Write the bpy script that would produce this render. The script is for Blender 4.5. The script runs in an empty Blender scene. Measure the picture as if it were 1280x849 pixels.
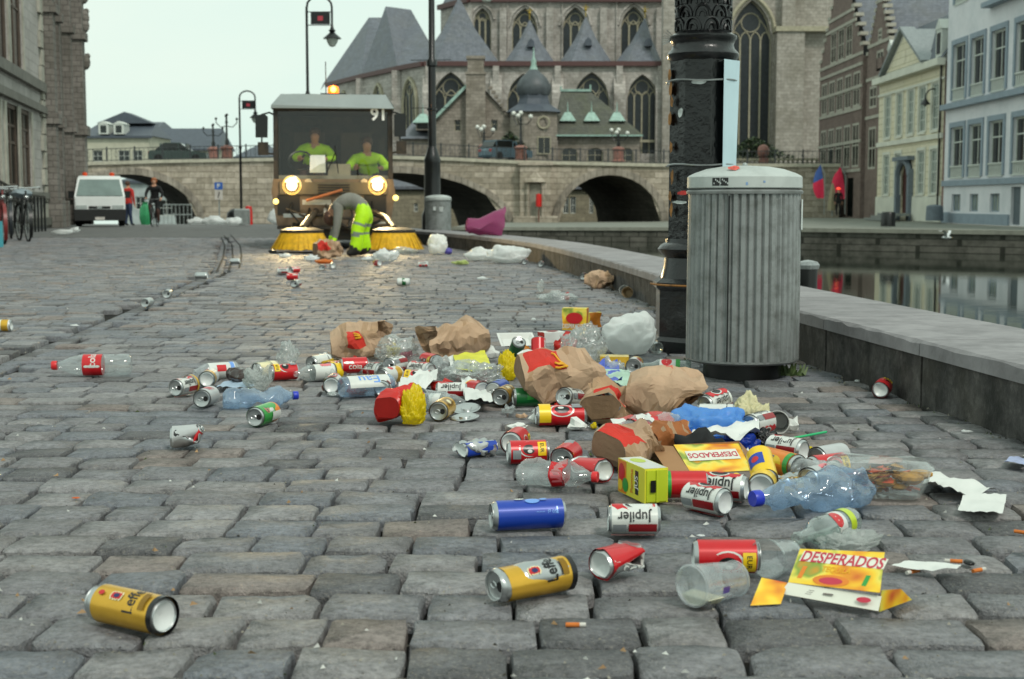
import bpy, bmesh, math, random
from mathutils import Vector, Matrix, Euler, noise
random.seed(7)
sc = bpy.context.scene
COL = sc.collection
rad = math.radians
# ---------------------------------------------------------------- camera
F, CH = 1780.0, 0.733            # focal length in photo pixels (1280 wide), eye height in metres
PITCH = math.atan(171.5 / F)
cam_d = bpy.data.cameras.new('camera'); cam = bpy.data.objects.new('camera', cam_d); COL.objects.link(cam)
cam.location = (0, 0, CH); cam.rotation_euler = (rad(90) - PITCH, 0, 0)
cam_d.sensor_width = 36; cam_d.lens = F / 1280 * 36; cam_d.clip_start = 0.05; cam_d.clip_end = 2000
cam_d.dof.use_dof = True; cam_d.dof.focus_distance = 4.4; cam_d.dof.aperture_fstop = 7.5
sc.camera = cam
# ---------------------------------------------------------------- world and sun (overcast early morning)
SUN_EL, SUN_AZ = rad(48), rad(150)
w = bpy.data.worlds.new('World'); sc.world = w; w.use_nodes = True
nt = w.node_tree; nt.nodes.clear()
sky = nt.nodes.new('ShaderNodeTexSky'); sky.sky_type = 'NISHITA'; sky.sun_disc = False
sky.sun_elevation = SUN_EL; sky.sun_rotation = SUN_AZ; sky.dust_density = 3
mx = nt.nodes.new('ShaderNodeMixRGB'); mx.inputs[0].default_value = 0.93
mx.inputs[2].default_value = (8.1, 10.2, 9.3, 1)          # even pale cloud deck
nt.links.new(sky.outputs[0], mx.inputs[1])
tcw = nt.nodes.new('ShaderNodeTexCoord'); mpw = nt.nodes.new('ShaderNodeMapping'); mpw.inputs['Scale'].default_value = (1, 1, 3.2)
nzw = nt.nodes.new('ShaderNodeTexNoise'); nzw.inputs['Scale'].default_value = 2.3; nzw.inputs['Detail'].default_value = 5
rpw = nt.nodes.new('ShaderNodeValToRGB'); rpw.color_ramp.elements[0].position = .35; rpw.color_ramp.elements[1].position = .68
rpw.color_ramp.elements[0].color = (7.9, 9.9, 9.0, 1); rpw.color_ramp.elements[1].color = (9.2, 10.4, 9.2, 1)   # faint thin cloud
nt.links.new(tcw.outputs['Generated'], mpw.inputs[0]); nt.links.new(mpw.outputs[0], nzw.inputs['Vector']); nt.links.new(nzw.outputs['Fac'], rpw.inputs[0]); nt.links.new(rpw.outputs[0], mx.inputs[2])
bg = nt.nodes.new('ShaderNodeBackground'); bg.inputs[1].default_value = 0.09
nt.links.new(mx.outputs[0], bg.inputs[0])
wo = nt.nodes.new('ShaderNodeOutputWorld'); nt.links.new(bg.outputs[0], wo.inputs[0])
sd = bpy.data.lights.new('sun', 'SUN'); sd.energy = 1.5; sd.angle = rad(11); sd.color = (1, .95, .87)
sun = bpy.data.objects.new('sun', sd); COL.objects.link(sun)
sun.rotation_euler = (rad(90) - SUN_EL, 0, math.pi - SUN_AZ)
sc.view_settings.view_transform = 'Standard'; sc.view_settings.look = 'None'
sc.view_settings.exposure = 0.12; sc.view_settings.gamma = 1
sc.render.engine = 'CYCLES'
sc.cycles.max_bounces = 7; sc.cycles.transparent_max_bounces = 24; sc.cycles.diffuse_bounces = 2
sc.cycles.glossy_bounces = 3; sc.cycles.transmission_bounces = 5; sc.cycles.caustics_reflective = False
sc.cycles.caustics_refractive = False; sc.cycles.use_denoising = True
# ---------------------------------------------------------------- pixel -> place
_fw = Vector((0, math.cos(PITCH), -math.sin(PITCH))); _up = Vector((0, math.sin(PITCH), math.cos(PITCH)))
def ray(px, py): return _fw * F + Vector((px - 640, 0, 0)) + _up * (424.5 - py)
def G(px, py, z=0.0):
    d = ray(px, py); t = (z - CH) / d.z
    return Vector((0, 0, CH)) + d * t
def at(px, py, Y):
    d = ray(px, py); t = Y / d.y
    return Vector((0, 0, CH)) + d * t
def Xat(px, Y, py=200): return at(px, py, Y).x
def Zat(py, Y): return at(640, py, Y).z
def gz(Y):
    if Y < 30: return 0.0
    t = Y - 30
    return -(.00475 * t + .0000958 * t * t)
def lin(c): return c / 12.92 if c <= .04045 else ((c + .055) / 1.055) ** 2.4
def st(s): return tuple(x * k for x, k in zip(hx(s) if isinstance(s, str) else s, (1.018, .982, 1.02)))   # stone greys
def hx(s): return tuple(lin(int(s[i:i + 2], 16) / 255) for i in (0, 2, 4))
# ---------------------------------------------------------------- materials
MATS = {}
def _base(name):
    m = bpy.data.materials.new(name); m.use_nodes = True
    n = m.node_tree; n.nodes.clear(); o = n.nodes.new('ShaderNodeOutputMaterial')
    return m, n, o
def _coords(n, rnd=True):
    tc = n.nodes.new('ShaderNodeTexCoord')
    if not rnd: return tc.outputs['Object']
    oi = n.nodes.new('ShaderNodeObjectInfo'); mu = n.nodes.new('ShaderNodeMath'); mu.operation = 'MULTIPLY'; mu.inputs[1].default_value = 37
    n.links.new(oi.outputs['Random'], mu.inputs[0])
    ad = n.nodes.new('ShaderNodeVectorMath'); ad.operation = 'ADD'
    n.links.new(tc.outputs['Object'], ad.inputs[0]); n.links.new(mu.outputs[0], ad.inputs[1])
    return ad.outputs[0]
def _noise(n, vec, scale, detail=4, rough=.6):
    t = n.nodes.new('ShaderNodeTexNoise'); t.inputs['Scale'].default_value = scale
    t.inputs['Detail'].default_value = detail; t.inputs['Roughness'].default_value = rough
    n.links.new(vec, t.inputs['Vector']); return t.outputs['Fac']
def _ramp(n, fac, stops):
    r = n.nodes.new('ShaderNodeValToRGB'); e = r.color_ramp.elements
    e[0].position = stops[0][0]; e[0].color = (*stops[0][1], 1); e[1].position = stops[-1][0]; e[1].color = (*stops[-1][1], 1)
    for p, c in stops[1:-1]:
        x = e.new(p); x.color = (*c, 1)
    n.links.new(fac, r.inputs[0]); return r.outputs[0]
def _mix(n, fac, a, b, mode='MIX'):
    x = n.nodes.new('ShaderNodeMixRGB'); x.blend_type = mode
    for k, v in ((0, fac), (1, a), (2, b)):
        if isinstance(v, (int, float)): x.inputs[k].default_value = v
        elif isinstance(v, tuple): x.inputs[k].default_value = (*v, 1)
        else: n.links.new(v, x.inputs[k])
    return x.outputs[0]
def _bump(n, h, strength, dist):
    b = n.nodes.new('ShaderNodeBump'); b.inputs['Strength'].default_value = strength; b.inputs['Distance'].default_value = dist
    n.links.new(h, b.inputs['Height']); return b.outputs[0]
def mat(name, col, rough=.6, metal=0, var=.18, vs=6, bump=0, bs=40, bd=.01, spec=.5, coat=0, emis=0, dirt=None, dirt_s=3, dirt_a=.5, sub=0, objvar=0):
    """principled surface: colour with two scales of mottling, optional dirt colour in patches, fine relief"""
    if name in MATS: return MATS[name]
    if isinstance(col, str): col = hx(col)
    m, n, o = _base(name); p = n.nodes.new('ShaderNodeBsdfPrincipled'); n.links.new(p.outputs[0], o.inputs[0])
    vec = _coords(n)
    c = col
    if var:
        f = _noise(n, vec, vs, 5)
        lo = tuple(x * (1 - var) for x in col); hi = tuple(min(1, x * (1 + var)) for x in col)
        c = _ramp(n, f, [(.3, lo), (.7, hi)])
    if dirt:
        d = hx(dirt) if isinstance(dirt, str) else dirt
        f2 = _noise(n, vec, dirt_s, 6, .7)
        r = _ramp(n, f2, [(.45, (0, 0, 0)), (.68, (dirt_a,) * 3)])
        c = _mix(n, r, c, d)
    if objvar:
        oi = n.nodes.new('ShaderNodeObjectInfo'); hs = n.nodes.new('ShaderNodeHueSaturation')
        mr = n.nodes.new('ShaderNodeMapRange'); mr.inputs[3].default_value = 1 - objvar; mr.inputs[4].default_value = 1 + objvar
        n.links.new(oi.outputs['Random'], mr.inputs[0]); n.links.new(mr.outputs[0], hs.inputs['Value'])
        if isinstance(c, tuple): hs.inputs['Color'].default_value = (*c, 1)
        else: n.links.new(c, hs.inputs['Color'])
        c = hs.outputs[0]
    if isinstance(c, tuple): p.inputs['Base Color'].default_value = (*c, 1)
    else: n.links.new(c, p.inputs['Base Color'])
    p.inputs['Roughness'].default_value = rough; p.inputs['Metallic'].default_value = metal
    p.inputs['Specular IOR Level'].default_value = spec; p.inputs['Coat Weight'].default_value = coat
    if emis:
        p.inputs['Emission Color'].default_value = (*col, 1); p.inputs['Emission Strength'].default_value = emis
    if bump:
        n.links.new(_bump(n, _noise(n, vec, bs, 5), bump, bd), p.inputs['Normal'])
    MATS[name] = m; return m
def clear(name, tint=(.95, .98, .97), gl=.5, haze=.06, rough=.06, hazecol=(.8, .85, .85), wrinkle=0):
    """thin clear plastic or glass: see-through with glancing reflections and a little haze"""
    if name in MATS: return MATS[name]
    m, n, o = _base(name)
    tr = n.nodes.new('ShaderNodeBsdfTransparent'); tr.inputs[0].default_value = (*tint, 1)
    g = n.nodes.new('ShaderNodeBsdfGlossy'); g.inputs['Roughness'].default_value = rough
    lw = n.nodes.new('ShaderNodeLayerWeight'); lw.inputs[0].default_value = .35
    mr = n.nodes.new('ShaderNodeMapRange'); mr.inputs[3].default_value = .06; mr.inputs[4].default_value = gl
    n.links.new(lw.outputs['Facing'], mr.inputs[0])
    a = n.nodes.new('ShaderNodeMixShader'); n.links.new(mr.outputs[0], a.inputs[0]); n.links.new(tr.outputs[0], a.inputs[1]); n.links.new(g.outputs[0], a.inputs[2])
    d = n.nodes.new('ShaderNodeBsdfDiffuse'); d.inputs[0].default_value = (*hazecol, 1)
    t2 = n.nodes.new('ShaderNodeBsdfTranslucent'); t2.inputs[0].default_value = (*hazecol, 1)
    dm = n.nodes.new('ShaderNodeMixShader'); dm.inputs[0].default_value = .4; n.links.new(d.outputs[0], dm.inputs[1]); n.links.new(t2.outputs[0], dm.inputs[2])
    b = n.nodes.new('ShaderNodeMixShader'); n.links.new(a.outputs[0], b.inputs[1]); n.links.new(dm.outputs[0], b.inputs[2])
    vec = _coords(n)
    f = _ramp(n, _noise(n, vec, 14, 5), [(.35, (haze * .5,) * 3), (.7, (min(1, haze * 1.7),) * 3)])
    n.links.new(f, b.inputs[0])
    if wrinkle:
        nb = _bump(n, _noise(n, vec, 28, 3), wrinkle, .01); n.links.new(nb, g.inputs['Normal']); n.links.new(nb, d.inputs['Normal'])
    n.links.new(b.outputs[0], o.inputs[0]); MATS[name] = m; return m
def masonry(name, c1, c2, mortar, bw, bh, ms=.012, bump=.6, rough=.85, stain='2a2a26', stain_a=.5, stain_s=.5, squash=1.0, var=.25, bd=.03):
    """coursed stone or brick far off: blocks along local X+Y and Z, weather stains on top"""
    if name in MATS: return MATS[name]
    m, n, o = _base(name); p = n.nodes.new('ShaderNodeBsdfPrincipled'); n.links.new(p.outputs[0], o.inputs[0])
    tc = n.nodes.new('ShaderNodeTexCoord'); s = n.nodes.new('ShaderNodeSeparateXYZ'); n.links.new(tc.outputs['Object'], s.inputs[0])
    ad = n.nodes.new('ShaderNodeMath'); n.links.new(s.outputs[0], ad.inputs[0]); n.links.new(s.outputs[1], ad.inputs[1])
    cb = n.nodes.new('ShaderNodeCombineXYZ'); n.links.new(ad.outputs[0], cb.inputs[0]); n.links.new(s.outputs[2], cb.inputs[1])
    b = n.nodes.new('ShaderNodeTexBrick'); n.links.new(cb.outputs[0], b.inputs['Vector'])
    for k, v in (('Color1', c1), ('Color2', c2), ('Mortar', mortar)):
        b.inputs[k].default_value = (*st(v), 1)
    b.inputs['Scale'].default_value = 1; b.inputs['Mortar Size'].default_value = ms; b.inputs['Brick Width'].default_value = bw
    b.inputs['Row Height'].default_value = bh; b.inputs['Mortar Smooth'].default_value = .2; b.inputs['Bias'].default_value = 0
    f = _noise(n, tc.outputs['Object'], 3.1, 6, .7)
    c = _mix(n, 1.0, b.outputs['Color'], _ramp(n, f, [(.3, (1 - var,) * 3), (.7, (1 + var,) * 3)]), 'MULTIPLY')
    f2 = _noise(n, tc.outputs['Object'], stain_s, 7, .72)
    c = _mix(n, _ramp(n, f2, [(.46, (0, 0, 0)), (.7, (stain_a,) * 3)]), c, hx(stain))
    n.links.new(c, p.inputs['Base Color']); p.inputs['Roughness'].default_value = rough; p.inputs['Specular IOR Level'].default_value = .3
    if bump:
        h = _mix(n, .35, b.outputs['Fac'], f)
        inv = n.nodes.new('ShaderNodeInvert'); n.links.new(b.outputs['Fac'], inv.inputs[1])
        h = _mix(n, .3, inv.outputs[0], f)
        n.links.new(_bump(n, h, bump, bd), p.inputs['Normal'])
    MATS[name] = m; return m
# ---------------------------------------------------------------- mesh building
class MB:
    def __init__(s): s.v = []; s.f = []; s.m = []; s.s = []
    def add(s, vs, fs, m=0, sm=False, M=None):
        b = len(s.v)
        if M is not None: vs = [M @ Vector(x) for x in vs]
        s.v.extend(tuple(x) for x in vs)
        for i, f in enumerate(fs):
            s.f.append(tuple(b + k for k in f)); s.m.append(m[i] if isinstance(m, list) else m); s.s.append(sm)
        return s
    def box(s, x0, y0, z0, x1, y1, z1, m=0, M=None):
        x0, x1 = min(x0, x1), max(x0, x1); y0, y1 = min(y0, y1), max(y0, y1); z0, z1 = min(z0, z1), max(z0, z1)
        return s.add([(x0, y0, z0), (x1, y0, z0), (x1, y1, z0), (x0, y1, z0), (x0, y0, z1), (x1, y0, z1), (x1, y1, z1), (x0, y1, z1)],
              [(0, 3, 2, 1), (4, 5, 6, 7), (0, 1, 5, 4), (1, 2, 6, 5), (2, 3, 7, 6), (3, 0, 4, 7)], m, False, M)
    def bar(s, p, q, wd, ht, m=0):
        p = Vector(p); q = Vector(q); d = (q - p); L = d.length
        M = Matrix.Translation(p) @ d.to_track_quat('X', 'Z').to_matrix().to_4x4()
        return s.box(0, -wd / 2, -ht / 2, L, wd / 2, ht / 2, m, M)
    def tube(s, pts, r, n=8, m=0, cap=True, sm=True):
        pts = [Vector(p) for p in pts]; k = len(pts); rr = r if isinstance(r, (list, tuple)) else [r] * k
        vs = []; fs = []; ref = None
        for i, p in enumerate(pts):
            d = (pts[min(i + 1, k - 1)] - pts[max(i - 1, 0)]).normalized()
            if ref is None: ref = Vector((0, 0, 1)) if abs(d.z) < .9 else Vector((1, 0, 0))
            a = (ref - d * ref.dot(d)).normalized(); b = d.cross(a); ref = a
            for j in range(n):
                t = 2 * math.pi * j / n; vs.append(p + (a * math.cos(t) + b * math.sin(t)) * rr[i])
        for i in range(k - 1):
            for j in range(n):
                fs.append((i * n + j, i * n + (j + 1) % n, (i + 1) * n + (j + 1) % n, (i + 1) * n + j))
        if cap: fs.append(tuple(reversed(range(n)))); fs.append(tuple((k - 1) * n + j for j in range(n)))
        return s.add(vs, fs, m, sm)
    def lathe(s, prof, n=24, m=0, M=None, sm=True, cap=(False, False), a0=0, wob=None):
        """prof: (r, z) list round Z; r 0 makes a pole"""
        vs = []; fs = []; k = len(prof)
        for i, (r, z) in enumerate(prof):
            for j in range(n):
                t = a0 + 2 * math.pi * j / n; q = r * (wob(t, z) if wob else 1)
                vs.append((q * math.cos(t), q * math.sin(t), z))
        mm = []
        for i in range(k - 1):
            for j in range(n):
                fs.append((i * n + j, i * n + (j + 1) % n, (i + 1) * n + (j + 1) % n, (i + 1) * n + j)); mm.append(m[i] if isinstance(m, list) else m)
        if cap[0]: fs.append(tuple(reversed(range(n)))); mm.append(m[0] if isinstance(m, list) else m)
        if cap[1]: fs.append(tuple((k - 1) * n + j for j in range(n))); mm.append(m[-1] if isinstance(m, list) else m)
        return s.add(vs, fs, mm, sm, M)
    def prism(s, poly, y0, y1, m=0, M=None, sm=False):
        """poly in local XZ (counter-clockwise seen from -Y), extruded y0..y1"""
        n = len(poly)
        vs = [(x, y0, z) for x, z in poly] + [(x, y1, z) for x, z in poly]
        fs = [tuple(range(n)), tuple(reversed(range(n, 2 * n)))] + [(i, n + i, n + (i + 1) % n, (i + 1) % n) for i in range(n)]
        return s.add(vs, fs, m, sm, M)
    def sphere(s, c, r, nu=14, nv=8, m=0, sc_=(1, 1, 1)):
        pr = [(math.sin(math.pi * i / nv) * r, -math.cos(math.pi * i / nv) * r) for i in range(nv + 1)]
        return s.lathe(pr, nu, m, Matrix.Translation(Vector(c)) @ Matrix.Diagonal((*sc_, 1)))
    def sheet(s, fn, nu, nv, m=0, sm=True, mfn=None):
        vs = [fn(i / nu, j / nv) for j in range(nv + 1) for i in range(nu + 1)]; fs = []; mm = []
        for j in range(nv):
            for i in range(nu):
                a = j * (nu + 1) + i; fs.append((a, a + 1, a + nu + 2, a + nu + 1)); mm.append(mfn((i + .5) / nu, (j + .5) / nv) if mfn else m)
        return s.add(vs, fs, mm, sm)
    def deform(s, fn): s.v = [tuple(fn(Vector(x))) for x in s.v]; return s
    def mesh(s, name, mats, angle=38):
        me = bpy.data.meshes.new(name); me.from_pydata(s.v, [], s.f)
        for x in (mats if isinstance(mats, (list, tuple)) else [mats]): me.materials.append(x)
        me.polygons.foreach_set('material_index', s.m); me.polygons.foreach_set('use_smooth', s.s); me.update()
        if any(s.s) and angle: me.set_sharp_from_angle(angle=rad(angle))
        return me
    def build(s, name, mats, parent=None, loc=None, rot=None, angle=38):
        return link(name, s.mesh(name, mats, angle), parent, loc, rot)
def pieces(mb, name, mats, parent, smooth_angle=38):
    """one object for each connected piece of the builder"""
    up = list(range(len(mb.v)))
    def find(a):
        while up[a] != a: up[a] = up[up[a]]; a = up[a]
        return a
    for f in mb.f:
        for k in f[1:]: up[find(k)] = find(f[0])
    g = {}
    for i, f in enumerate(mb.f): g.setdefault(find(f[0]), []).append(i)
    for ids in g.values():
        q = MB(); ix = {}
        for i in ids:
            for k in mb.f[i]:
                if k not in ix: ix[k] = len(q.v); q.v.append(mb.v[k])
            q.f.append(tuple(ix[k] for k in mb.f[i])); q.m.append(mb.m[i]); q.s.append(mb.s[i])
        q.build(name, mats, parent, angle=smooth_angle)
def link(name, me, parent=None, loc=None, rot=None):
    o = bpy.data.objects.new(name, me); COL.objects.link(o)
    if parent: o.parent = parent
    if loc is not None: o.location = loc
    if rot is not None: o.rotation_euler = rot
    return o
def tag(o, label=None, cat=None, group=None, kind=None):
    if label: o['label'] = label
    if cat: o['category'] = cat
    if group: o['group'] = group
    if kind: o['kind'] = kind
    return o
def thing(name, label, cat, loc=(0, 0, 0), rz=0, group=None, rot=None):
    o = bpy.data.objects.new(name, None); COL.objects.link(o); o.empty_display_size = .05
    o.location = loc; o.rotation_euler = rot if rot else (0, 0, rz)
    return tag(o, label, cat, group)
def copy_tree(o, parent=None):
    c = o.copy(); COL.objects.link(c); c.parent = parent
    for ch in list(o.children): copy_tree(ch, c)
    return c
# ---------------------------------------------------------------- flat lettering as mesh
_TX = {}
def text2d(s, bold=0.0):
    """lettering as flat triangles, width 1, centred: (verts, faces, height)"""
    k = (s, bold)
    if k in _TX: return _TX[k]
    cu = bpy.data.curves.new('lettering', 'FONT'); cu.body = s; cu.size = 1; cu.offset = bold; cu.resolution_u = 3
    o = bpy.data.objects.new('lettering', cu); COL.objects.link(o)
    dg = bpy.context.evaluated_depsgraph_get(); me = bpy.data.meshes.new_from_object(o.evaluated_get(dg))
    xs = [v.co.x for v in me.vertices]; ys = [v.co.y for v in me.vertices]
    x0, x1, y0, y1 = min(xs), max(xs), min(ys), max(ys); W = x1 - x0
    vs = [((v.co.x - (x0 + x1) / 2) / W, (v.co.y - (y0 + y1) / 2) / W) for v in me.vertices]; fs = [tuple(p.vertices) for p in me.polygons]
    bpy.data.objects.remove(o); bpy.data.curves.remove(cu); bpy.data.meshes.remove(me)
    _TX[k] = (vs, fs, (y1 - y0) / W); return _TX[k]
def cut2d(vs, fs, step, axis=1):
    """slice a flat mesh so that it can be bent"""
    bm = bmesh.new(); b = [bm.verts.new((x, y, 0)) for x, y in vs]
    for f in fs:
        try: bm.faces.new([b[i] for i in f])
        except ValueError: pass
    cs = [v[axis] for v in vs]; t = min(cs) + step
    while t < max(cs):
        co = Vector((0, 0, 0)); co[axis] = t; no = Vector((0, 0, 0)); no[axis] = 1
        bmesh.ops.bisect_plane(bm, geom=bm.verts[:] + bm.edges[:] + bm.faces[:], plane_co=co, plane_no=no); t += step
    bm.verts.index_update()
    r = [(v.co.x, v.co.y) for v in bm.verts], [tuple(v.index for v in f.verts) for f in bm.faces]
    bm.free(); return r
def flat_text(mb, s, w, M, m=0, bold=.01, stretch=1.0):
    vs, fs, h = text2d(s, bold)
    mb.add([(x * w, 0, y * w * stretch) for x, y in vs], [f for f in fs], m, False, M)   # in local XZ, facing -Y
# ---------------------------------------------------------------- walls with openings
def arch_pts(u0, u1, v1, rise, kind, n=10):
    c = (u0 + u1) / 2; h = (u1 - u0) / 2; r = []
    for i in range(n + 1):
        s = -1 + 2 * i / n
        if kind == 'pointed': y = math.sqrt(max(0, 4 - (1 + abs(s)) ** 2)) / math.sqrt(3)
        else: y = math.sqrt(max(0, 1 - s * s))
        r.append((c + s * h, v1 - rise + rise * y))
    return r
def facade(mb, W, Ht, holes, m=0, reveal=.25, u_start=0, v_start=0, mr=None, y0=0):
    """front sheet in local XZ at y0 facing -Y with openings cut out and reveals going back; hole = (u0,u1,v0,v1[,kind,rise])"""
    us = sorted({u_start, W, *[h[0] for h in holes], *[h[1] for h in holes]}); vs = sorted({v_start, Ht, *[h[2] for h in holes], *[h[3] for h in holes]})
    us = [u for u in us if u_start <= u <= W]; vs = [v for v in vs if v_start <= v <= Ht]
    mr = m if mr is None else mr
    for j in range(len(vs) - 1):
        i = 0
        while i < len(us) - 1:
            def solid(i):
                uc, vc = (us[i] + us[i + 1]) / 2, (vs[j] + vs[j + 1]) / 2
                return not any(h[0] < uc < h[1] and h[2] < vc < h[3] for h in holes)
            if not solid(i): i += 1; continue
            k = i
            while k + 1 < len(us) - 1 and solid(k + 1): k += 1
            mb.add([(us[i], y0, vs[j]), (us[k + 1], y0, vs[j]), (us[k + 1], y0, vs[j + 1]), (us[i], y0, vs[j + 1])], [(0, 1, 2, 3)], m); i = k + 1
    for h in holes:
        u0, u1, v0, v1 = h[:4]; y1 = y0 + reveal
        if len(h) > 4 and h[4]:
            pts = arch_pts(u0, u1, v1, h[5], h[4]); n = len(pts); mid = n // 2
            for side in (pts[:mid + 1], pts[mid:]):
                cx = u0 if side[0][0] == u0 else u1
                for a, b in zip(side[:-1], side[1:]):
                    mb.add([(a[0], y0, a[1]), (b[0], y0, b[1]), (b[0], y0, v1), (a[0], y0, v1)], [(0, 1, 2, 3)], m)
            ring = [(u0, v0)] + pts + [(u1, v0)]
        else: ring = [(u0, v0), (u0, v1), (u1, v1), (u1, v0)]
        for a, b in zip(ring, ring[1:] + ring[:1]):
            mb.add([(a[0], y0, a[1]), (b[0], y0, b[1]), (b[0], y1, b[1]), (a[0], y1, a[1])], [(0, 3, 2, 1)], mr)
def window(parent, u0, u1, v0, v1, y, fm, gm, nx=2, ny=2, fw=.07, bw=.045, sill=None, name='window', transom=None, frame_d=.08):
    f = MB(); f.box(u0, y - frame_d, v0, u0 + fw, y, v1); f.box(u1 - fw, y - frame_d, v0, u1, y, v1)
    f.box(u0 + fw, y - frame_d, v0, u1 - fw, y, v0 + fw); f.box(u0 + fw, y - frame_d, v1 - fw, u1 - fw, y, v1)
    iu0, iu1, iv0, iv1 = u0 + fw, u1 - fw, v0 + fw, v1 - fw
    for i in range(1, nx):
        c = iu0 + (iu1 - iu0) * i / nx; f.box(c - bw / 2, y - frame_d * .8, iv0, c + bw / 2, y - .002, iv1)
    hs = transom if transom else [i / ny for i in range(1, ny)]
    for t in hs:
        c = iv0 + (iv1 - iv0) * t; f.box(iu0, y - frame_d * .7, c - bw / 2, iu1, y - .004, c + bw / 2)
    o = f.build(name, fm, parent)
    cuts = [0] + list(hs) + [1]
    for i in range(nx):
        for a, b in zip(cuts[:-1], cuts[1:]):
            x0 = iu0 + (iu1 - iu0) * i / nx; x1 = iu0 + (iu1 - iu0) * (i + 1) / nx
            MB().add([(x0, y - .03, iv0 + (iv1 - iv0) * a), (x1, y - .03, iv0 + (iv1 - iv0) * a), (x1, y - .03, iv0 + (iv1 - iv0) * b), (x0, y - .03, iv0 + (iv1 - iv0) * b)], [(0, 1, 2, 3)]).build('pane', gm, o)
    if sill: MB().box(u0 - .08, -.1, v0 - .14, u1 + .08, y, v0 - .002).build('sill', sill, o)
    return o
def gothic(parent, u0, u1, v0, v1, rise, y, sm, gm, lights=3, mw=.12, rose=True):
    """pointed window: dark leaded pane behind stone mullions, sub-arches and a tracery ring"""
    c = (u0 + u1) / 2; t = MB(); spr = v1 - rise; wd = (u1 - u0) / lights
    for i in range(1, lights): t.box(u0 + wd * i - mw / 2, y - .12, v0, u0 + wd * i + mw / 2, y, spr + .1)
    for i in range(lights):
        pts = arch_pts(u0 + wd * i, u0 + wd * (i + 1), spr + wd * .8, wd * .8, 'pointed', 6)
        t.tube([(a, y - .06, b) for a, b in pts], mw * .45, 4)
    R = (u1 - u0) * .23
    if rose: t.tube([(c + R * math.cos(a * math.pi / 8), y - .06, spr + rise * .45 + R * math.sin(a * math.pi / 8)) for a in range(17)], mw * .45, 4)
    if rise > 1.2:
        for sgn in (-1, 1): t.tube([(c + sgn * (u1 - u0) * .5, y - .06, spr), (c + sgn * (u1 - u0) * .36, y - .06, spr + rise * .35), (c + sgn * R * .7, y - .06, spr + rise * .45 + R * .7)], mw * .4, 4)
    t.tube([(a, y - .05, b) for a, b in arch_pts(u0, u1, v1, rise, 'pointed', 12)], mw * .6, 4)
    for sgn, uu in ((1, u0), (-1, u1)): t.box(uu, y - .1, v0, uu + sgn * mw * .6, y, spr)
    o = t.build('window', sm, parent)
    pts = arch_pts(u0, u1, v1, rise, 'pointed', 12)
    MB().add([(u0, y, v0)] + [(a, y, b) for a, b in pts] + [(u1, y, v0)], [tuple(reversed(range(len(pts) + 2)))]).build('pane', gm, o)
    for k in range(1, int((spr - v0) / 1.1)):
        pass
    return o
# ================================================================ STREET, QUAY WALL, RIVER
WALL = [(2.36, -3.0), (1.99, .5), (1.575, 4.38), (1.33, 6.67), (1.03, 9.8), (.88, 11.9), (.71, 13.8), (.53, 15.6), (.28, 17.6), (-.1, 19.5), (-.6, 21.6), (-1.05, 23.2),
        (-1.6, 25), (-2.3, 27), (-3.8, 31), (-5.4, 38), (-8.3, 52), (-12.3, 75), (-17.2, 103.2)]
def poly_at(pl, Y):
    for (x0, y0), (x1, y1) in zip(pl, pl[1:]):
        if y0 <= Y <= y1: return x0 + (x1 - x0) * (Y - y0) / (y1 - y0)
    return pl[0][0] if Y < pl[0][1] else pl[-1][0]
def cobble_mat(name, col, warm):
    m, n, o = _base(name); p = n.nodes.new('ShaderNodeBsdfPrincipled'); n.links.new(p.outputs[0], o.inputs[0])
    geo = n.nodes.new('ShaderNodeNewGeometry'); vec = geo.outputs['Position']
    c0 = tuple(x * k for x, k in zip(st(col), (.99, .995, 1.03))); f = _noise(n, vec, 9, 6, .7)
    c = _ramp(n, f, [(.25, tuple(x * .7 for x in c0)), (.5, c0), (.75, tuple(x * 1.35 for x in c0))])
    c = _mix(n, _ramp(n, _noise(n, vec, 2.2, 4), [(.4, (0, 0, 0)), (.7, (.5,) * 3)]), c, st(warm))
    c = _mix(n, 1.0, c, _ramp(n, _noise(n, vec, 55, 5, .75), [(.3, (.5,) * 3), (.5, (1.0,) * 3), (.72, (1.4,) * 3)]), 'MULTIPLY'); sp = _noise(n, vec, 150, 2); c = _mix(n, _ramp(n, sp, [(.56, (0, 0, 0)), (.7, (.5,) * 3)]), c, hx('a09b92'))
    n.links.new(c, p.inputs['Base Color']); p.inputs['Specular IOR Level'].default_value = .22
    n.links.new(_ramp(n, _noise(n, vec, 5, 4), [(.3, (.45,) * 3), (.7, (.72,) * 3)]), p.inputs['Roughness'])
    h = _mix(n, .45, _noise(n, vec, 38, 6, .65), _noise(n, vec, 190, 3))
    n.links.new(_bump(n, h, .9, .016), p.inputs['Normal']); return m
STONE = [cobble_mat('cobble_grey', '7f8180', '6f6d69'), cobble_mat('cobble_blue', '787d7f', '6b6d6d'), cobble_mat('cobble_warm', '867f77', '726a62'),
         cobble_mat('cobble_dark', '676968', '5a5956'), cobble_mat('cobble_pale', '8d8e8b', '7a7771')]
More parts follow.
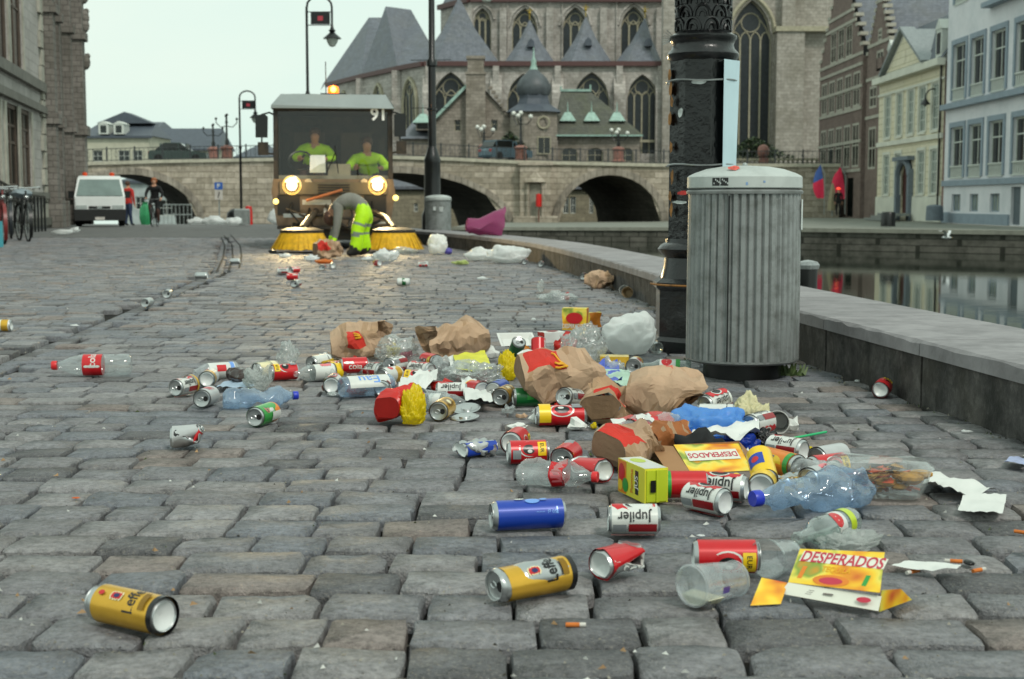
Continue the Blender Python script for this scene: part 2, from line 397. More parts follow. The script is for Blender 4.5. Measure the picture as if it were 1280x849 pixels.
def street_mat():
    m, n, o = _base('street_bed'); p = n.nodes.new('ShaderNodeBsdfPrincipled'); n.links.new(p.outputs[0], o.inputs[0])
    geo = n.nodes.new('ShaderNodeNewGeometry'); vec = geo.outputs['Position']
    b = n.nodes.new('ShaderNodeTexBrick'); n.links.new(vec, b.inputs['Vector']); b.inputs['Scale'].default_value = 1
    b.inputs['Brick Width'].default_value = .21; b.inputs['Row Height'].default_value = .16; b.inputs['Mortar Size'].default_value = .012
    for k, v in (('Color1', '757574'), ('Color2', '646464'), ('Mortar', '2e2d29')): b.inputs[k].default_value = (*hx(v), 1)
    sp = n.nodes.new('ShaderNodeSeparateXYZ'); n.links.new(vec, sp.inputs[0])
    far = n.nodes.new('ShaderNodeMapRange'); far.inputs[1].default_value = 29.9; far.inputs[2].default_value = 30.3; n.links.new(sp.outputs[1], far.inputs[0])
    bed = _ramp(n, _noise(n, vec, 12, 5), [(.3, hx('0d0c0b')), (.7, hx('25221f'))])
    c = _mix(n, far.outputs[0], bed, _mix(n, .5, b.outputs[0], _ramp(n, _noise(n, vec, 1.3, 4), [(.3, hx('585959')), (.7, hx('7b7b79'))])))
    n.links.new(c, p.inputs['Base Color']); p.inputs['Roughness'].default_value = .8; p.inputs['Specular IOR Level'].default_value = .15
    n.links.new(_bump(n, _noise(n, vec, 30, 5), .5, .01), p.inputs['Normal']); return m
mb = MB(); ys = [-3 + i * 3 for i in range(11)] + [30.05 + i * 5 for i in range(34)]
def street_pt(u, j):
    Y = ys[j]; r = poly_at(WALL, Y) + .28; z = gz(Y) - (.036 if Y < 30 else .003)
    return Vector((-70 + (r + 70) * u, Y, z))
street = mb.sheet(lambda u, v: street_pt(u, round(v * (len(ys) - 1))), 8, len(ys) - 1, sm=False).build('street', street_mat())
tag(street, kind='structure')
# ---- setts: 40 shapes, unit size, set row by row
def sett(n_c, seed):
    """split stone: flat rough top with crisp uneven arrises, unit size"""
    r = random.Random(seed); c = []
    for (sx, sy) in ((1, -1), (1, 1), (-1, 1), (-1, -1)):
        cr = r.uniform(.02, .09) if r.random() < .84 else r.uniform(.13, .3)
        pts = [(sx * .5, sy * (.5 - cr * 1.2)), (sx * (.5 - cr * .8), sy * .5)]
        if sx * sy < 0: pts = pts[::-1]
        c += pts
    if n_c > 2:
        d = []
        for i, p in enumerate(c):
            q = c[(i + 1) % len(c)]; d.append(p); L = math.dist(p, q)
            if L > .3:
                for t in ((.36, .68) if abs(p[0] - q[0]) > .3 else (.5,)): d.append((p[0] + (q[0] - p[0]) * t, p[1] + (q[1] - p[1]) * t))
        c = d
    c = [(x + r.uniform(-.02, .02), y + r.uniform(-.035, .035)) for x, y in c]
    N = len(c); m = MB(); sl = [r.uniform(.003, .012) for _ in c]; ins = [r.uniform(.94, .985) for _ in c]
    vs = [(x * 1.03, y * 1.03, -.05) for x, y in c] + [(x, y, -k) for (x, y), k in zip(c, sl)]
    vs += [(x * k, y * (k - .02), r.uniform(-.0015, .001)) for (x, y), k in zip(c, ins)] + [(r.uniform(-.15, .15), r.uniform(-.1, .1), r.uniform(-.001, .004))]
    fs = []
    for k in range(2): fs += [(k * N + i, k * N + (i + 1) % N, (k + 1) * N + (i + 1) % N, (k + 1) * N + i) for i in range(N)]
    fs += [(2 * N + i, 2 * N + (i + 1) % N, 3 * N) for i in range(N)]
    m.add(vs, fs, 0, True); return m
NEAR = [sett(3, i) for i in range(40)]; FAR = [sett(2, 100 + i) for i in range(24)]
SEAM = [(-1.7, -2), (-2.05, 2.5), (-2.32, 6.46), (-2.51, 8.8), (-2.66, 10.4), (-3.14, 15.2), (-5.05, 25), (-6.2, 31)]
stones = []                                             # (x, y, length, depth, angle)
def lay(x0f, x1f, ang, Y0, Y1, pivot):
    ca, sa = math.cos(ang), math.sin(ang); r = random.Random(5 + int(ang * 100)); v = -8.0
    while v < 40:
        dp = r.uniform(.15, .172); ph = r.uniform(0, 6); u = -18 + r.uniform(0, .2)
        while u < 16:
            L = r.choice((r.uniform(.14, .18), r.uniform(.16, .21), r.uniform(.19, .26)))
            uc = u + L / 2; vv = v + dp / 2 + .012 * math.sin(uc * .9 + ph * .2) + .02 * math.sin(uc * .31)
            X = pivot[0] + uc * ca - vv * sa; Y = pivot[1] + uc * sa + vv * ca; u += L
            if not (Y0 < Y < Y1) or X < -.362 * Y - 1.0 or X > .362 * Y + 1.0: continue
            if X < x0f(Y) or X > x1f(Y): continue
            stones.append((X, Y, L, dp, ang + r.uniform(-.012, .012)))
        v += dp
lay(lambda Y: poly_at(SEAM, Y) + .13, lambda Y: poly_at(WALL, Y) + .05, rad(-.6), 1.6, 30, (0, 0))
lay(lambda Y: -16, lambda Y: poly_at(SEAM, Y) - .12, rad(3.4), 1.6, 30, (-2, 0))
stones.sort(key=lambda s: (s[1] - 0) ** 2 + (s[0] * .6) ** 2)
vis = [s for s in stones if abs(s[0]) < .362 * s[1] + .1 and s[1] > 2.05]
near_ids = set(id(s) for s in vis[:300]); rs = random.Random(3)
NM = [[m.mesh('cobble', STONE[k], 24) for k in range(5)] for m in NEAR[:20]]
PICK = (0, 0, 0, 1, 1, 2, 3, 4, 0, 4)
bulk = MB()
for s in stones:
    X, Y, L, dp, a = s; sx, sy = L - rs.uniform(.007, .016), dp - rs.uniform(.012, .021); z = rs.uniform(-.006, .0) ; tl = (rs.gauss(0, .016), rs.gauss(0, .016)); k = rs.choice(PICK)
    if id(s) in near_ids:
        o = link('cobble', rs.choice(NM)[k], street, (X, Y, z), (tl[0], tl[1], a + (math.pi if rs.random() < .5 else 0))); o.scale = (sx, sy, 1)
    else:
        src = rs.choice(NEAR if Y < 11 else FAR)
        M = Matrix.Translation((X, Y, z)) @ Euler((tl[0], tl[1], a)).to_matrix().to_4x4() @ Matrix.Diagonal((sx, sy, 1, 1))
        bulk.add(src.v, src.f, k, True, M)
tag(bulk.build('cobbles', STONE, street, angle=24), kind='stuff')
# gutter line of narrow setts along the seam
gm = MB()
for i in range(150):
    Y = 2.2 + i * .185
    if Y > 29.5: break
    X = poly_at(SEAM, Y); src = rs.choice(FAR)
    M = Matrix.Translation((X, Y, -.016)) @ Matrix.Rotation(rad(90) + .06, 4, 'Z') @ Matrix.Diagonal((.17, .1, 1, 1)); gm.add(src.v, src.f, rs.choice((0, 3, 1)), True, M)
tag(gm.build('gutter_setts', STONE, street, angle=None), kind='stuff')
# iron rail loops let into the street
IRON = mat('dark_iron', '1c1d1d', .5, .6, var=.3, vs=20)
rl = MB()
for pts in ([(271, 339), (279, 322), (281, 306), (276, 296)], [(286, 338), (291, 322), (290, 306), (280, 294)], [(299, 335), (302, 320), (300, 307), (288, 293)]):
    P = [G(*p, .003) for p in pts]; rl.add([p + Vector((d_, 0, 0)) for p in P for d_ in (-.012, .012)], [(2 * i, 2 * i + 1, 2 * i + 3, 2 * i + 2) for i in range(3)])
tag(rl.build('rail_groove', mat('groove_dark', '191917', .9)), kind='structure')
# ---- grit and tiny scraps trodden into the joints
gr = MB(); rg = random.Random(31); GRM = [mat('grit_dark', '3b3832', .9), mat('grit_pale', '8f8b80', .9), mat('scrap_white', 'c9cac5', .7), mat('scrap_tan', 'a3835f', .8), mat('moss', '4b5632', .9)]
for i in range(2600):
    Y = 2.1 + 15 * rg.random() ** 1.6; X = rg.uniform(-.37, .37) * Y
    if X > poly_at(WALL, Y) - .02: continue
    q = rg.random(); k = 0 if q < .5 else 1 if q < .86 else 2 if q < .92 else 3 if q < .955 else 4; s_ = rg.uniform(.0015, .0045) if k < 2 else rg.uniform(.003, .009)
    c0 = Vector((X, Y, rg.uniform(.0, .002) if k in (1, 2, 3) else -.006)); P = [c0 + Vector((rg.uniform(-s_, s_) * 1.4, rg.uniform(-s_, s_), -.001)) for _ in range(3)] + [c0 + Vector((0, 0, s_ * .8))]
    gr.add(P, [(0, 1, 3), (1, 2, 3), (2, 0, 3)], k)
for i in range(420):                                        # gravel washed along the wall foot
    Y = rg.uniform(3.2, 14); X = poly_at(WALL, Y) - rg.random() ** 2 * .09 - .004; s_ = rg.uniform(.003, .009); c0 = Vector((X, Y, -.004))
    P = [c0 + Vector((rg.uniform(-s_, s_) * 1.3, rg.uniform(-s_, s_), -.002)) for _ in range(3)] + [c0 + Vector((0, 0, s_ * .9))]; gr.add(P, [(0, 1, 3), (1, 2, 3), (2, 0, 3)], rg.choice((0, 1, 1, 4)))
tag(gr.build('grit', GRM, street, angle=None), kind='stuff')
# ---- river wall of coping blocks
COPE = mat('coping_stone', '8a8789', .68, var=.2, vs=7, bump=.35, bs=60, bd=.004, dirt='545254', dirt_s=5, dirt_a=.5, objvar=.08)
def face_mat():
    m, n, o = _base('wall_face_stone'); p = n.nodes.new('ShaderNodeBsdfPrincipled'); n.links.new(p.outputs[0], o.inputs[0])
    tc = n.nodes.new('ShaderNodeTexCoord'); geo = n.nodes.new('ShaderNodeNewGeometry')
    mp = n.nodes.new('ShaderNodeMapping'); mp.inputs['Scale'].default_value = (4.2, 4.2, 1.7); n.links.new(geo.outputs['Position'], mp.inputs[0])
    f = _noise(n, geo.outputs['Position'], 14, 6, .72); c = _ramp(n, f, [(.25, hx('2c2b2a')), (.5, hx('4d4b49')), (.78, hx('76736f'))])
    st = _noise(n, mp.outputs[0], 1.3, 7, .75); c = _mix(n, _ramp(n, st, [(.46, (0, 0, 0)), (.64, (.88,) * 3)]), c, hx('1b1c19')); c = _mix(n, _ramp(n, _noise(n, geo.outputs['Position'], 5.5, 6, .75), [(.5, (0, 0, 0)), (.62, (.75,) * 3)]), c, hx('20201d'))
    c = _mix(n, _ramp(n, _noise(n, geo.outputs['Position'], 3.1, 3), [(.5, (0, 0, 0)), (.8, (.35,) * 3)]), c, hx('5b5549'))
    n.links.new(c, p.inputs['Base Color']); p.inputs['Roughness'].default_value = .8
    n.links.new(_bump(n, f, .6, .012), p.inputs['Normal']); return m
FACE = face_mat()
qw = thing('quay_wall', 'low stone river wall with flat coping blocks curving along the cobbled street', 'wall', (WALL[2][0], WALL[2][1], 0))
orig = Vector(qw.location)
def arc(pl):
    out = [0]
    for a, b in zip(pl, pl[1:]): out.append(out[-1] + math.dist(a, b))
    return out
AL = arc(WALL)
def on_wall(s):
    for i in range(len(AL) - 1):
        if AL[i] <= s <= AL[i + 1] or i == len(AL) - 2:
            t = (s - AL[i]) / (AL[i + 1] - AL[i]); a, b = Vector(WALL[i]), Vector(WALL[i + 1]); return a + (b - a) * t
def nrm(s):
    d = on_wall(min(s + .4, AL[-1])) - on_wall(max(s - .4, 0)); d.normalize(); return Vector((d.y, -d.x))
WT, WH = .575, .235
s = 0.06; rw = random.Random(11)
while s < AL[-1] - .5:
    Y = on_wall(s).y; L = rw.uniform(1.02, 1.3) if Y < 34 else 6.0
    e = min(s + L, AL[-1]); g = .004 if Y < 34 else .001
    for kind in ('coping_stone', 'face_stone'):
        m = MB(); n = 14 if Y < 20 else 3; vs = []
        gg = g if kind == 'coping_stone' else g * 2.2
        for i in range(n + 1):
            q = s + gg + (e - s - 2 * gg) * i / n; p = on_wall(q); nr = nrm(q); zz = gz(p.y)
            ch = rw.uniform(.006, .017) if Y < 20 else .01
            if kind == 'coping_stone': sec = [(-.012, .178), (-.012 + rw.uniform(0, .003), WH - ch), (-.012 + ch * 1.1, WH - .001), (.06, WH), (WT, WH), (WT, .178)]
            else: sec = [(0, -.06), (rw.uniform(0, .003), .08), (0, .1775), (.1, .1775), (.3, .1775), (.3, -.06)]
            for a, b in sec: vs.append((p.x + nr.x * a - orig.x, p.y + nr.y * a - orig.y, zz + b))
        fs = []
        for i in range(n):
            for k in range(6): fs.append((i * 6 + k, i * 6 + (k + 1) % 6, (i + 1) * 6 + (k + 1) % 6, (i + 1) * 6 + k))
        fs += [(0, 1, 2, 3, 4, 5)[::-1], tuple(n * 6 + k for k in range(6))]
        m.add(vs, [f[::-1] for f in fs]); m.build(kind, COPE if kind == 'coping_stone' else FACE, qw)
    s = e
RIV = masonry('river_face_stone', '565650', '44463f', '2c2d28', .8, .32, stain='1c2019', stain_a=.8)
rf = MB(); N = 60
for i in range(N):
    a, b = AL[-1] * i / N, AL[-1] * (i + 1) / N; pa, pb = on_wall(a) + nrm(a) * (WT - .03), on_wall(b) + nrm(b) * (WT - .03)
    rf.add([(pa.x - orig.x, pa.y - orig.y, -2.4), (pb.x - orig.x, pb.y - orig.y, -2.4), (pb.x - orig.x, pb.y - orig.y, gz(pb.y) + .178), (pa.x - orig.x, pa.y - orig.y, gz(pa.y) + .178)], [(0, 1, 2, 3)])
rf.build('river_face', RIV, qw)
# ---- river
def water_mat():
    m, n, o = _base('river_water'); p = n.nodes.new('ShaderNodeBsdfPrincipled'); n.links.new(p.outputs[0], o.inputs[0])
    p.inputs['Base Color'].default_value = (*hx('20261f'), 1); p.inputs['Roughness'].default_value = .035; p.inputs['IOR'].default_value = 1.75
    p.inputs['Specular IOR Level'].default_value = .75
    geo = n.nodes.new('ShaderNodeNewGeometry'); mp = n.nodes.new('ShaderNodeMapping'); mp.inputs['Scale'].default_value = (.35, 1.1, 1); n.links.new(geo.outputs['Position'], mp.inputs[0])
    n.links.new(_bump(n, _noise(n, mp.outputs[0], 1.4, 3), .05, .05), p.inputs['Normal']); return m
WZ = -1.5
wm = MB(); wm.sheet(lambda u, v: Vector((-28 + 110 * u, 1.0 + 149 * v, WZ)), 4, 4, sm=False)
tag(wm.build('river', water_mat()), kind='structure')
# ---- far bank
FQ = [(-3.5, 83.5, -.72), (2.5, 82, -.72), (9.2, 79.5, -.68), (11.5, 73, -.6), (13.7, 67.5, -.5), (21.9, 61, -.5), (30, 54.5, -.5), (60, 31, -.5)]
PAVE = mat('quay_paving', '7d7f76', .75, var=.14, vs=.7, bump=.3, bs=6, bd=.02, dirt='5c5e57', dirt_s=.6)
bm_ = MB()
for (a, b) in zip(FQ, FQ[1:]): bm_.add([a, b, (max(b[0], 20), 135, -.32) if b[0] > 12 else (b[0] + 1, 104.9, b[2]), (max(a[0], 20) if a[0] > 12 else a[0] + 1, 135 if a[0] > 12 else 104.9, -.32 if a[0] > 12 else a[2])], [(0, 1, 2, 3)])
bm_.add([(60, 31, -.5), (90, 31, -.5), (90, 135, -.32), (60, 135, -.32)], [(0, 1, 2, 3)])
tag(bm_.build('far_pavement', PAVE), kind='structure')
FQM = masonry('far_quay_stone', '6a6960', '55564d', '35362f', .62, .3, ms=.02, stain='23251e', stain_a=.85, stain_s=.9, bump=.9)
fq = thing('far_quay_wall', 'weathered stone quay wall across the river below the pale houses', 'wall', (13.7, 67.5, WZ)); fo = Vector(fq.location)
m1 = MB(); m2 = MB()
for a, b in zip(FQ, FQ[1:]):
    A, B = Vector(a) - fo, Vector(b) - fo
    m1.add([(A.x, A.y, -.9), (B.x, B.y, -.9), tuple(B), tuple(A)], [(0, 1, 2, 3)])
    d = (B - A).normalized(); nn = Vector((d.y, -d.x, 0))
    p = [A + nn * .08 + Vector((0, 0, -.16)), B + nn * .08 + Vector((0, 0, -.16)), B + nn * .08 + Vector((0, 0, .03)), A + nn * .08 + Vector((0, 0, .03)), B - nn * .5 + Vector((0, 0, .03)), A - nn * .5 + Vector((0, 0, .03))]
    m2.add(p, [(0, 1, 2, 3), (3, 2, 4, 5)])
m1.build('wall_face', FQM, fq); m2.build('coping', mat('far_coping', '8b8b80', .7, var=.2, vs=2), fq)
# ================================================================ BRIDGE, CHURCH, HOUSES
GLASS = mat('dark_glass', '171b1a', .12, var=.4, vs=1.2, spec=.6)
GLASS_L = mat('curtained_glass', '8a938c', .25, var=.35, vs=1.5, spec=.6)
LEAD = mat('leaded_glass', '20262a', .35, var=.5, vs=3, bump=.4, bs=9, bd=.02)
SLATE = masonry('blue_slate', '6f757c', '63696f', '4e5257', .3, .2, ms=.01, bump=.5, stain='6f6f68', stain_a=.35, rough=.6)
COPPER = mat('green_copper', '96b3a8', .6, var=.25, vs=3)
REDBAND = mat('red_gutter', '553836', .6, var=.2)
CHST = masonry('church_stone', 'bab7ae', 'a5a298', '8a8780', .55, .3, ms=.012, bump=.6, stain='57534a', stain_a=.7, stain_s=.35)
CHTR = mat('tracery_stone', 'a19b86', .8, var=.2, vs=4)
BRST = masonry('bridge_stone', 'c0b8a6', '98917f', '77715f', 1.1, .42, ms=.018, bump=.8, stain='6a6355', stain_a=.65, stain_s=.5, var=.3)
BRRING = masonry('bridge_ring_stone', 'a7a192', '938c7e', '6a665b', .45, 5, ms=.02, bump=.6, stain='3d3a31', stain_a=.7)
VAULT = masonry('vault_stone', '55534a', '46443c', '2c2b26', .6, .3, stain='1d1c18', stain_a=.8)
PALEC = mat('pale_coping', 'b3af9e', .75, var=.2, vs=3)
WHITEW = mat('white_joinery', 'c9cdc6', .5, var=.08)
BLACKI = mat('black_paint', '121414', .35, var=.3, vs=9)
# ---- bridge
BY = 105.0
br = thing('stone_bridge', 'old sandstone bridge with three arches and iron railing across the river', 'bridge', (0, BY, 0))
def bX(px, y=240): return Xat(px, BY, y)
def bZ(py): return Zat(py, BY)
zt = bZ(209)
A = [(bX(70), bX(250), bZ(218), -2.2, bZ(283)), (bX(345), bX(637), bZ(216), -2.2, bZ(286)), (bX(697), bX(828), bZ(219), -2.2, bZ(282))]
holes = [(a[0], a[1], a[3], a[2], 'round', a[2] - a[4]) for a in A]
m = MB(); facade(m, 24, zt, holes, 0, reveal=.3, u_start=-48, v_start=-2.2)
top = [(-48, bZ(208)), (bX(104), bZ(207)), (bX(204), bZ(204)), (bX(320), bZ(202)), (bX(480), bZ(198.5)), (bX(560), bZ(201)), (bX(650), bZ(205)), (bX(830), bZ(209.5)), (24, bZ(210))]
for (x0, z0), (x1, z1) in zip(top, top[1:]): m.add([(x0, 0, zt), (x1, 0, zt), (x1, 0, max(z1, zt + .01)), (x0, 0, max(z0, zt + .01))], [(0, 1, 2, 3)])
m.build('spandrel_wall', BRST, br)
for a in A:
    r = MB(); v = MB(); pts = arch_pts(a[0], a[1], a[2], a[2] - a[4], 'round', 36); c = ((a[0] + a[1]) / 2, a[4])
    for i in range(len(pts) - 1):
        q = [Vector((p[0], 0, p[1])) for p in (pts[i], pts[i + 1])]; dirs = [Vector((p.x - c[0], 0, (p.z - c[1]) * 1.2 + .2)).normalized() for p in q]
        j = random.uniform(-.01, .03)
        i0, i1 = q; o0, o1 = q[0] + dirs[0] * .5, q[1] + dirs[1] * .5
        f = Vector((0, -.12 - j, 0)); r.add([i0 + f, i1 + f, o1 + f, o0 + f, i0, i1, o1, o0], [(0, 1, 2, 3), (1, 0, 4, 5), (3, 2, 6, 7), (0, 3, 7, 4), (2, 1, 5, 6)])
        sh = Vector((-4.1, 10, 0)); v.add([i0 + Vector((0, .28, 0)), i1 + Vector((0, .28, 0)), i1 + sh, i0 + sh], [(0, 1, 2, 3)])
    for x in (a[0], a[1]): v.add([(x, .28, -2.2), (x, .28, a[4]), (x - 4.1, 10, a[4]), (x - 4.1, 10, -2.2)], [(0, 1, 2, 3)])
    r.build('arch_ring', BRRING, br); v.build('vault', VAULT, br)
cp = MB()
for (x0, z0), (x1, z1) in zip(top, top[1:]):
    z0, z1 = max(z0, zt + .01), max(z1, zt + .01)
    cp.add([(x0, -.18, z0), (x1, -.18, z1), (x1, -.18, z1 + .24), (x0, -.18, z0 + .24), (x0, .5, z0 + .24), (x1, .5, z1 + .24), (x0, 0, z0), (x1, 0, z1)], [(0, 1, 2, 3), (3, 2, 5, 4), (1, 0, 6, 7)])
cp.build('coping', PALEC, br)
dk = MB()
for (x0, z0), (x1, z1) in zip(top, top[1:]): dk.add([(x0, .5, max(z0, zt) + .1), (x1, .5, max(z1, zt) + .1), (x1, 10.4, max(z1, zt) + .1), (x0, 10.4, max(z0, zt) + .1)], [(0, 1, 2, 3)])
dk.build('deck', mat('asphalt', '56585a', .85, var=.1), br)
rp = MB(); rb = MB(); x = -46.0; k = 0
def topz(x):
    for (x0, z0), (x1, z1) in zip(top, top[1:]):
        if x0 <= x <= x1: return max(zt, z0 + (z1 - z0) * (x - x0) / (x1 - x0)) + .24
    return zt
while x < 23.5:
    z = topz(x)
    rb.box(x - .014, .1, z, x + .014, .13, z + .92)
    if k % 6 == 0: rp.box(x - .05, .08, z, x + .05, .16, z + 1.05)
    if k % 2 == 0: rb.tube([(x + .15 * math.cos(t * math.pi / 4) + .0, .115, z + .5 + .2 * math.sin(t * math.pi / 4)) for t in range(9)], .014, 3)
    x += .34; k += 1
for (x0, _), (x1, _) in zip(top, top[1:]):
    for hgt in (.08, .92): rp.bar((x0, .115, topz(x0) + hgt), (x1, .115, topz(x1) + hgt), .05, .05)
RAILM = mat('railing_iron', '3c4042', .5, .3, var=.2)
rp.build('railing', RAILM, br); tag(rb.build('railing_bars', RAILM, br), kind='stuff')
# pier with niche, pedestal and pilaster
pl = MB(); x0, x1 = bX(650), bX(688)
pl.box(x0, -.9, -1.6, x1, 0, bZ(205)); pl.box(x0 - .15, -1.05, bZ(207), x1 + .15, -.001, bZ(203)); pl.box(x0 - .5, -1.3, -2, x1 + .5, -.002, bZ(270))
c = (x0 + x1) / 2
pl.add([(c - .75, -.92, bZ(228)), (c + .75, -.92, bZ(228)), (c + .75, -1.5, bZ(228)), (c - .75, -1.5, bZ(228)), (c, -1.1, bZ(213))], [(0, 1, 4), (1, 2, 4), (2, 3, 4), (3, 0, 4)])
for sx in (-.55, .55): pl.lathe([(.16, bZ(285)), (.13, bZ(270)), (.12, bZ(232)), (.2, bZ(228))], 8, 0, Matrix.Translation((c + sx, -1.15, 0)))
pl.build('pier', BRST, br)
nt_ = MB(); nt_.box(c - .42, -1.0, bZ(283), c + .42, -.905, bZ(230)); nt_.build('niche', mat('niche_stone', '8e8a7d', .8, var=.3, vs=5), br)
lf = thing('life_buoy_box', 'red life buoy housing on a post against the bridge pier', 'life buoy', (bX(673), BY - 1.6, -.7))
MB().lathe([(.05, 0), (.05, 1.2)], 8).build('post', mat('rust_post', '6a4436', .7), lf)
MB().lathe([(.0, 1.1), (.2, 1.12), (.22, 1.5), (.2, 2.0), (0, 2.06)], 12).build('housing', mat('signal_red', 'c8221c', .4), lf)
# ---- bridge lamps with globes
GRAN = mat('red_granite', '8d6257', .6, var=.25, vs=5); GLOBE = mat('opal_globe', 'd8dad2', .3, var=0)
def globe_lamp(px, Y, ytop, ybase, label, arms=3, globes=True):
    b = at(px, ybase, Y); t = thing('bridge_lamp', label, 'street lamp', tuple(b), group='lamps on the stone bridge')
    h = at(px, ytop, Y).z - b.z
    m = MB(); m.lathe([(.55, 0), (.55, .12), (.42, .2), (.4, .9), (.5, 1.0), (.5, 1.1), (.2, 1.25)], 8); m.build('pedestal', GRAN, t)
    m = MB(); m.lathe([(.13, 1.2), (.16, 1.5), (.09, 1.7), (.07, h - .5), (.12, h - .45), (.05, h - .2), (.04, h)], 8)
    ends = []
    for k in range(arms):
        a = 2 * math.pi * k / arms + .25; R = .0 if False else .75
        e = Vector((R * math.cos(a), R * math.sin(a), h - .15 + (.25 if k % 2 else 0))); ends.append(e)
        m.tube([(0, 0, h - .7), (e.x * .6, e.y * .6, h - .75), (e.x, e.y, e.z - .3), tuple(e)], .035, 5)
    m.build('post', BLACKI, t)
    for e in ends + [Vector((0, 0, h + .1))]:
        g = MB(); g.sphere(e, .17 if globes else .1, 10, 6); g.build('globe', GLOBE if globes else BLACKI, t)
globe_lamp(651, 105.7, 143, 203, 'globe lamp on red granite pedestal above the bridge pier', 3)
globe_lamp(605, 114.8, 160, 200, 'globe lamp on far parapet before the gabled stone house', 3)
globe_lamp(773, 114.8, 164, 203, 'globe lamp on far parapet before the arched windows', 3)
globe_lamp(284, 105.7, 146, 203, 'tall branched lamp on the bridge above the street arch', 4, False)
globe_lamp(267, 114.8, 158, 203, 'smaller branched lamp behind the tall one on the bridge', 4, False)
# ---- far houses seen beyond the bridge and through its arches
def simple_house(label, pxl, pxr, Y, ybase, yeave, wallm, roofm, yridge, wins=(), hip=.25, depth=10, name='town_house', extra=None, gable=False):
    x0, x1 = Xat(pxl, Y), Xat(pxr, Y); z0, ze, zr = Zat(ybase, Y), Zat(yeave, Y), Zat(yridge, Y)
    t = thing(name, label, 'house', (x0, Y, z0)); W = x1 - x0
    hs = [(Xat(a, Y) - x0, Xat(b, Y) - x0, Zat(d, Y) - z0, Zat(c_, Y) - z0) for a, b, c_, d in wins]
    m = MB(); facade(m, W, ze - z0, hs, 0, .2); m.add([(0, 0, 0), (0, depth, 0), (0, depth, ze - z0), (0, 0, ze - z0)], [(0, 1, 2, 3)]); m.add([(W, 0, 0), (W, depth, 0), (W, depth, ze - z0), (W, 0, ze - z0)], [(3, 2, 1, 0)])
    m.build('wall', wallm, t)
    for h in hs: window(t, *h, .2, WHITEW, GLASS, 2, 2)
    r = MB(); e = ze - z0; k = zr - z0; i = W * hip
    r.add([(-.3, -.3, e), (W + .3, -.3, e), (W + .3, depth, e), (-.3, depth, e), (i, depth / 2, k), (W - i, depth / 2, k)], [(0, 1, 5, 4), (1, 2, 5), (2, 3, 4, 5), (3, 0, 4)])
    r.box(-.35, -.4, e - .25, W + .35, -.001, e); r.build('roof', roofm, t)
    return t
SL2 = mat('dark_slate_roof', '4a515b', .55, var=.15, vs=2)
CREAM = mat('cream_render', 'b9b7a4', .85, var=.12, vs=1)
h = simple_house('pale villa with mansard roof and two white dormers beyond the bridge', 103, 187, 160, 212, 170, CREAM, SL2, 152, [(116, 128, 188, 202), (148, 162, 188, 202), (166, 178, 188, 202)], hip=.06)
for px in (131, 150):
    d = MB(); a = at(px, 168, 160) - Vector(h.location); d.box(a.x - .55, -.5, a.z, a.x + .55, 2, a.z + 1.1); d.prism([(a.x - .65, a.z + 1.1), (a.x + .65, a.z + 1.1), (a.x, a.z + 1.45)], -.55, 2)
    do = d.build('dormer', WHITEW, h); MB().box(a.x - .33, -.53, a.z + .15, a.x + .33, -.505, a.z + .95).build('pane', GLASS, do)
g = MB(); a = at(145, 152, 160) - Vector(h.location); g.prism([(a.x - 3.2, a.z), (a.x + 3.2, a.z), (a.x, a.z + 1.3)], 3.5, 7); g.build('gable', SL2, h)
simple_house('long blue slate roofed building behind the bridge railing', 168, 272, 175, 212, 186, CREAM, SL2, 158, [(192, 204, 190, 200), (212, 224, 190, 200), (236, 248, 190, 200)], hip=.03)
simple_house('low grey building with hipped slate roof right of the branched lamps', 296, 345, 175, 212, 196, CREAM, SL2, 178, hip=.4)
simple_house('taller far block with flat dark roof and chimney above slate roofs', 172, 196, 190, 212, 160, CREAM, SL2, 150, hip=.02)
simple_house('far flat roofed block behind the slate roofed building', 212, 250, 195, 212, 164, CREAM, mat('grey_roof', '777b78', .7), 159, hip=.02)
RIVH = masonry('pale_river_stone', '9c977f', '8a8570', '6b6655', .7, .35, stain='6a6553', stain_a=.5)
simple_house('pale stone riverside house seen through the right bridge arch', 600, 790, 123.5, 292, 233, RIVH, SLATE, 222, [(704, 711, 246, 267), (713, 720, 246, 267), (737, 742, 246, 267)], name='riverside_house', depth=2)
simple_house('pale stone wall with slit window seen through the wide middle arch', 460, 592, 124, 290, 233, RIVH, SLATE, 222, [(517, 522, 254, 265)], name='riverside_house', depth=2)
simple_house('whitewashed shopfront beyond the street under the left bridge arch', 150, 262, 150, 282, 226, mat('blue_white_render', 'a9b3b2', .8, var=.2, vs=1), SL2, 214, [(168, 180, 246, 262), (196, 216, 250, 270)], name='shop_house')
# ---- church
CY = 140.0
ch = thing('gothic_church', 'large weathered gothic stone church with pyramid slate roofs behind the bridge', 'church', (0, CY, 0))
def cX(px, Y=CY, y=120): return Xat(px, Y, y)
def cZ(py, Y=CY): return Zat(py, Y)
yc = -2.0; ey = cZ(83, CY + yc)
ws = [(cX(541, 138), cX(586, 138), cZ(170, 138), cZ(90, 138)), (cX(634, 138), cX(676, 138), cZ(170, 138), cZ(92, 138)), (cX(717, 138), cX(762, 138), cZ(170, 138), cZ(90, 138)), (cX(784, 138), cX(822, 138), cZ(192, 138), cZ(93, 138))]
holes = [(a, b, c_, d, 'pointed', (b - a) * .75) for a, b, c_, d in ws]
m = MB(); facade(m, cX(829, 138), ey, holes, 0, .7, u_start=cX(530, 138), v_start=0, y0=yc)
apse = [(530, 138), (497, 143), (452, 152), (410, 163)]
pp = [(cX(p, Y), Y - CY) for p, Y in apse]
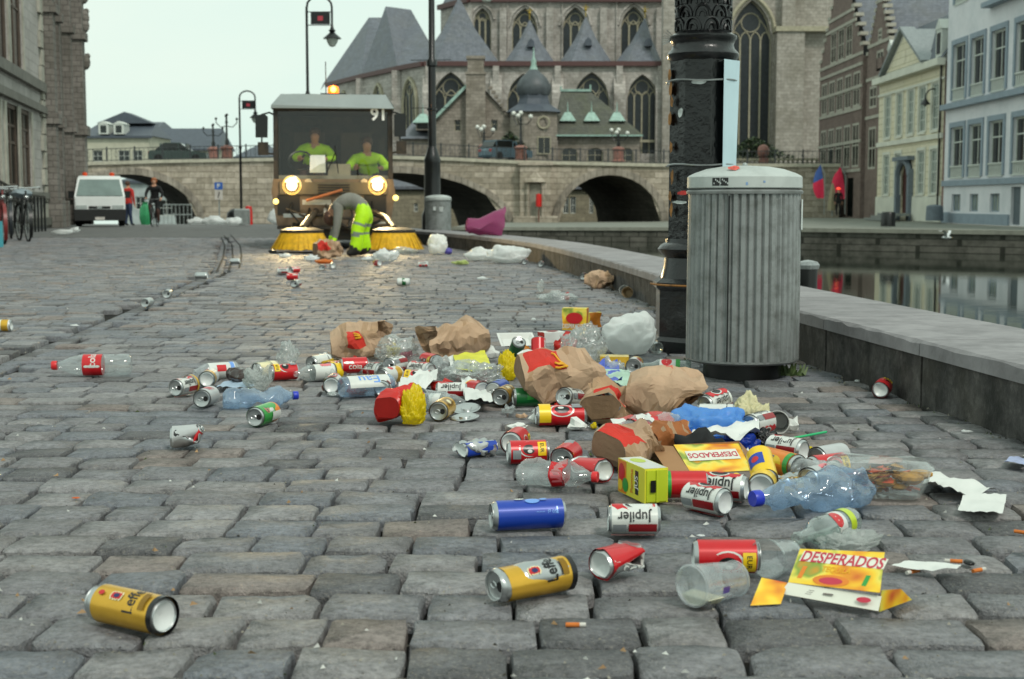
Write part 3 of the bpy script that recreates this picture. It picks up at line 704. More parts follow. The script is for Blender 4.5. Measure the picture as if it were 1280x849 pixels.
for (xa, ya), (xb, yb) in zip(pp, pp[1:]): m.add([(xb, yb, 0), (xa, ya, 0), (xa, ya, ey), (xb, yb, ey)], [(0, 1, 2, 3)])
m.build('wall', CHST, ch)
for i, a in enumerate(ws): gothic(ch, *a, (a[1] - a[0]) * .75, yc + .7, CHTR, LEAD, 4 if i == 3 else 3, .13)
for (xa, ya), (xb, yb), n in ((pp[0], pp[1], 1), (pp[1], pp[2], 1), (pp[2], pp[3], 1)):
    cx, cy = (xa + xb) / 2, (ya + yb) / 2; a = math.atan2(ya - yb, xa - xb); L = 1.5
    em = MB(); f = Matrix.Translation((cx, cy - .05, 0)) @ Matrix.Rotation(a, 4, 'Z')
    z1 = ey - .9; pts = arch_pts(-L, L, z1, 2.2, 'pointed', 10)
    em.add([(-L, -.06, 4.5)] + [(p, -.06, q) for p, q in pts] + [(L, -.06, 4.5)], [tuple(reversed(range(13)))], 0, False, f); wo_ = em.build('window', LEAD, ch)
    e2 = MB(); e2.tube([(-L, -.1, 4.5)] + [(p, -.1, q) for p, q in pts] + [(L, -.1, 4.5)], .2, 5); e2.tube([(0, -.1, 4.5), (0, -.1, z1 - 1)], .07, 4)
    e2.tube([(.55 * math.cos(t * .785), -.1, z1 - 1.1 + .55 * math.sin(t * .785)) for t in range(9)], .07, 4)
    for q in (-.5, .5): e2.tube([(q * L * 1, -.1, 4.5), (q * L, -.1, z1 - 1.7)], .06, 4)
    e2.v = [tuple(f @ Vector(x)) for x in e2.v]; e2.build('tracery', CHTR, wo_)
bt = MB()
for px in (536, 620, 697, 774, 826): x = cX(px, 138); bt.box(x - .55, yc - .9, 0, x + .55, yc - .001, ey - 2.6); bt.add([(x - .55, yc - .9, ey - 2.6), (x + .55, yc - .9, ey - 2.6), (x + .55, yc, ey - .8), (x - .55, yc, ey - .8)], [(0, 1, 2, 3)]); bt.box(x - .3, yc - .45, ey - 2.6, x + .3, yc - .002, ey)
for (x, y) in pp[1:3]: bt.box(x - .7, y - 1.2, 0, x + .5, y - .1, ey - 3); bt.box(x - .5, y - .8, ey - 3, x + .4, y - .1, ey)
pieces(bt, 'buttress', CHST, ch)
cn = MB(); cn.box(pp[0][0], yc - .45, ey, cX(829, 138), yc + .3, ey + .45)
for (xa, ya), (xb, yb) in zip(pp, pp[1:]): cn.bar((xa, ya - .1, ey + .22), (xb, yb - .1, ey + .22), .7, .45)
cn.build('cornice', REDBAND, ch)
st_ = MB(); st_.box(pp[0][0], yc - .15, cZ(178, 138), cX(829, 138), yc - .003, cZ(175, 138)); st_.build('string_course', CHTR, ch)
zr = ey + .45
def pyramid(name, pxa, pxb, apx, apy, y0, y1, sides=4):
    xa, xb = cX(pxa, 138), cX(pxb, 138); ym = (y0 + y1) / 2; ax, az = cX(apx, CY + ym, 60), cZ(apy, CY + ym)
    b = [(xa, y0 + 1.5), (xa + (xb - xa) * .22, y0), (xb - (xb - xa) * .22, y0), (xb, y0 + 1.5), (xb, y1), (xa, y1)]
    m = MB(); n = len(b); mid = [(ax + (x - ax) * .42, ym + (y - ym) * .42, zr + (az - zr) * .5) for x, y in b]
    m.add([(x, y, zr) for x, y in b] + mid + [(ax, ym, az)], [(i, (i + 1) % n, n + (i + 1) % n, n + i) for i in range(n)] + [(n + i, n + (i + 1) % n, 2 * n) for i in range(n)])
    o = m.build('roof', SLATE, ch)
    f = MB(); f.tube([(ax, ym, az - .1), (ax, ym, az + 1.1)], .05, 5); f.sphere((ax, ym, az + .6), .16, 8, 5); f.box(ax - .3, ym - .03, az + .8, ax + .3, ym + .03, az + .87)
    f.build('finial', mat('gilt', 'a58a3a', .35, .8), o)
    if sides == 4:
        s_ = MB(); fx, fz = ax + (xb - xa) * .02, zr + (az - zr) * .33; s_.prism([(fx - .35, fz), (fx + .35, fz), (fx + .3, fz + .5), (fx, fz + .8), (fx - .3, fz + .5)], y0 + .8, ym); s_.build('skylight', SL2, o)
pyramid('roof', 524, 624, 574, -4, yc - .3, 6, 5); pyramid('roof', 630, 694, 662, 24, yc - .3, 5.5); pyramid('roof', 700, 766, 732, 20, yc - .3, 5.5); pyramid('roof', 770, 829, 806, 22, yc - .3, 5.5)
def hip_roof(pts, ridge):
    m = MB(); n = len(pts); m.add(pts + ridge, [(i, i + 1, n + min(len(ridge) - 1, i * len(ridge) // (n - 1))) for i in range(n - 1)] , 0); return m
m = MB()
e = [(cX(548, 139), 0, zr), (cX(497, 143), 3, zr), (cX(452, 152), 12, zr)]; R0, R1 = (cX(482, 152, 10), 12, cZ(8, 152)), (cX(512, 152, 10), 14, cZ(9, 152))
m.add(e + [R0, R1, (cX(560, 152), 14, zr)], [(0, 1, 4), (1, 3, 4), (1, 2, 3), (0, 4, 5)]); m.build('roof', SLATE, ch)
m = MB(); e = [(cX(500, 150), 9, zr), (cX(452, 152), 12, zr), (cX(404, 164), 24, zr)]; R0, R1 = (cX(461, 162, 20), 22, cZ(22, 162)), (cX(486, 162, 20), 22, cZ(22, 162))
m.add(e + [R0, R1], [(0, 1, 3, 4), (1, 2, 3)]); m.add([(cX(404, 164), 24, zr), (cX(395, 170), 34, zr), R0], [(0, 1, 2)]); m.build('roof', SLATE, ch)
# clerestory
c2 = 7.0; CYu = CY + c2
wu = [(cX(p - w_, CYu, 50), cX(p + w_, CYu, 50), cZ(84, CYu), cZ(yt, CYu)) for p, w_, yt in ((603, 11, 10), (656, 16, 10), (719, 16, 9), (792, 16, 8))]
holes = [(a, b, c_, d, 'pointed', (b - a) * .8) for a, b, c_, d in wu]
m = MB(); xl = cX(588, CYu, 50); xr = cX(829, CYu, 50); zt2 = cZ(3, CYu)
facade(m, xr, zt2, holes, 0, .6, u_start=xl, v_start=cZ(90, CYu), y0=c2)
xo, yo = cX(551, CYu + 6, 50), c2 + 6
m.add([(xo, yo, cZ(95, CYu)), (xl, c2, cZ(95, CYu)), (xl, c2, zt2), (xo, yo, zt2)], [(0, 1, 2, 3)]); m.add([(xo, yo, 8), (xo, yo, zt2), (xo + 2, yo + 10, zt2), (xo + 2, yo + 10, 8)], [(0, 1, 2, 3)])
m.build('clerestory_wall', CHST, ch)
for a in wu: gothic(ch, *a, (a[1] - a[0]) * .8, c2 + .6, CHTR, LEAD, 3, .16)
b2 = MB()
for px in (586, 629, 687, 754, 824): x = cX(px, CYu, 50); b2.box(x - .35, c2 - .5, cZ(88, CYu), x + .35, c2 - .001, zt2 - .6)
for px in (622, 690, 758): x = cX(px + 4, CYu, 50); b2.lathe([(.09, cZ(88, CYu)), (.09, zt2)], 6, 0, Matrix.Translation((x + .7, c2 - .15, 0)))
for a in wu: b2.tube([(p, c2 - .05, q) for p, q in arch_pts(a[0] - .3, a[1] + .3, a[3] + .35, (a[1] - a[0]) * .85, 'pointed', 12)], .16, 5)
b2.build('buttress', CHST, ch)
c3 = MB(); c3.box(xl, c2 - .5, zt2, xr, c2 + 1, zt2 + .5); c3.bar((xo, yo, zt2 + .25), (xl, c2, zt2 + .25), .9, .5); c3.build('cornice', REDBAND, ch)
r3 = MB(); r3.add([(xo, yo + 1, zt2 + .5), (xl, c2, zt2 + .5), (xr, c2, zt2 + .5), (xr, c2 + 8, zt2 + 9), (xl + 1, c2 + 8, zt2 + 9)], [(0, 1, 4), (1, 2, 3, 4)]); r3.build('roof', SLATE, ch)
# tower
TY = 138.0; ty = TY - CY
tw = (cX(913, TY), cX(964, TY), cZ(193, TY), cZ(0, TY)); zt3 = cZ(-75, TY)
TWST = masonry('tower_stone', 'a5a297', '949186', '7c7970', .6, .32, ms=.012, bump=.6, stain='6c6758', stain_a=.6, stain_s=.25)
m = MB(); facade(m, cX(1100, TY), zt3, [(tw[0], tw[1], tw[2], tw[3], 'pointed', (tw[1] - tw[0]) * .95)], 0, .9, u_start=cX(829, TY), v_start=-.5, y0=ty)
m.build('tower_wall', TWST, ch); gothic(ch, *tw, (tw[1] - tw[0]) * .95, ty + .9, CHTR, LEAD, 4, .15)
m = MB()
for a, b, d, tp in ((826, 846, 1.6, -75), (966, 1000, 1.8, 40), (974, 990, .9, -75), (1000, 1032, .9, 40)): m.box(cX(a, TY), ty - d, -.5, cX(b, TY), ty - .001, cZ(tp, TY))
pieces(m, 'tower_buttress', TWST, ch)
m = MB(); m.box(cX(829, TY), ty - .4, cZ(38, TY), cX(910, TY), ty - .004, cZ(34, TY)); m.box(cX(964, TY), ty - 2, cZ(42, TY), cX(1100, TY), ty - .003, cZ(36, TY))
m.tube([(p, ty - .08, q) for p, q in arch_pts(tw[0] - .35, tw[1] + .35, tw[3] + .45, (tw[1] - tw[0]), 'pointed', 14)], .22, 5); m.box(tw[0] - .6, ty - .3, tw[2] - .3, tw[1] + .6, ty - .005, tw[2])
m.build('string_course', CHTR, ch)
# slate roof of the nave between the house gables
m = MB(); m.add([(cX(1030, 146), 6, cZ(140, 146)), (cX(1290, 146), 6, cZ(140, 146)), (cX(1290, 152), 14, cZ(-80, 152)), (cX(1030, 152), 14, cZ(-80, 152))], [(0, 1, 2, 3)])
m.build('nave_roof', masonry('grey_nave_roof', '6e716c', '646863', '50534f', .6, .35, stain='7d7a6c', stain_a=.4), ch)
# ---- stone house with onion turret in front of the church
HY = 126.0
sh = thing('turreted_stone_house', 'old stone house with stepped chimney gable and onion domed turret before the church', 'house', (0, HY, 0))
def sX(px): return Xat(px, HY, 150)
def sZ(py): return Zat(py, HY)
OST = masonry('old_house_stone', '9d978a', '8a8478', '6f6a60', .5, .28, stain='615a4b', stain_a=.6)
z0 = sZ(212)
m = MB(); gw = [(sX(568), sX(576), sZ(164), sZ(149)), (sX(614), sX(622), sZ(164), sZ(147))]
facade(m, sX(640), sZ(150), gw, 0, .3, u_start=sX(543), v_start=z0)
m.add([(sX(543), 0, sZ(150)), (sX(640), 0, sZ(150)), (sX(592), 0, sZ(98))], [(0, 1, 2)])
m.add([(sX(543), 0, z0), (sX(543), 9, z0), (sX(543), 9, sZ(150)), (sX(543), 0, sZ(150))], [(3, 2, 1, 0)]); m.build('gable_wall', OST, sh)
for a in gw: window(sh, *a, .3, CHTR, GLASS, 1, 2)
m = MB()
m.box(sX(583), -.9, z0, sX(607), -.001, sZ(92)); m.box(sX(585), -.8, sZ(92), sX(605), .6, sZ(75)); m.box(sX(583.5), -.9, sZ(75), sX(606.5), .7, sZ(71)); m.box(sX(582), -1, sZ(94), sX(608), .001, sZ(91))
for i in range(7):
    t = i / 7; m.box(sX(612 + 24 * t) - .1, -.25, sZ(112 + 38 * t), sX(612 + 24 * (t + .16)), .35, sZ(108 + 38 * t))
m.build('chimney_breast', OST, sh)
m = MB(); m.add([(sX(540), -.3, sZ(152)), (sX(540), 9, sZ(152)), (sX(592), 9, sZ(98)), (sX(592), -.3, sZ(98))], [(0, 1, 2, 3)]); m.add([(sX(645), -.3, sZ(153)), (sX(645), 9, sZ(153)), (sX(592), 9, sZ(98)), (sX(592), -.3, sZ(98))], [(3, 2, 1, 0)]); m.build('roof', SLATE, sh)
m = MB(); m.bar((sX(541), -.3, sZ(151)), (sX(585), -.3, sZ(106)), .5, .25); m.build('copper_verge', COPPER, sh)
# low annex left with copper dormer
m = MB(); m.box(sX(500), 1, z0, sX(543) - .003, 8, sZ(172)); m.build('annex_wall', OST, sh)
m = MB(); m.add([(sX(498), .6, sZ(173)), (sX(543), .6, sZ(173)), (sX(543), 6, sZ(145)), (sX(512), 6, sZ(145))], [(0, 1, 2, 3)]); m.build('annex_roof', SLATE, sh)
def dormer(px, yb, yt, wpx, yoff, wallm):
    a, b = sX(px - wpx), sX(px + wpx); d = MB(); d.box(a, yoff, sZ(yb), b, yoff + 3, sZ(yt)); o = d.build('dormer', wallm, sh)
    MB().box(a + .12, yoff - .03, sZ(yb) + .1, b - .12, yoff - .003, sZ(yt) - .1).build('pane', GLASS, o)
    r = MB(); c = (a + b) / 2; zt_ = sZ(yt); r.add([(a - .3, yoff - .4, zt_), (b + .3, yoff - .4, zt_), (b + .3, yoff + 3, zt_), (a - .3, yoff + 3, zt_), (c - .25, yoff + .2, zt_ + .8), (c + .25, yoff + .2, zt_ + .8)], [(0, 1, 5, 4), (1, 2, 5), (3, 0, 4), (2, 3, 4, 5)])
    r.tube([(c, yoff + .2, zt_ + .7), (c, yoff + .2, zt_ + 1.7)], [.08, .02], 5); r.build('copper_roof', COPPER, o)
dormer(528, 162, 153, 9, .8, OST)
# turret
ox, oy = sX(667), -1.2; m = MB(); R = (sX(699) - sX(636)) / 2
Mt = Matrix.Translation((ox, oy + R * .6, 0))
m.lathe([(R, z0), (R, sZ(139))], 8, 0, Mt, sm=False, a0=rad(22.5)); m.build('turret_wall', OST, sh)
m = MB(); m.lathe([(R * 1.16, sZ(141)), (R * 1.1, sZ(139)), (R * .7, sZ(131)), (R * .62, sZ(124)), (R * .62, sZ(119))], 8, 0, Mt, sm=False, a0=rad(22.5)); m.build('turret_skirt', SL2, sh)
m = MB(); o_r = (sX(689) - sX(645)) / 2
m.lathe([(o_r * .9, sZ(119)), (o_r, sZ(113)), (o_r * .97, sZ(106)), (o_r * .72, sZ(97)), (o_r * .42, sZ(91)), (o_r * .24, sZ(87))], 14, 0, Mt); on = m.build('onion_dome', mat('lead_dome', '4a5054', .5, var=.25, vs=2), sh)
m = MB(); m.lathe([(o_r * .26, sZ(88)), (.2, sZ(80)), (.24, sZ(77)), (.1, sZ(72)), (.02, sZ(58))], 8, 0, Mt); m.build('spire', COPPER, on)
for q, a in ((650, 658), (672, 682)):
    pass
m = MB(); tf = oy + R * .6 - R * .93
wd = window(sh, sX(671), sX(688), sZ(194), sZ(172), tf - .02, CHTR, GLASS, 2, 1, .1)
m.tube([(sX(679) + .5 * math.cos(t * .524), tf - .05, sZ(155) + .5 * math.sin(t * .524)) for t in range(13)], .1, 5); m.build('oculus', CHTR, sh)
# right wing with hipped roof
wg = [(sX(a), sX(b), sZ(203), sZ(185)) for a, b in ((702, 722), (734, 754), (772, 792))]
m = MB(); facade(m, sX(800), sZ(168), [(*a, 'round', .45) for a in wg], 0, .3, u_start=sX(697), v_start=z0, y0=-.2); m.add([(sX(800), -.2, z0), (sX(800), 9, z0), (sX(800), 9, sZ(168)), (sX(800), -.2, sZ(168))], [(0, 1, 2, 3)]); m.build('wing_wall', OST, sh)
for a in wg: window(sh, *a, .1, CHTR, GLASS, 2, 2, .1)
m = MB(); m.add([(sX(694), -.7, sZ(169)), (sX(803), -.7, sZ(169)), (sX(806), 9.5, sZ(169)), (sX(694), 9.5, sZ(169)), (sX(703), 4.2, sZ(109)), (sX(741), 4.2, sZ(110))], [(0, 1, 5, 4), (1, 2, 5), (3, 0, 4), (2, 3, 4, 5)])
m.build('wing_roof', masonry('mossy_slate', '5e6057', '53564e', '42443d', .35, .22, stain='5d6148', stain_a=.5), sh)
m = MB(); m.box(sX(703), 4.0, sZ(110), sX(741), 4.4, sZ(107)); m.tube([(sX(703), 4.2, sZ(110)), (sX(703), 4.2, sZ(103))], .08, 5); m.tube([(sX(741), 4.2, sZ(110)), (sX(741), 4.2, sZ(101))], .08, 5); m.box(sX(694), -.8, sZ(171), sX(803), -.701, sZ(169)); m.build('copper_ridge', COPPER, sh)
for px in (710, 740, 772): dormer(px, 161, 151, 6, .7, OST)
# ---- stone balustrade and stair wall right of the bridge
ST_M = masonry('stair_stone', '565248', '48453d', '302e29', .6, .3, stain='25241f', stain_a=.8)
bl = thing('stair_balustrade', 'dark stone stair wall topped by a pale baluster railing at the bridge end', 'balustrade', (Xat(905, 116), 116, -.5))
W = Xat(1025, 116) - Xat(905, 116); zb = Zat(213, 116) + .5; m = MB(); m.box(0, 0, 0, W, 2, zb); m.build('stair_wall', ST_M, bl)
m = MB(); n = 20
for i in range(n): m.lathe([(.1, zb), (.14, zb + .3), (.07, zb + .6), (.1, zb + .8)], 6, 0, Matrix.Translation((W * (i + .5) / n, .3, 0)))
m.build('baluster', CHTR, bl); m = MB(); m.box(0, .1, zb + .8, W, .55, zb + .98); m.box(0, .05, zb - .001, W, .6, zb + .06); m.build('handrail', CHTR, bl)
m = MB(); u = Xat(955, 116) - Xat(905, 116); m.box(u - .35, 0, zb, u + .35, .7, zb + 1); m.sphere((u, .35, zb + 1.55), .5, 12, 8, 0, (1, 1, 1.1)); m.build('urn', GRAN, bl)
for px in (985, 996):
    pass
# ---- right bank houses: facades along X = RX, u runs towards the camera
RX = 24.6
def Yp(px, py=200): return RX * (F * math.cos(PITCH) + (424.5 - py) * math.sin(PITCH)) / (px - 640)
def Zp(px, py): return at(px, py, Yp(px, py)).z
def row_house(name, label, Yfar, z0, x=RX):
    t = thing(name, label, 'house', (x, Yfar, z0), rad(-90)); return t
BLUE = mat('pale_blue_render', 'e0dfe3', .8, var=.05, vs=.6, dirt='a3adb3', dirt_s=.5, dirt_a=.35); BLUED = mat('grey_blue_trim', '8c99a5', .7, var=.1, vs=2)
Yf = 81.6; z0 = -.42
bh = row_house('blue_house', 'tall pale blue house with grey blue window frames and basement windows on far quay', Yf, z0)
def U(px, py=200): return Yf - Yp(px, py)
def V(px, py): return Zp(px, py) - z0
top_ = V(1188, 55); rows = [(V(1190, 222), V(1190, 160), 1), (V(1190, 126), V(1190, 58), 1), (V(1190, 8), V(1190, -50), 1)]
bays = [(1188.5, 1204), (1211, 1226.5), (1236, 1253.5), (1266, 1286)]
ub = [(U(a), U(b)) for a, b in bays]; pitch_ = ub[3][0] - ub[2][0]; ub += [(ub[3][0] + pitch_, ub[3][1] + pitch_), (ub[3][0] + 2 * pitch_, ub[3][1] + 2 * pitch_)]
base_w = [(a + .35, b - .3, V(1190, 264), V(1190, 243)) for a, b in ub if abs(a - ub[3][0]) > .1]
door = (ub[3][0] - .1, ub[3][0] + 1.25, .05, V(1190, 236))
HW = ub[-1][1] + 1.2; HT = V(1190, -75)
holes = [(a, b, r[0], r[1]) for a, b in ub for r in rows] + base_w + [door]
m = MB(); facade(m, HW, HT, holes, 0, .28); m.add([(0, 0, 0), (0, 10, 0), (0, 10, HT), (0, 0, HT)], [(3, 2, 1, 0)]); m.build('wall', BLUE, bh)
BASEM = mat('blue_stone_base', 'b3bcc1', .8, var=.12, vs=1)
for a, b in ub:
    for k, r in enumerate(rows):
        o = window(bh, a, b, r[0], r[1], .2, WHITEW, GLASS, 2, 1, .1, .07, transom=(.72,))
        tr = MB()
        for (p, q, s0, s1) in ((a - .28, a - .003, r[0], r[1] + .28), (b + .003, b + .28, r[0], r[1] + .28), (a - .003, b + .003, r[1] + .003, r[1] + .28)): tr.box(p, -.07, s0, q, -.003, s1)
        tr.build('surround', BLUED, o)
        bd = MB(); n = 7
        for i in range(n): bd.box(a + (b - a) * (i + .25) / n, -.02, r[0], a + (b - a) * (i + .75) / n, .06, r[0] + .55)
        bd.box(a, -.06, r[0] + .55, b, .08, r[0] + .63); bd.box(a, -.06, r[0] - .08, b, .08, r[0] - .002); bd.build('balcony_rail', WHITEW, o)
        if k == 0: MB().add([(a + .2, .185, r[0] + .6), ((a + b) / 2 - .1, .185, r[0] + .6), ((a + b) / 2 - .1, .185, r[1] - .9), (a + .2, .185, r[1] - .9)], [(0, 1, 2, 3)]).build('curtain', mat('green_curtain', '3c5a48', .8), o)
for a in base_w: window(bh, *a, .2, BLUED, GLASS_L, 3, 1, .06, .03)
d = MB(); d.box(door[0], .15, door[2], door[1], .24, door[3]); d.build('door', mat('grey_door', '59636a', .6), bh)
m = MB()
for yv in (V(1180, 135), V(1180, 229)): m.box(-.05, -.35 if yv > 4 else -.14, yv - .18, HW, -.001, yv + .12)
m.box(ub[2][0] - .5, -.5, V(1190, 30), HW, -.002, V(1190, 30) + .25); m.box(0, -.09, 0, door[0] - .1, -.004, .55); m.box(0, -.06, .55, base_w[0][0] - .2, -.004, .6)
m.build('string_course', BLUED, bh)
# yellow house
Yf = 96.5; z0 = -.4
yh = row_house('yellow_house', 'classical yellow house with slate mansard and triangular pediment on far quay', Yf, z0)
YEL = masonry('yellow_render', 'dfdac0', 'dad4b6', 'bdb898', 4.0, .42, ms=.03, bump=.5, stain='a9a588', stain_a=.3, var=.1); YTR = mat('cream_trim', 'd6d5c8', .75, var=.1, vs=1)
HW = Yf - 82.0; HT = V(1097, 106)
def Uy(px): return Yf - Yp(px)
up = [(Uy(a), Uy(b)) for a, b in ((1105, 1112), (1119.5, 1126.5), (1133.5, 1141), (1147.5, 1156), (1163.5, 1172))]
rows = [(V(1108, 244), V(1108, 194)), (V(1108, 173), V(1108, 121))]
dr = (up[2][0] - .7 - .5, up[2][1] - .2, .45, V(1133, 206))
holes = [(a, b, *rows[1]) for a, b in up] + [(a, b, *rows[0]) for i, (a, b) in enumerate(up) if i != 2] + [(*dr, 'round', .7)]
m = MB(); facade(m, HW, HT, holes, 0, .16); m.build('wall', YEL, yh)
for (a, b, *r) in holes[:-1]:
    o = window(yh, a, b, r[0], r[1], .1, WHITEW, GLASS_L, 2, 4, .1, .05, sill=YTR)
    s_ = MB(); s_.box(a - .2, -.06, r[0], a - .003, -.003, r[1] + .2); s_.box(b + .003, -.06, r[0], b + .2, -.003, r[1] + .2); s_.box(a, -.06, r[1] + .003, b, -.003, r[1] + .2); s_.build('surround', YTR, o)
d = MB(); d.box(dr[0], .12, dr[2], dr[1], .2, dr[3]); o = d.build('door', mat('maroon_door', '4a2420', .5), yh)
s_ = MB(); s_.box(dr[0] - .45, -.3, 0, dr[0] - .003, -.003, dr[3] - .3); s_.box(dr[1] + .003, -.3, 0, dr[1] + .45, -.003, dr[3] - .3); s_.tube([(p, -.15, q) for p, q in arch_pts(dr[0] - .22, dr[1] + .22, dr[3] + .25, .95, 'round', 10)], .22, 6); s_.box(dr[0] - .6, -.45, dr[3] + .25, dr[1] + .6, -.004, dr[3] + .5)
s_.build('door_surround', mat('blue_grey_stone', '6f7982', .7, var=.15), o)
m = MB()
for k in range(3): m.box(dr[0] - 1 - .3 * k, -1.2 - .35 * k, .3 - .15 * k, dr[1] + 1 + .3 * k, -.31 if k == 0 else -1.2 - .35 * (k - 1) - .001, .45 - .15 * k)
m.build('steps', mat('step_stone', '8a8d8a', .8, var=.15), yh)
m = MB(); b1 = V(1097, 181); m.box(0, -.14, b1 - .2, HW, -.001, b1 + .1); m.box(-.1, -.5, HT - .1, HW + .1, -.002, HT + .3); m.box(0, -.1, HT - .9, HW, -.003, HT - .75); m.box(0, -.1, 0, dr[0] - .5, -.005, 1.5); m.box(dr[1] + .5, -.1, 0, HW, -.005, 1.5)
pu0, pu1 = Uy(1109), Uy(1160); pa = (pu0 + pu1) / 2; m.prism([(pu0, HT + .3), (pu1, HT + .3), (pa, HT + 2.7)], -.3, .5)
m.build('cornice', YTR, yh)
m = MB(); m.prism([(pu0 + .6, HT + .45), (pu1 - .6, HT + .45), (pa, HT + 2.35)], -.34, -.301); m.lathe([(.0, 0), (.5, 0)], 12, 0, Matrix.Translation((pa, -.36, HT + 1.1)) @ Matrix.Rotation(rad(90), 4, 'X')); m.build('pediment_panel', YEL, yh)
m = MB(); m.bar((pu0 - .2, -.2, HT + .35), (pa, -.2, HT + 2.85), .9, .18); m.bar((pu1 + .2, -.2, HT + .35), (pa, -.2, HT + 2.85), .9, .18)
m.add([(pu0, 0, HT + .4), (pa, 0, HT + 2.8), (pa, 5, HT + 2.8), (pu0, 2, HT + .4)], [(0, 1, 2, 3)]); m.add([(pu1, 0, HT + .4), (pa, 0, HT + 2.8), (pa, 5, HT + 2.8), (pu1, 2, HT + .4)], [(0, 1, 2, 3)]); m.build('pediment_rake', mat('zinc', '8b9193', .5, .3), yh)
m = MB(); m.add([(-.1, -.2, HT + .3), (HW + .1, -.2, HT + .3), (HW, 2.2, HT + 3.6), (.4, 2.2, HT + 3.6), (HW, 7, HT + 5), (.4, 7, HT + 5)], [(0, 1, 2, 3), (3, 2, 4, 5)]); m.add([(-.1, -.2, HT + .3), (.4, 2.2, HT + 3.6), (.4, 7, HT + 5), (-.1, 8, HT + .3)], [(0, 1, 2, 3)]); m.build('roof', SL2, yh)
for px in (1111, 1171.5):
    u = Uy(px); d = MB(); d.box(u - .55, -.1, HT + .3, u + .55, 2, HT + 2.0); d.prism([(u - .65, HT + 2), (u + .65, HT + 2), (u, HT + 2.6)], -.15, 2.2); o = d.build('dormer', WHITEW, yh); MB().box(u - .33, -.13, HT + .6, u + .33, -.105, HT + 1.8).build('pane', GLASS, o)
m = MB(); u = Uy(1172); m.box(u - .2, 4, HT + 3, u + 2.2, 5.4, HT + 6.3); m.build('chimney', mat('red_brick', '6b3a2e', .8, var=.25, vs=8), yh)
m = MB(); m.tube([(HW - .3, -.12, .2), (HW - .3, -.12, HT)], .07, 6); m.build('downpipe', BLACKI, yh)
# stepped gable houses
BRICK = masonry('brown_brick', '7d6d64', '6c5d55', '968e84', .24, .08, ms=.006, bump=.3, stain='4d403b', stain_a=.5, var=.2); BANDM = mat('white_stone_band', 'a8a498', .8, var=.2, vs=3)
def gable_house(label, Yfar, Ynear, heave, hapex, nsteps, rows, bands, x=RX, back=10):
    t = row_house('gabled_house', label, Yfar, -.4, x); W = Yfar - Ynear; c = W / 2
    hs = [(W * a + W * (b - a) * (i + .12) / n, W * a + W * (b - a) * (i + .88) / n, v0, v1) for (n, a, b, v0, v1) in rows for i in range(n)]
    lo = [q for q in hs if q[3] <= heave]; m = MB(); facade(m, W, heave, lo, 0, .1)
    sw = (W / 2 - .5) / nsteps; shh = (hapex - heave) / nsteps
    cp_ = MB()
    for k in range(nsteps):
        a, b, z0_, z1_ = sw * k * .98, W - sw * k * .98, heave + shh * k, heave + shh * (k + 1)
        up_ = [(q[0], q[1], max(q[2], z0_), min(q[3], z1_)) for q in hs if q[3] > heave and q[2] < z1_ and q[3] > z0_ and q[0] > a and q[1] < b]
        facade(m, b, z1_, up_, 0, .1, u_start=a, v_start=z0_)
        for (p, q) in ((a - .08, a + sw), (b - sw, b + .08)): cp_.box(p, -.08, z1_ - .02, q, .5, z1_ + .22)
    m.add([(0, 0, 0), (0, back, 0), (0, back, heave), (0, 0, heave)], [(3, 2, 1, 0)]); m.add([(W, 0, 0), (W, back, 0), (W, back, heave), (W, 0, heave)], [(0, 1, 2, 3)])
    m.build('wall', BRICK, t); cp_.box(c - .5, -.05, hapex, c + .5, .5, hapex + .9)
    pieces(cp_, 'step_coping', BANDM, t)
    for q in hs: window(t, *q, .08, BANDM, GLASS, 2, 2, .16, .12)
    b = MB()
    for v in bands:
        k = max(0, (v - heave) / shh) if v > heave else 0; ins = sw * math.floor(k) * .98
        b.box(ins, -.07, v, W - ins, -.002, v + .22)
    b.build('stone_band', BANDM, t)
    r = MB(); r.add([(0, .5, heave), (0, back, heave), (c, back, hapex - .3), (c, .5, hapex - .3)], [(0, 1, 2, 3)]); r.add([(W, .5, heave), (W, back, heave), (c, back, hapex - .3), (c, .5, hapex - .3)], [(3, 2, 1, 0)]); r.build('roof', SLATE, t)
    return t
def Vg(px, py): return Zp(px, py) + .4
gh = gable_house('wide brown brick house with stepped gable and many stone framed windows', 115.2, 101.2, Vg(1022, 93), Vg(1050, -32), 9,
    [(5, .03, .97, Vg(1022, 214), Vg(1022, 165)), (5, .03, .97, Vg(1022, 147), Vg(1022, 108)), (3, .24, .78, Vg(1035, 83), Vg(1035, 44))],
    [Vg(1022, 219), Vg(1022, 187), Vg(1022, 151), Vg(1022, 127), Vg(1022, 103), Vg(1040, 84), Vg(1040, 42), Vg(1048, 24)])
gable_house('narrow brown brick house with steep stepped gable beside the yellow house', 101.0, 94.6, Vg(1080, 78), Vg(1098, 2), 8,
    [(2, .08, .9, Vg(1080, 212), Vg(1080, 160)), (2, .08, .9, Vg(1080, 137), Vg(1080, 110)), (1, .36, .72, Vg(1090, 90), Vg(1090, 65)), (1, .42, .62, Vg(1095, 52), Vg(1095, 36))],
    [Vg(1080, 150), Vg(1080, 103), Vg(1085, 60)], x=RX + .25)
m = MB(); W = 14
for i in range(3): m.box(1.5 + i * 4.4, -.02, .1, 3.2 + i * 4.4, .004, 2.9)
m.build('shop_door', GLASS, gh)
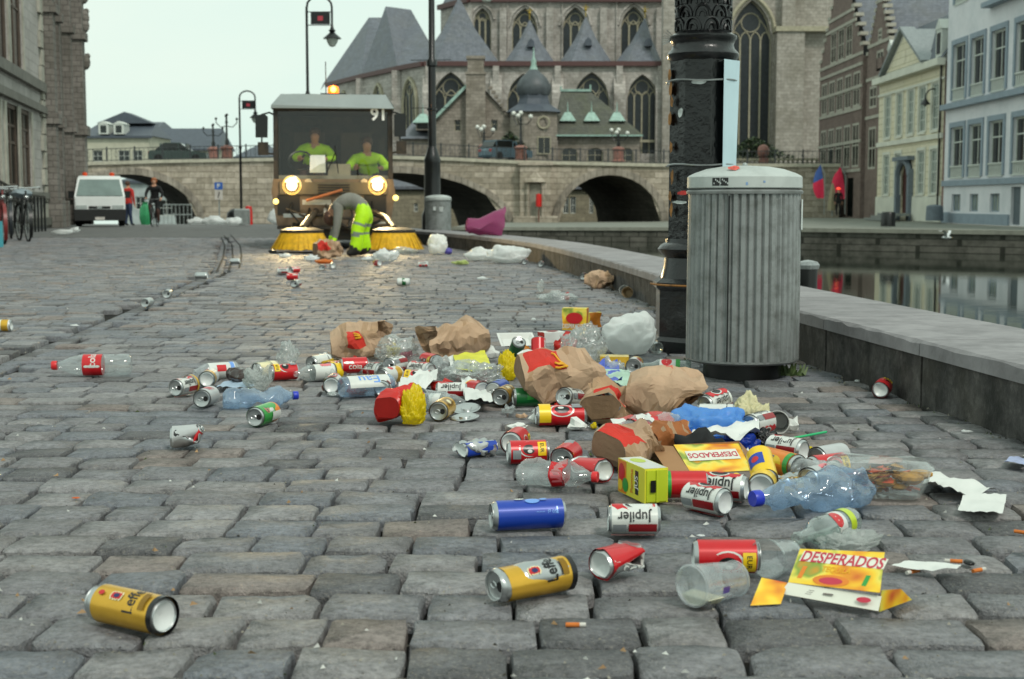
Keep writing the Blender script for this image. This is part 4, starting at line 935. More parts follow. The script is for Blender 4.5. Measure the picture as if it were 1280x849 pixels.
# ---- left bank town hall style building
def Yl(px): k = (px - 640) / (F * math.cos(PITCH) + 200 * math.sin(PITCH)); return -6.4 / (k + .19)
Y0 = 30.0; lb = thing('stone_townhouse', 'tall pale stone building with mullioned windows along the left of the street', 'house', (-6.4 - .19 * Y0, Y0, gz(Y0)), math.atan2(1, -.19))
def Ul(px): return (Yl(px) - Y0) * 1.018
def Vl(px, py): return at(px, py, Yl(px)).z - gz(Y0)
PST = masonry('pale_ashlar', 'b5b4ad', 'a6a59e', '8b8a84', .5, .3, ms=.01, bump=.4, stain='7a776d', stain_a=.5, stain_s=.4, var=.12); PTR = mat('pale_limestone', 'aeaca0', .75, var=.18, vs=2, dirt='6b695f', dirt_s=1.5)
lw = [(Ul(9.4), Ul(24.5)), (Ul(26), Ul(40))]; d0 = lw[1][0] - lw[0][0]
cols = [(lw[0][0] - d0 * 2 - .9, lw[0][1] - d0 * 2 - .9), (lw[0][0] - d0 - .9, lw[0][1] - d0 - .9)] + lw
uw = [(Ul(-2), Ul(15)), (Ul(18), Ul(33))]; UWs = [(uw[0][0] - 4.4, uw[0][1] - 4.4)] + uw
HTl = 16.0; WL = Ul(56)
zl0, zl1, zu0 = Vl(24, 235), Vl(24, 133), Vl(20, 90)
holes = [(a, b, zl0, zl1) for a, b in cols] + [(a, b, zu0, zu0 + 3.6) for a, b in UWs] + [(a, b, zu0 + 5.4, zu0 + 8.4) for a, b in UWs]
m = MB(); facade(m, WL, HTl, holes, 0, .14, u_start=-14); m.build('wall', PST, lb)
WOOD = mat('brown_joinery', '54483e', .6, var=.2)
for q in holes: window(lb, *q, .12, WOOD, GLASS, 2, 3, .12, .07, transom=(.55, .78))
m = MB()
for a, b in ((Vl(30, 102), .3), (Vl(30, 131), .22), (zl0 - .3, .2), (zu0 + 4.4, .3)): m.box(-14, -.16, a, WL, -.001, a + b)
m.build('string_course', mat('dark_moulding', '6e6d66', .7, var=.25, vs=3), lb)
m = MB()
for (a, b) in cols + []:
    m.box(a - .35, -.05, zl0, a - .003, -.002, zl1); m.box(b + .003, -.05, zl0, b + .35, -.002, zl1)
for (a, b) in UWs: m.box(a - .25, -.05, zu0, a - .003, -.002, zu0 + 3.7); m.box(b + .003, -.05, zu0, b + .25, -.002, zu0 + 3.7)
for k in range(26): m.box(WL - .7 + (.25 if k % 2 else 0), -.1, .2 + k * .55, WL, -.003, .7 + k * .55)
pieces(m, 'quoin', PTR, lb)
dk_ = MB(); dk_.box(-14, -.2, 0, WL, -.004, zl0 - .9); dk_.build('plinth', mat('dark_plinth', '5b5a52', .8, var=.3, vs=2), lb)
# gothic hall front beyond it
Y1 = Yl(56); gh_ = thing('gothic_hall', 'dark gothic stone front with buttress shafts rising beyond the pale building', 'building', (-6.4 - .19 * Y1, Y1, gz(Y1)), math.atan2(1, -.19))
WG = (Yl(94) - Y1) * 1.018; DST = masonry('dark_gothic_stone', '85827a', '75726a', '5a5852', .32, .2, stain='55524a', stain_a=.75, stain_s=.4)
m = MB(); gw2 = [(WG * .34, WG * .6, 6.5, 10.5)]; facade(m, WG, 14, [(*gw2[0], 'pointed', 1.2)], 0, .4); m.add([(WG, 0, 0), (WG, 12, 0), (WG, 12, 14), (WG, 0, 14)], [(0, 1, 2, 3)]); m.build('wall', DST, gh_)
gothic(gh_, *gw2[0], 1.2, .4, PTR, LEAD, 2, .1)
m = MB()
for u, w_, d, zt_ in ((.1, .7, .7, 14), (WG * .3, .3, .5, 12), (WG * .66, .4, .55, 12.5), (WG - .9, .9, .9, 10.6)):
    d *= .55; m.box(u, -d, 0, u + w_, -.001, zt_); m.box(u - .1, -d - .12, 3.4, u + w_ + .1, -.002, 3.75); m.box(u - .1, -d - .12, 7.0, u + w_ + .1, -.002, 7.3)
    m.box(u - .12, -d - .15, 0, u + w_ + .12, -.003, .9)
pieces(m, 'buttress', DST, gh_)
m = MB()
for z in (6.2, 7.6, 7.9, 8.7, 9.6): m.sphere((WG - .2, -.5, z), .2, 8, 6, 0, (.8, 1.1, 1.5)); m.sphere((WG - .1, -.6, z + .25), .12, 7, 5)
m.lathe([(.5, 10.6), (.3, 11.6), (.35, 12.2), (.1, 14)], 6, 0, Matrix.Translation((WG - .45, -.45, 0))); pieces(m, 'crocket', DST, gh_)
m = MB(); m.box(1.1, -.05, 0, 2.0, .0, 2.6); m.build('door', mat('old_wood_door', '322a24', .7), gh_)
# ================================================================ LAMPS, BINS
STEEL = mat('worn_steel', '9aa09e', .42, .35, var=.12, vs=5, bump=.12, bs=60, dirt='5d6160', dirt_s=3.5, dirt_a=.45)
BINM = mat('grey_bin_paint', '8b8f8e', .42, .3, var=.08, vs=6, bump=.15, bs=90, bd=.003, dirt='50514c', dirt_s=11, dirt_a=.6)
LIDM = mat('pale_bin_lid', 'b4bab7', .5, .1, var=.08, vs=6, dirt='8a8f8c', dirt_s=8, dirt_a=.4)
IRONP = mat('cast_iron_paint', '0e0f11', .28, .2, var=.5, vs=14, bump=.5, bs=50, bd=.006, coat=.3)
TAPE = mat('black_wrap', '060708', .2, 0, var=.4, vs=10, bump=.8, bs=16, bd=.012)
WARMGOLD = mat('warm_highlight_gold', '9a6a35', .6, .2, var=.5, vs=30)  # gold tone painting the warm highlight on the post's left side
GREYP = mat('dusty_grey', '6f736f', .7, var=.2)
# near lamp post
def yplace(px, py, z=0): p = G(px, py, z); return p
PB = G(874, 436); pc = thing('street_lamp', 'black cast iron lamp post right behind the large ribbed litter bin', 'street lamp', (PB.x, PB.y, 0), group='street lamps along the quay')
sc7 = PB.y / F
def hz(py): return Zat(py, PB.y)
m = MB(); r8 = rad(22.5)
m.lathe([(.25, 0), (.25, .05), (.228, .07), (.228, hz(362)), (.245, hz(358)), (.245, hz(352)), (.215, hz(347))], 8, 0, sm=False, a0=r8); m.build('pedestal', IRONP, pc)
m = MB(); m.lathe([(.2, hz(349)), (.185, hz(335)), (.178, hz(322)), (.2, hz(316)), (.215, hz(311)), (.2, hz(306)), (.178, hz(303)), (.172, hz(298))], 24); m.build('base_moulding', IRONP, pc)
m = MB(); m.lathe([(.165, hz(299)), (.163, hz(77))], 8, 0, sm=False, a0=r8 * .3); m.build('lower_shaft', TAPE, pc)
m = MB(); prof = [(.163, 77), (.175, 73), (.178, 69), (.17, 66), (.155, 62), (.15, 57), (.158, 52), (.166, 49), (.166, 46), (.15, 44), (.135, 41)]
m.lathe([(r, hz(y)) for r, y in prof], 28); m.build('collar', IRONP, pc)
m = MB(); m.lathe([(.13, hz(42)), (.128, hz(-60)), (.15, hz(-64)), (.15, hz(-76)), (.085, hz(-90)), (.07, 4.9), (.09, 4.95), (.06, 5.2)], 24); up_s = m.build('upper_shaft', IRONP, pc)
m = MB(); rr = .13; k = 0                                  # raised leaf scales round the upper shaft
z = hz(40)
while z < hz(-58):
    for j in range(9):
        a = 2 * math.pi * (j + (k % 2) * .5) / 9; pts = []
        for i in range(9):
            t = math.pi * i / 8; pts.append(((rr + .006) * math.cos(a + .30 * math.cos(t)), (rr + .006) * math.sin(a + .30 * math.cos(t)), z + .055 * math.sin(t)))
        m.tube(pts, .0065, 5)
        pts = [((rr + .004) * math.cos(a + .14 * math.cos(math.pi * i / 5)), (rr + .004) * math.sin(a + .14 * math.cos(math.pi * i / 5)), z + .028 * math.sin(math.pi * i / 5)) for i in range(6)]; m.tube(pts, .007, 5)
    z += .062; k += 1
tag(m.build('scale_relief', IRONP, up_s), kind='stuff')
def lantern(parent, top, R, armlen, m_pole, side=1, sign=True):
    """swan neck arm with hanging lantern and a small square red sign"""
    m = MB(); pts = [(0, 0, top - .05)]
    for i in range(1, 9): t = math.pi * i / 8; pts.append((side * armlen / 2 * (1 - math.cos(t)), 0, top + armlen * .42 * math.sin(t)))
    pts.append((side * armlen, 0, top - .5)); m.tube(pts, R, 8); arm = m.build('arm', m_pole, parent)
    m = MB(); M = Matrix.Translation((side * armlen, 0, top - .55))
    m.lathe([(.03, .1), (.05, .02), (.09, -.02), (.06, -.06), (.1, -.1), (.22, -.2), (.23, -.22), (.14, -.22)], 12, 0, M); lh = m.build('lantern_hood', m_pole, parent)
    m = MB(); m.lathe([(.15, -.215), (.13, -.3), (.07, -.4), (0, -.42)], 12, 0, M); m.build('lantern_glass', mat('frosted_lamp_glass', 'c2c9c2', .2, var=.1), lh)
    if sign:
        m = MB(); m.box(side * .1, -.012, top - .42, side * .57, .012, top - .13); m.bar((0, 0, top - .12), (side * .6, 0, top - .12), .02, .02); m.bar((0, 0, top - .44), (side * .6, 0, top - .44), .02, .02)
        b = m.build('banner_sign', mat('sign_black', '17191b', .5), parent)
        m = MB(); m.box(side * .27, -.016, top - .33, side * .4, .016, top - .22); m.build('red_panel', mat('sign_red', 'b03a48', .5, var=.3, vs=9), b)
lantern(pc, 5.1, .045, .95, IRONP, 1)
# sheets and straps on the near post
m = MB()
def wrap_sheet(a0, a1, z0, z1, r, flare=0): m.sheet(lambda u, v: Vector(((r + flare * (1 - v) * 0) * math.cos(a0 + (a1 - a0) * u), r * math.sin(a0 + (a1 - a0) * u), z0 + (z1 - z0) * v)), 5, 2)
pbw = MB(); PAPW = mat('pale_notice_sheet', 'b9d2da', .45, var=.05)
tx = [Xat(922, PB.y, 80) - PB.x, Xat(899, PB.y, 80) - PB.x, Xat(916, PB.y, 205) - PB.x, Xat(897, PB.y, 205) - PB.x]
yb = -.12; t0, t1 = hz(78), hz(213)
ny = lambda x: -math.sqrt(max(.0009, .186 ** 2 - x * x))
pbw.add([(tx[1], ny(tx[1]), t0), (tx[0], ny(tx[0]), t0), (tx[2], ny(tx[2]), t1), (tx[3], ny(tx[3]), t1), (tx[1], ny(tx[1]) + .003, t0), (tx[0], ny(tx[0]) + .003, t0), (tx[2], ny(tx[2]) + .003, t1), (tx[3], ny(tx[3]) + .003, t1)], [(3, 2, 1, 0), (4, 5, 6, 7), (0, 1, 5, 4), (1, 2, 6, 5)]); pbw.build('notice_sheet', PAPW, pc)
for z in (hz(103), hz(207)):
    m = MB(); m.tube([(.178 * math.cos(2 * math.pi * i / 24 + .1), .178 * math.sin(2 * math.pi * i / 24 + .1), z + .004 * math.sin(i)) for i in range(25)], .004, 5); m.build('wire_strap', mat('galvanised_wire', 'aab0b0', .35, .7), pc)
def disc_patch(name, px, py, rw, rh, mt, seed=0):
    """small torn sticker or painted highlight patch wrapped on the post"""
    r_ = random.Random(seed); x = Xat(px, PB.y, py) - PB.x; z = hz(py); m = MB(); R = .1695
    pts = []
    for i in range(10):
        t = 2 * math.pi * i / 10; k = r_.uniform(.7, 1.1); pts.append((x + rw * k * math.cos(t), z + rh * k * math.sin(t)))
    vs = [(p, -math.sqrt(max(.0004, R * R - p * p)), q) for p, q in pts]; m.add(vs, [tuple(range(10))]); m.build(name, mt, pc)
STK = mat('torn_sticker', 'b7bdbb', .6, var=.3, vs=40)
disc_patch('sticker', 847, 143, .012, .025, STK, 1); disc_patch('sticker', 868, 106, .035, .012, STK, 2)
disc_patch('sticker', 850, 241, .03, .012, mat('red_sticker', 'b4302c', .6, var=.4, vs=50), 4); disc_patch('sticker', 846, 253, .035, .008, STK, 5)
for i, yy in enumerate((95, 112, 128, 150, 185, 222, 245, 262)): disc_patch('warm_highlight', 836 + (i % 3), yy, .006, .03 + .01 * (i % 2), WARMGOLD, 20 + i)  # warm highlight painted in patches down the shaft's left edge
m = MB()                                                    # gold highlight line painted along the base ring, left to front
m.tube([(.247 * math.cos(a), .247 * math.sin(a), hz(355) + .002) for a in [math.pi * (1.0 + .12 * i) for i in range(5)]], .005, 5); m.build('warm_edge', WARMGOLD, pc)
m = MB()                                                    # bird spikes left of the collar
for i in range(7): a = rad(170 + i * 5); m.tube([(.13, 0, 0) if False else (.15 * math.cos(a), .15 * math.sin(a), hz(50)), (.2 * math.cos(a), .2 * math.sin(a), hz(50) + .01 * (i - 2))], .002, 4)
m.build('wire_tangle', mat('galvanised_wire', 'aab0b0'), pc)
# ribbed litter bins
def bin_(label, px, py, scale_h, detail):
    b = G(px, py); t = thing('litter_bin', label, 'litter bin', (b.x, b.y, 0), group='ribbed metal litter bins')
    H0, H1 = .075, scale_h - .115
    m = MB(); m.lathe([(.165, 0), (.165, H0 + .02)], 20, 0, cap=(True, True)); m.build('foot', BLACKI, t)
    m = MB(); m.lathe([(.1, H0 - .01), (.225, H0 - .008), (.236, H0), (.236, H0 + .008)], 48, 0); m.build('bottom_rim', BINM, t)
    nf = 46; n = nf * 4
    def wob(a, z):
        q = (a / (2 * math.pi) * nf) % 1.0
        return 1 - .042 * (1 if q > .74 else 0)
    m = MB(); m.lathe([(.237, H0 + .006), (.237, H0 + .012), (.236, (H0 + H1) / 2), (.233, H1)], n if detail else 46, 0, wob=wob if detail else (lambda a, z: 1 - .02 * (round(a / (2 * math.pi) * 46) % 2))); m.build('ribbed_body', BINM, t, angle=25)
    m = MB(); m.lathe([(.229, H1 - .004), (.241, H1 - .002), (.243, H1 + .008), (.236, H1 + .014), (.222, H1 + .02)], 48); m.build('top_band', BINM, t)
    zz = H1 + .012
    m = MB(); m.lathe([(.2, zz), (.22, zz + .003), (.22, zz + .012)], 48); m.build('gap_ring', BLACKI, t)
    m = MB(); m.lathe([(.236, zz + .008), (.239, zz + .012), (.238, zz + .055), (.232, zz + .061), (.21, zz + .072), (.16, zz + .089), (.1, zz + .099), (.03, zz + .103), (0, zz + .104)], 48); ld = m.build('lid', LIDM, t)
    if detail:
        m = MB(); m.sphere((0, 0, zz + .105), .012, 8, 5); m.build('lid_bolt', STEEL, ld)
        m = MB()
        for j in range(2): a0 = rad(228 + j * 9); m.sheet(lambda u, v: Vector((.2394 * math.cos(a0 + rad(8) * u), .2394 * math.sin(a0 + rad(8) * u), zz + .018 + .032 * v)), 3, 1)
        s = m.build('sticker', mat('black_white_sticker', '1f2121', .6, var=.6, vs=90), ld)
        m = MB()
        for j in range(9): a0 = rad(229.5 + j * 1.8); q = zz + .024 + .005 * ((j * 7) % 4); m.sheet(lambda u, v: Vector((.2399 * math.cos(a0 + rad(1.1) * u), .2399 * math.sin(a0 + rad(1.1) * u), q + .007 * v)), 1, 1)
        m.build('sticker_print', STK, s)
        m = MB(); r_ = random.Random(5); pts = [(r_.uniform(.6, 1.1) * .026 * math.cos(i * .7), r_.uniform(.6, 1.1) * .018 * math.sin(i * .7)) for i in range(9)]
        m.add([(-.07 + p, -.165 + q, zz + .0895 - (abs(q) > .01) * .0 + q * .6) for p, q in pts], [tuple(range(9))]); m.build('red_smear', mat('red_smear', 'c9584c', .7, var=.4, vs=60), ld)
        m = MB()
        for a, z0, h in ((262, .02, .012), (279, .03, .008)): m.sheet(lambda u, v: Vector((.2398 * math.cos(rad(a + 2 * u)), .2398 * math.sin(rad(a + 2 * u)), zz + z0 + h * v)), 1, 1)
        m.build('blue_smear', mat('blue_smear', '7f9cc4', .7), ld)
        m = MB(); a0 = rad(336); m.sheet(lambda u, v: Vector((.2415 * math.cos(a0 + rad(9) * u), .2415 * math.sin(a0 + rad(9) * u), H1 - .15 + .125 * v)), 3, 1); m.build('white_label', mat('white_label', 'ced4d2', .5, var=.1, vs=20), t)
        m = MB(); a0 = rad(247)
        m.box(-.003, -.239, H0 + .01, .003, -.232, H1 - .01, 0, Matrix.Rotation(rad(-24), 4, 'Z')); m.build('door_seam', BLACKI, t)
    else:
        m = MB(); m.box(-.08, -.245, H1 - .17, -.03, -.2425, H1 - .1); m.box(.03, -.245, H1 - .19, .1, -.2425, H1 - .1); m.build('sticker', STK, t)
    return t
bin_('large ribbed grey litter bin with sticker on lid in front of the near lamp post', 927, 470, .885, True)
bin_('smaller looking ribbed bin far down the quay beside the thin lamp post', 548, 303.5, .87, False)
# second and further lamp posts
def lamp(label, px, py, H, R0, armside, z=0, base=True, arm=1.0, R1=None):
    b = G(px, py, z); t = thing('street_lamp', label, 'street lamp', (b.x, b.y, z), group='street lamps along the quay'); R1 = R1 or R0 * .55
    m = MB()
    if base: m.lathe([(R0 * 1.35, 0), (R0 * 1.35, .5), (R0 * 1.15, .56), (R0 * 1.05, .62), (R0 * .98, 1.45), (R0 * 1.05, 1.5), (R0 * .8, 1.6), (R1, 1.75)], 12)
    else: m.lathe([(R0 * 1.6, 0), (R0 * 1.6, .5), (R0, .55)], 12)
    m.build('base', IRONP, t)
    m = MB(); m.lathe([(R1, .5 if not base else 1.7), (R1 * .95, H * .6), (R1 * 1.3, H * .605), (R1 * 1.3, H * .62), (R1 * .8, H * .63), (R1 * .7, H)], 12)
    m.build('shaft', IRONP, t); lantern(t, H, R1 * .6, arm, IRONP, armside); return t
lc = lamp('thin black lamp post rising beside the far ribbed bin', 541, 303, 5.3, .15, 1, R1=.075)
m = MB()
for z in (3.28, 2.42):
    m.tube([(.07 * math.cos(t * .785), .07 * math.sin(t * .785), z) for t in range(9)], .03, 6); m.bar((-.38, -.04, z + .02), (.36, -.04, z + .03), .012, .012)
m.build('bracket', IRONP, lc)
lb_ = G(387, 290, 0); lamp('black lamp post with red square sign right above the sweeper roof', 387, 290, 5.5, .07, 1, R1=.045, base=False, arm=.62)
lamp('black lamp post with red square sign left of the sweeper', 302, 281.5, 4.85, .09, 1, z=-.14, R1=.05, base=False, arm=.6)
# right bank swan neck lamp
b = at(1172, 266, 84); t = thing('street_lamp', 'slim black swan neck lamp between the yellow and blue houses', 'street lamp', tuple(b), group='street lamps along the quay')
Hh = at(1172, 122, 84).z - b.z
m = MB(); m.lathe([(.12, 0), (.12, .4), (.06, .5), (.045, Hh)], 8); m.build('shaft', IRONP, t)
m = MB(); m.tube([(-.45 * (1 - math.cos(math.pi * i / 8)), 0, Hh + .5 * math.sin(math.pi * i / 8)) for i in range(9)], .04, 6); m.build('arm', IRONP, t)
m = MB(); m.lathe([(.04, .1), (.08, -.1), (.3, -.38), (.31, -.42), (.1, -.42), (0, -.55)], 10, 0, Matrix.Translation((-.9, 0, Hh))); m.build('lantern_hood', IRONP, t)
# ================================================================ FIGURES
def skin(name, joints, edges, mats, root, pick, parent=None, sub=2):
    """continuous body: joints {name: (pos, radius or (rx, ry))}, grown with a skin modifier then made a plain mesh"""
    ks = list(joints); ix = {k: i for i, k in enumerate(ks)}
    me = bpy.data.meshes.new(name); me.from_pydata([joints[k][0] for k in ks], [(ix[a], ix[b]) for a, b in edges], [])
    o = bpy.data.objects.new(name, me); COL.objects.link(o); md = o.modifiers.new('skin', 'SKIN'); md.use_smooth_shade = True
    for k in ks:
        d = me.skin_vertices[0].data[ix[k]]; r = joints[k][1]; d.radius = r if isinstance(r, tuple) else (r, r); d.use_root = (k == root)
    s = o.modifiers.new('sub', 'SUBSURF'); s.levels = sub; s.render_levels = sub
    dg = bpy.context.evaluated_depsgraph_get(); dg.update(); nm = bpy.data.meshes.new_from_object(o.evaluated_get(dg))
    bpy.data.objects.remove(o); bpy.data.meshes.remove(me)
    nm.materials.clear()
    for x in mats: nm.materials.append(x)
    segs = [(Vector(joints[a][0]), Vector(joints[b][0]), a, b) for a, b in edges]
    for p in nm.polygons:
        c = p.center; best = None
        for A_, B_, a, b in segs:
            d = B_ - A_; t = max(0, min(1, (c - A_).dot(d) / max(1e-9, d.dot(d)))); q = (c - (A_ + d * t)).length
            if best is None or q < best[0]: best = (q, a, b, t)
        p.material_index = pick(*best[1:]); p.use_smooth = True
    return link(name, nm, parent)
def hand(J, E, wrist, pre, direc, side, curl=.5):
    """palm and five fingers of different lengths growing from a wrist joint"""
    w_ = Vector(J[wrist][0]); d = Vector(direc).normalized(); s = Vector(side).normalized(); n = d.cross(s)
    J[pre + 'palm'] = (tuple(w_ + d * .055), (.036, .018)); E.append((wrist, pre + 'palm'))
    for i, (off, L) in enumerate(((.028, .072), (.01, .082), (-.01, .077), (-.027, .06))):
        b = w_ + d * .095 + s * off; J[f'{pre}k{i}'] = (tuple(b), .010); E.append((pre + 'palm', f'{pre}k{i}'))
        c1 = b + (d * (1 - curl * .4) + n * curl * .6).normalized() * L * .5; c2 = c1 + (d * (1 - curl) + n * curl).normalized() * L * .5
        J[f'{pre}m{i}'] = (tuple(c1), .0095); J[f'{pre}t{i}'] = (tuple(c2), .0085); E += [(f'{pre}k{i}', f'{pre}m{i}'), (f'{pre}m{i}', f'{pre}t{i}')]
    b = w_ + d * .04 + s * .035; J[pre + 'th'] = (tuple(b), .012); J[pre + 'tt'] = (tuple(b + (d * .7 + s * .5).normalized() * .055), .010); E += [(pre + 'palm', pre + 'th'), (pre + 'th', pre + 'tt')]
HIVIS = mat('hi_vis_yellow', 'b9ec0a', .6, var=.12, vs=9, bump=.4, bs=14, bd=.02); BANDR = mat('reflective_band', '8f9a8e', .4, .3); JACK = mat('grey_work_jacket', '77766e', .8, var=.15, vs=8, bump=.4, bs=12, bd=.02)
BOOT = mat('dark_boot', '25231f', .6); SKIN = mat('skin', 'b98a70', .55, var=.06); HAIRD = mat('brown_hair', '4a2f22', .7, var=.3, vs=60); HAIRO = mat('ginger_hair', '9a5a34', .7, var=.3, vs=60)
BLKC = mat('black_cloth', '131416', .85, var=.3, vs=10); BROWNC = mat('brown_cloth', '4f3730', .8); ORANGE = mat('hi_vis_orange', 'e2561c', .6); REDC = mat('red_cloth', 'b32a22', .8, var=.15); BLUEC = mat('blue_denim', '2c3a55', .85)
# worker bent double in front of the sweeper, reaching down to the left
wb = G(446, 320.5); wk = thing('person', 'street cleaner in hi vis yellow trousers bent over picking up rubbish by the sweeper', 'person', (wb.x, wb.y, 0), 0)
J = {'pel': ((.17, .02, .66), (.15, .14)), 'bel': ((.06, .0, .76), (.16, .14)), 'che': ((-.14, -.04, .82), (.19, .15)), 'sho': ((-.28, -.05, .78), (.17, .12)), 'nek': ((-.33, .0, .69), .07), 'hea': ((-.36, .02, .6), (.085, .095)), 'cro': ((-.38, .03, .52), (.08, .085)),
     'hipn': ((.1, -.1, .6), .13), 'knen': ((.02, -.13, .36), .10), 'ankn': ((.03, -.1, .1), .085), 'hepn': ((.05, -.06, .05), .06), 'toen': ((-.14, -.15, .035), .045),
     'hipf': ((.15, .12, .6), .12), 'knef': ((.08, .13, .36), .095), 'ankf': ((.13, .16, .1), .08), 'hepf': ((.16, .18, .05), .055), 'toef': ((-.02, .13, .035), .045),
     'shn': ((-.24, -.2, .74), .085), 'eln': ((-.25, -.24, .5), .065), 'wrn': ((-.29, -.25, .27), .045),
     'shf': ((-.26, .12, .74), .08), 'elf': ((-.3, .14, .5), .06), 'wrf': ((-.38, .08, .29), .042)}
E = [('pel', 'bel'), ('bel', 'che'), ('che', 'sho'), ('sho', 'nek'), ('nek', 'hea'), ('hea', 'cro'), ('pel', 'hipn'), ('hipn', 'knen'), ('knen', 'ankn'), ('ankn', 'hepn'), ('ankn', 'toen'), ('pel', 'hipf'), ('hipf', 'knef'), ('knef', 'ankf'), ('ankf', 'hepf'), ('ankf', 'toef'),
     ('sho', 'shn'), ('shn', 'eln'), ('eln', 'wrn'), ('sho', 'shf'), ('shf', 'elf'), ('elf', 'wrf')]
hand(J, E, 'wrn', 'a', (-.35, -.1, -1), (0, -1, .1), .6); hand(J, E, 'wrf', 'b', (-.4, -.1, -1), (0, 1, 0), .6)
def pickw(a, b, t):
    k = b
    if k in ('toen', 'toef', 'hepn', 'hepf'): return 2
    if k[:3] in ('kne', 'ank', 'hip'):
        if k[:3] == 'kne' and .45 < t < .62 or k[:3] == 'ank' and .02 < t < .2: return 3
        return 0
    if k == 'bel': return 0 if t < .35 else 1
    if k in ('nek', 'hea', 'cro'): return 5
    if k[0] in 'ab' and k not in ('ankn', 'ankf'): return 4 if k != 'bel' else 1
    return 1
skin('body', J, E, [HIVIS, JACK, BOOT, BANDR, HIVIS, SKIN], 'pel', pickw, wk); wk.scale = (.92, .92, .94)
m = MB(); m.sphere((-.385, .035, .555), .108, 14, 9, 0, (1, 1.0, 1.1)); m.deform(lambda v: v + Vector((0, 0, 0)) * 0 if v.z < .6 else v); hr = m.build('hair', HAIRD, wk)
m = MB(); m.sphere((-.39, -.075, .585), .018, 8, 5); m.build('ear', SKIN, wk)
# cyclist
def rigged(label, loc, rz, J, E, mats, pick, name='person'):
    t = thing(name, label, 'person', loc, rz); skin('body', J, E, mats, 'pel', pick, t); return t
WHEELM = mat('tyre', '141414', .8); CHROME = mat('chrome', 'b5b8b8', .2, .9); 
def bicycle(label, loc, rz, fm, rot=None, group=None, name='bicycle'):
    t = thing(name, label, 'bicycle', loc, rz, group, rot); R = .34
    for y in (-.52, .52):
        m = MB(); m.tube([(0, y + R * math.cos(i * math.pi / 12), R + R * math.sin(i * math.pi / 12)) for i in range(25)], .02, 6, cap=False); wl = m.build('wheel', WHEELM, t)
        m = MB()
        for i in range(12): a = i * math.pi / 6; m.tube([(0, y, R), (0, y + R * math.cos(a), R + R * math.sin(a))], .003, 3)
        m.tube([(0, y + (R - .025) * math.cos(i * math.pi / 12), R + (R - .025) * math.sin(i * math.pi / 12)) for i in range(25)], .01, 5, cap=False); tag(m.build('rim_spokes', CHROME, wl), kind='stuff')
    m = MB()
    for p, q in (((0, .52, R), (0, .05, .3)), ((0, .05, .3), (0, .12, .85)), ((0, .12, .8), (0, -.38, .78)), ((0, .05, .3), (0, -.38, .72)), ((0, .52, R), (0, .12, .75)), ((0, -.36, .95), (0, -.4, .7)), ((0, -.4, .7), (0, -.52, R))): m.tube([p, q], .018, 6)
    m.build('frame', fm, t)
    m = MB(); m.tube([(-.28, -.22, .98), (-.26, -.34, 1.02), (0, -.36, 1.0), (.26, -.34, 1.02), (.28, -.22, .98)], .014, 6); m.build('handlebar', CHROME, t)
    m = MB(); m.sphere((0, .16, .9), .13, 10, 6, 0, (.75, 1.1, .4)); m.build('saddle', BLACKI, t)
    for y, a0, a1 in ((-.52, .25, 1.25), (.52, -.1, 1.0)):
        m = MB(); m.sheet(lambda u, v: Vector((.03 * (2 * v - 1), y + .38 * math.cos(math.pi * (a0 + (a1 - a0) * u)), R + .38 * math.sin(math.pi * (a0 + (a1 - a0) * u)))), 10, 1); m.build('mudguard', fm, t)
    m = MB(); m.box(-.06, .4, .73, .06, .78, .75); m.bar((-.05, .7, .74), (-.05, .52, R), .012, .012); m.bar((.05, .7, .74), (.05, .52, R), .012, .012); m.build('rack', BLACKI, t)
    m = MB(); m.sphere((0, -.42, .82), .05, 8, 6); m.build('headlamp', CHROME, t)
    return t
cb = at(194, 283.2, 53.0); bicycle('dark bicycle ridden towards the viewer beside the white van', tuple(cb), rad(4), BLACKI)
J = {'pel': ((0, .16, 1.0), (.17, .13)), 'bel': ((0, .12, 1.15), (.16, .12)), 'che': ((0, .04, 1.36), (.2, .13)), 'sho': ((0, 0, 1.46), (.17, .1)), 'nek': ((0, -.02, 1.54), .06), 'hea': ((0, -.05, 1.63), (.085, .1)), 'cro': ((0, -.05, 1.73), (.08, .09))}
E = [('pel', 'bel'), ('bel', 'che'), ('che', 'sho'), ('sho', 'nek'), ('nek', 'hea'), ('hea', 'cro')]
for s_, zk, zf in ((-1, .75, .28), (1, .62, .2)):
    n = 'l' if s_ < 0 else 'r'
    J['hip' + n] = ((s_ * .12, .08, .95), .11); J['kne' + n] = ((s_ * .14, -.18, zk), .08); J['ank' + n] = ((s_ * .12, .02, zf), .06); J['toe' + n] = ((s_ * .13, -.12, zf - .05), .045)
    J['sh' + n] = ((s_ * .21, 0, 1.42), .075); J['el' + n] = ((s_ * .3, -.08, 1.2), .058); J['wr' + n] = ((s_ * .27, -.2, 1.04), .04)
    E += [('pel', 'hip' + n), ('hip' + n, 'kne' + n), ('kne' + n, 'ank' + n), ('ank' + n, 'toe' + n), ('sho', 'sh' + n), ('sh' + n, 'el' + n), ('el' + n, 'wr' + n)]
    hand(J, E, 'wr' + n, 'q' + n, (0, -.9, -.3), (-s_, 0, 0), .7)
def pickc(a, b, t):
    if b in ('nek', 'hea', 'cro'): return 2
    if b[0] == 'q': return 2
    if b[:3] in ('ank',): return 1
    if b[:3] == 'toe': return 3
    return 0
cy = rigged('cyclist in a black coat with ginger hair riding towards the viewer', tuple(cb), rad(4), J, E, [BLKC, BROWNC, SKIN, BOOT], pickc)
m = MB(); m.sphere((0, -.02, 1.69), .115, 14, 8, 0, (1, 1, 1.05)); m.v = [v for v in m.v]; m.deform(lambda v: Vector((v.x, max(v.y, -.075 if v.z < 1.72 else -.12), v.z))); m.build('hair', HAIRO, cy)
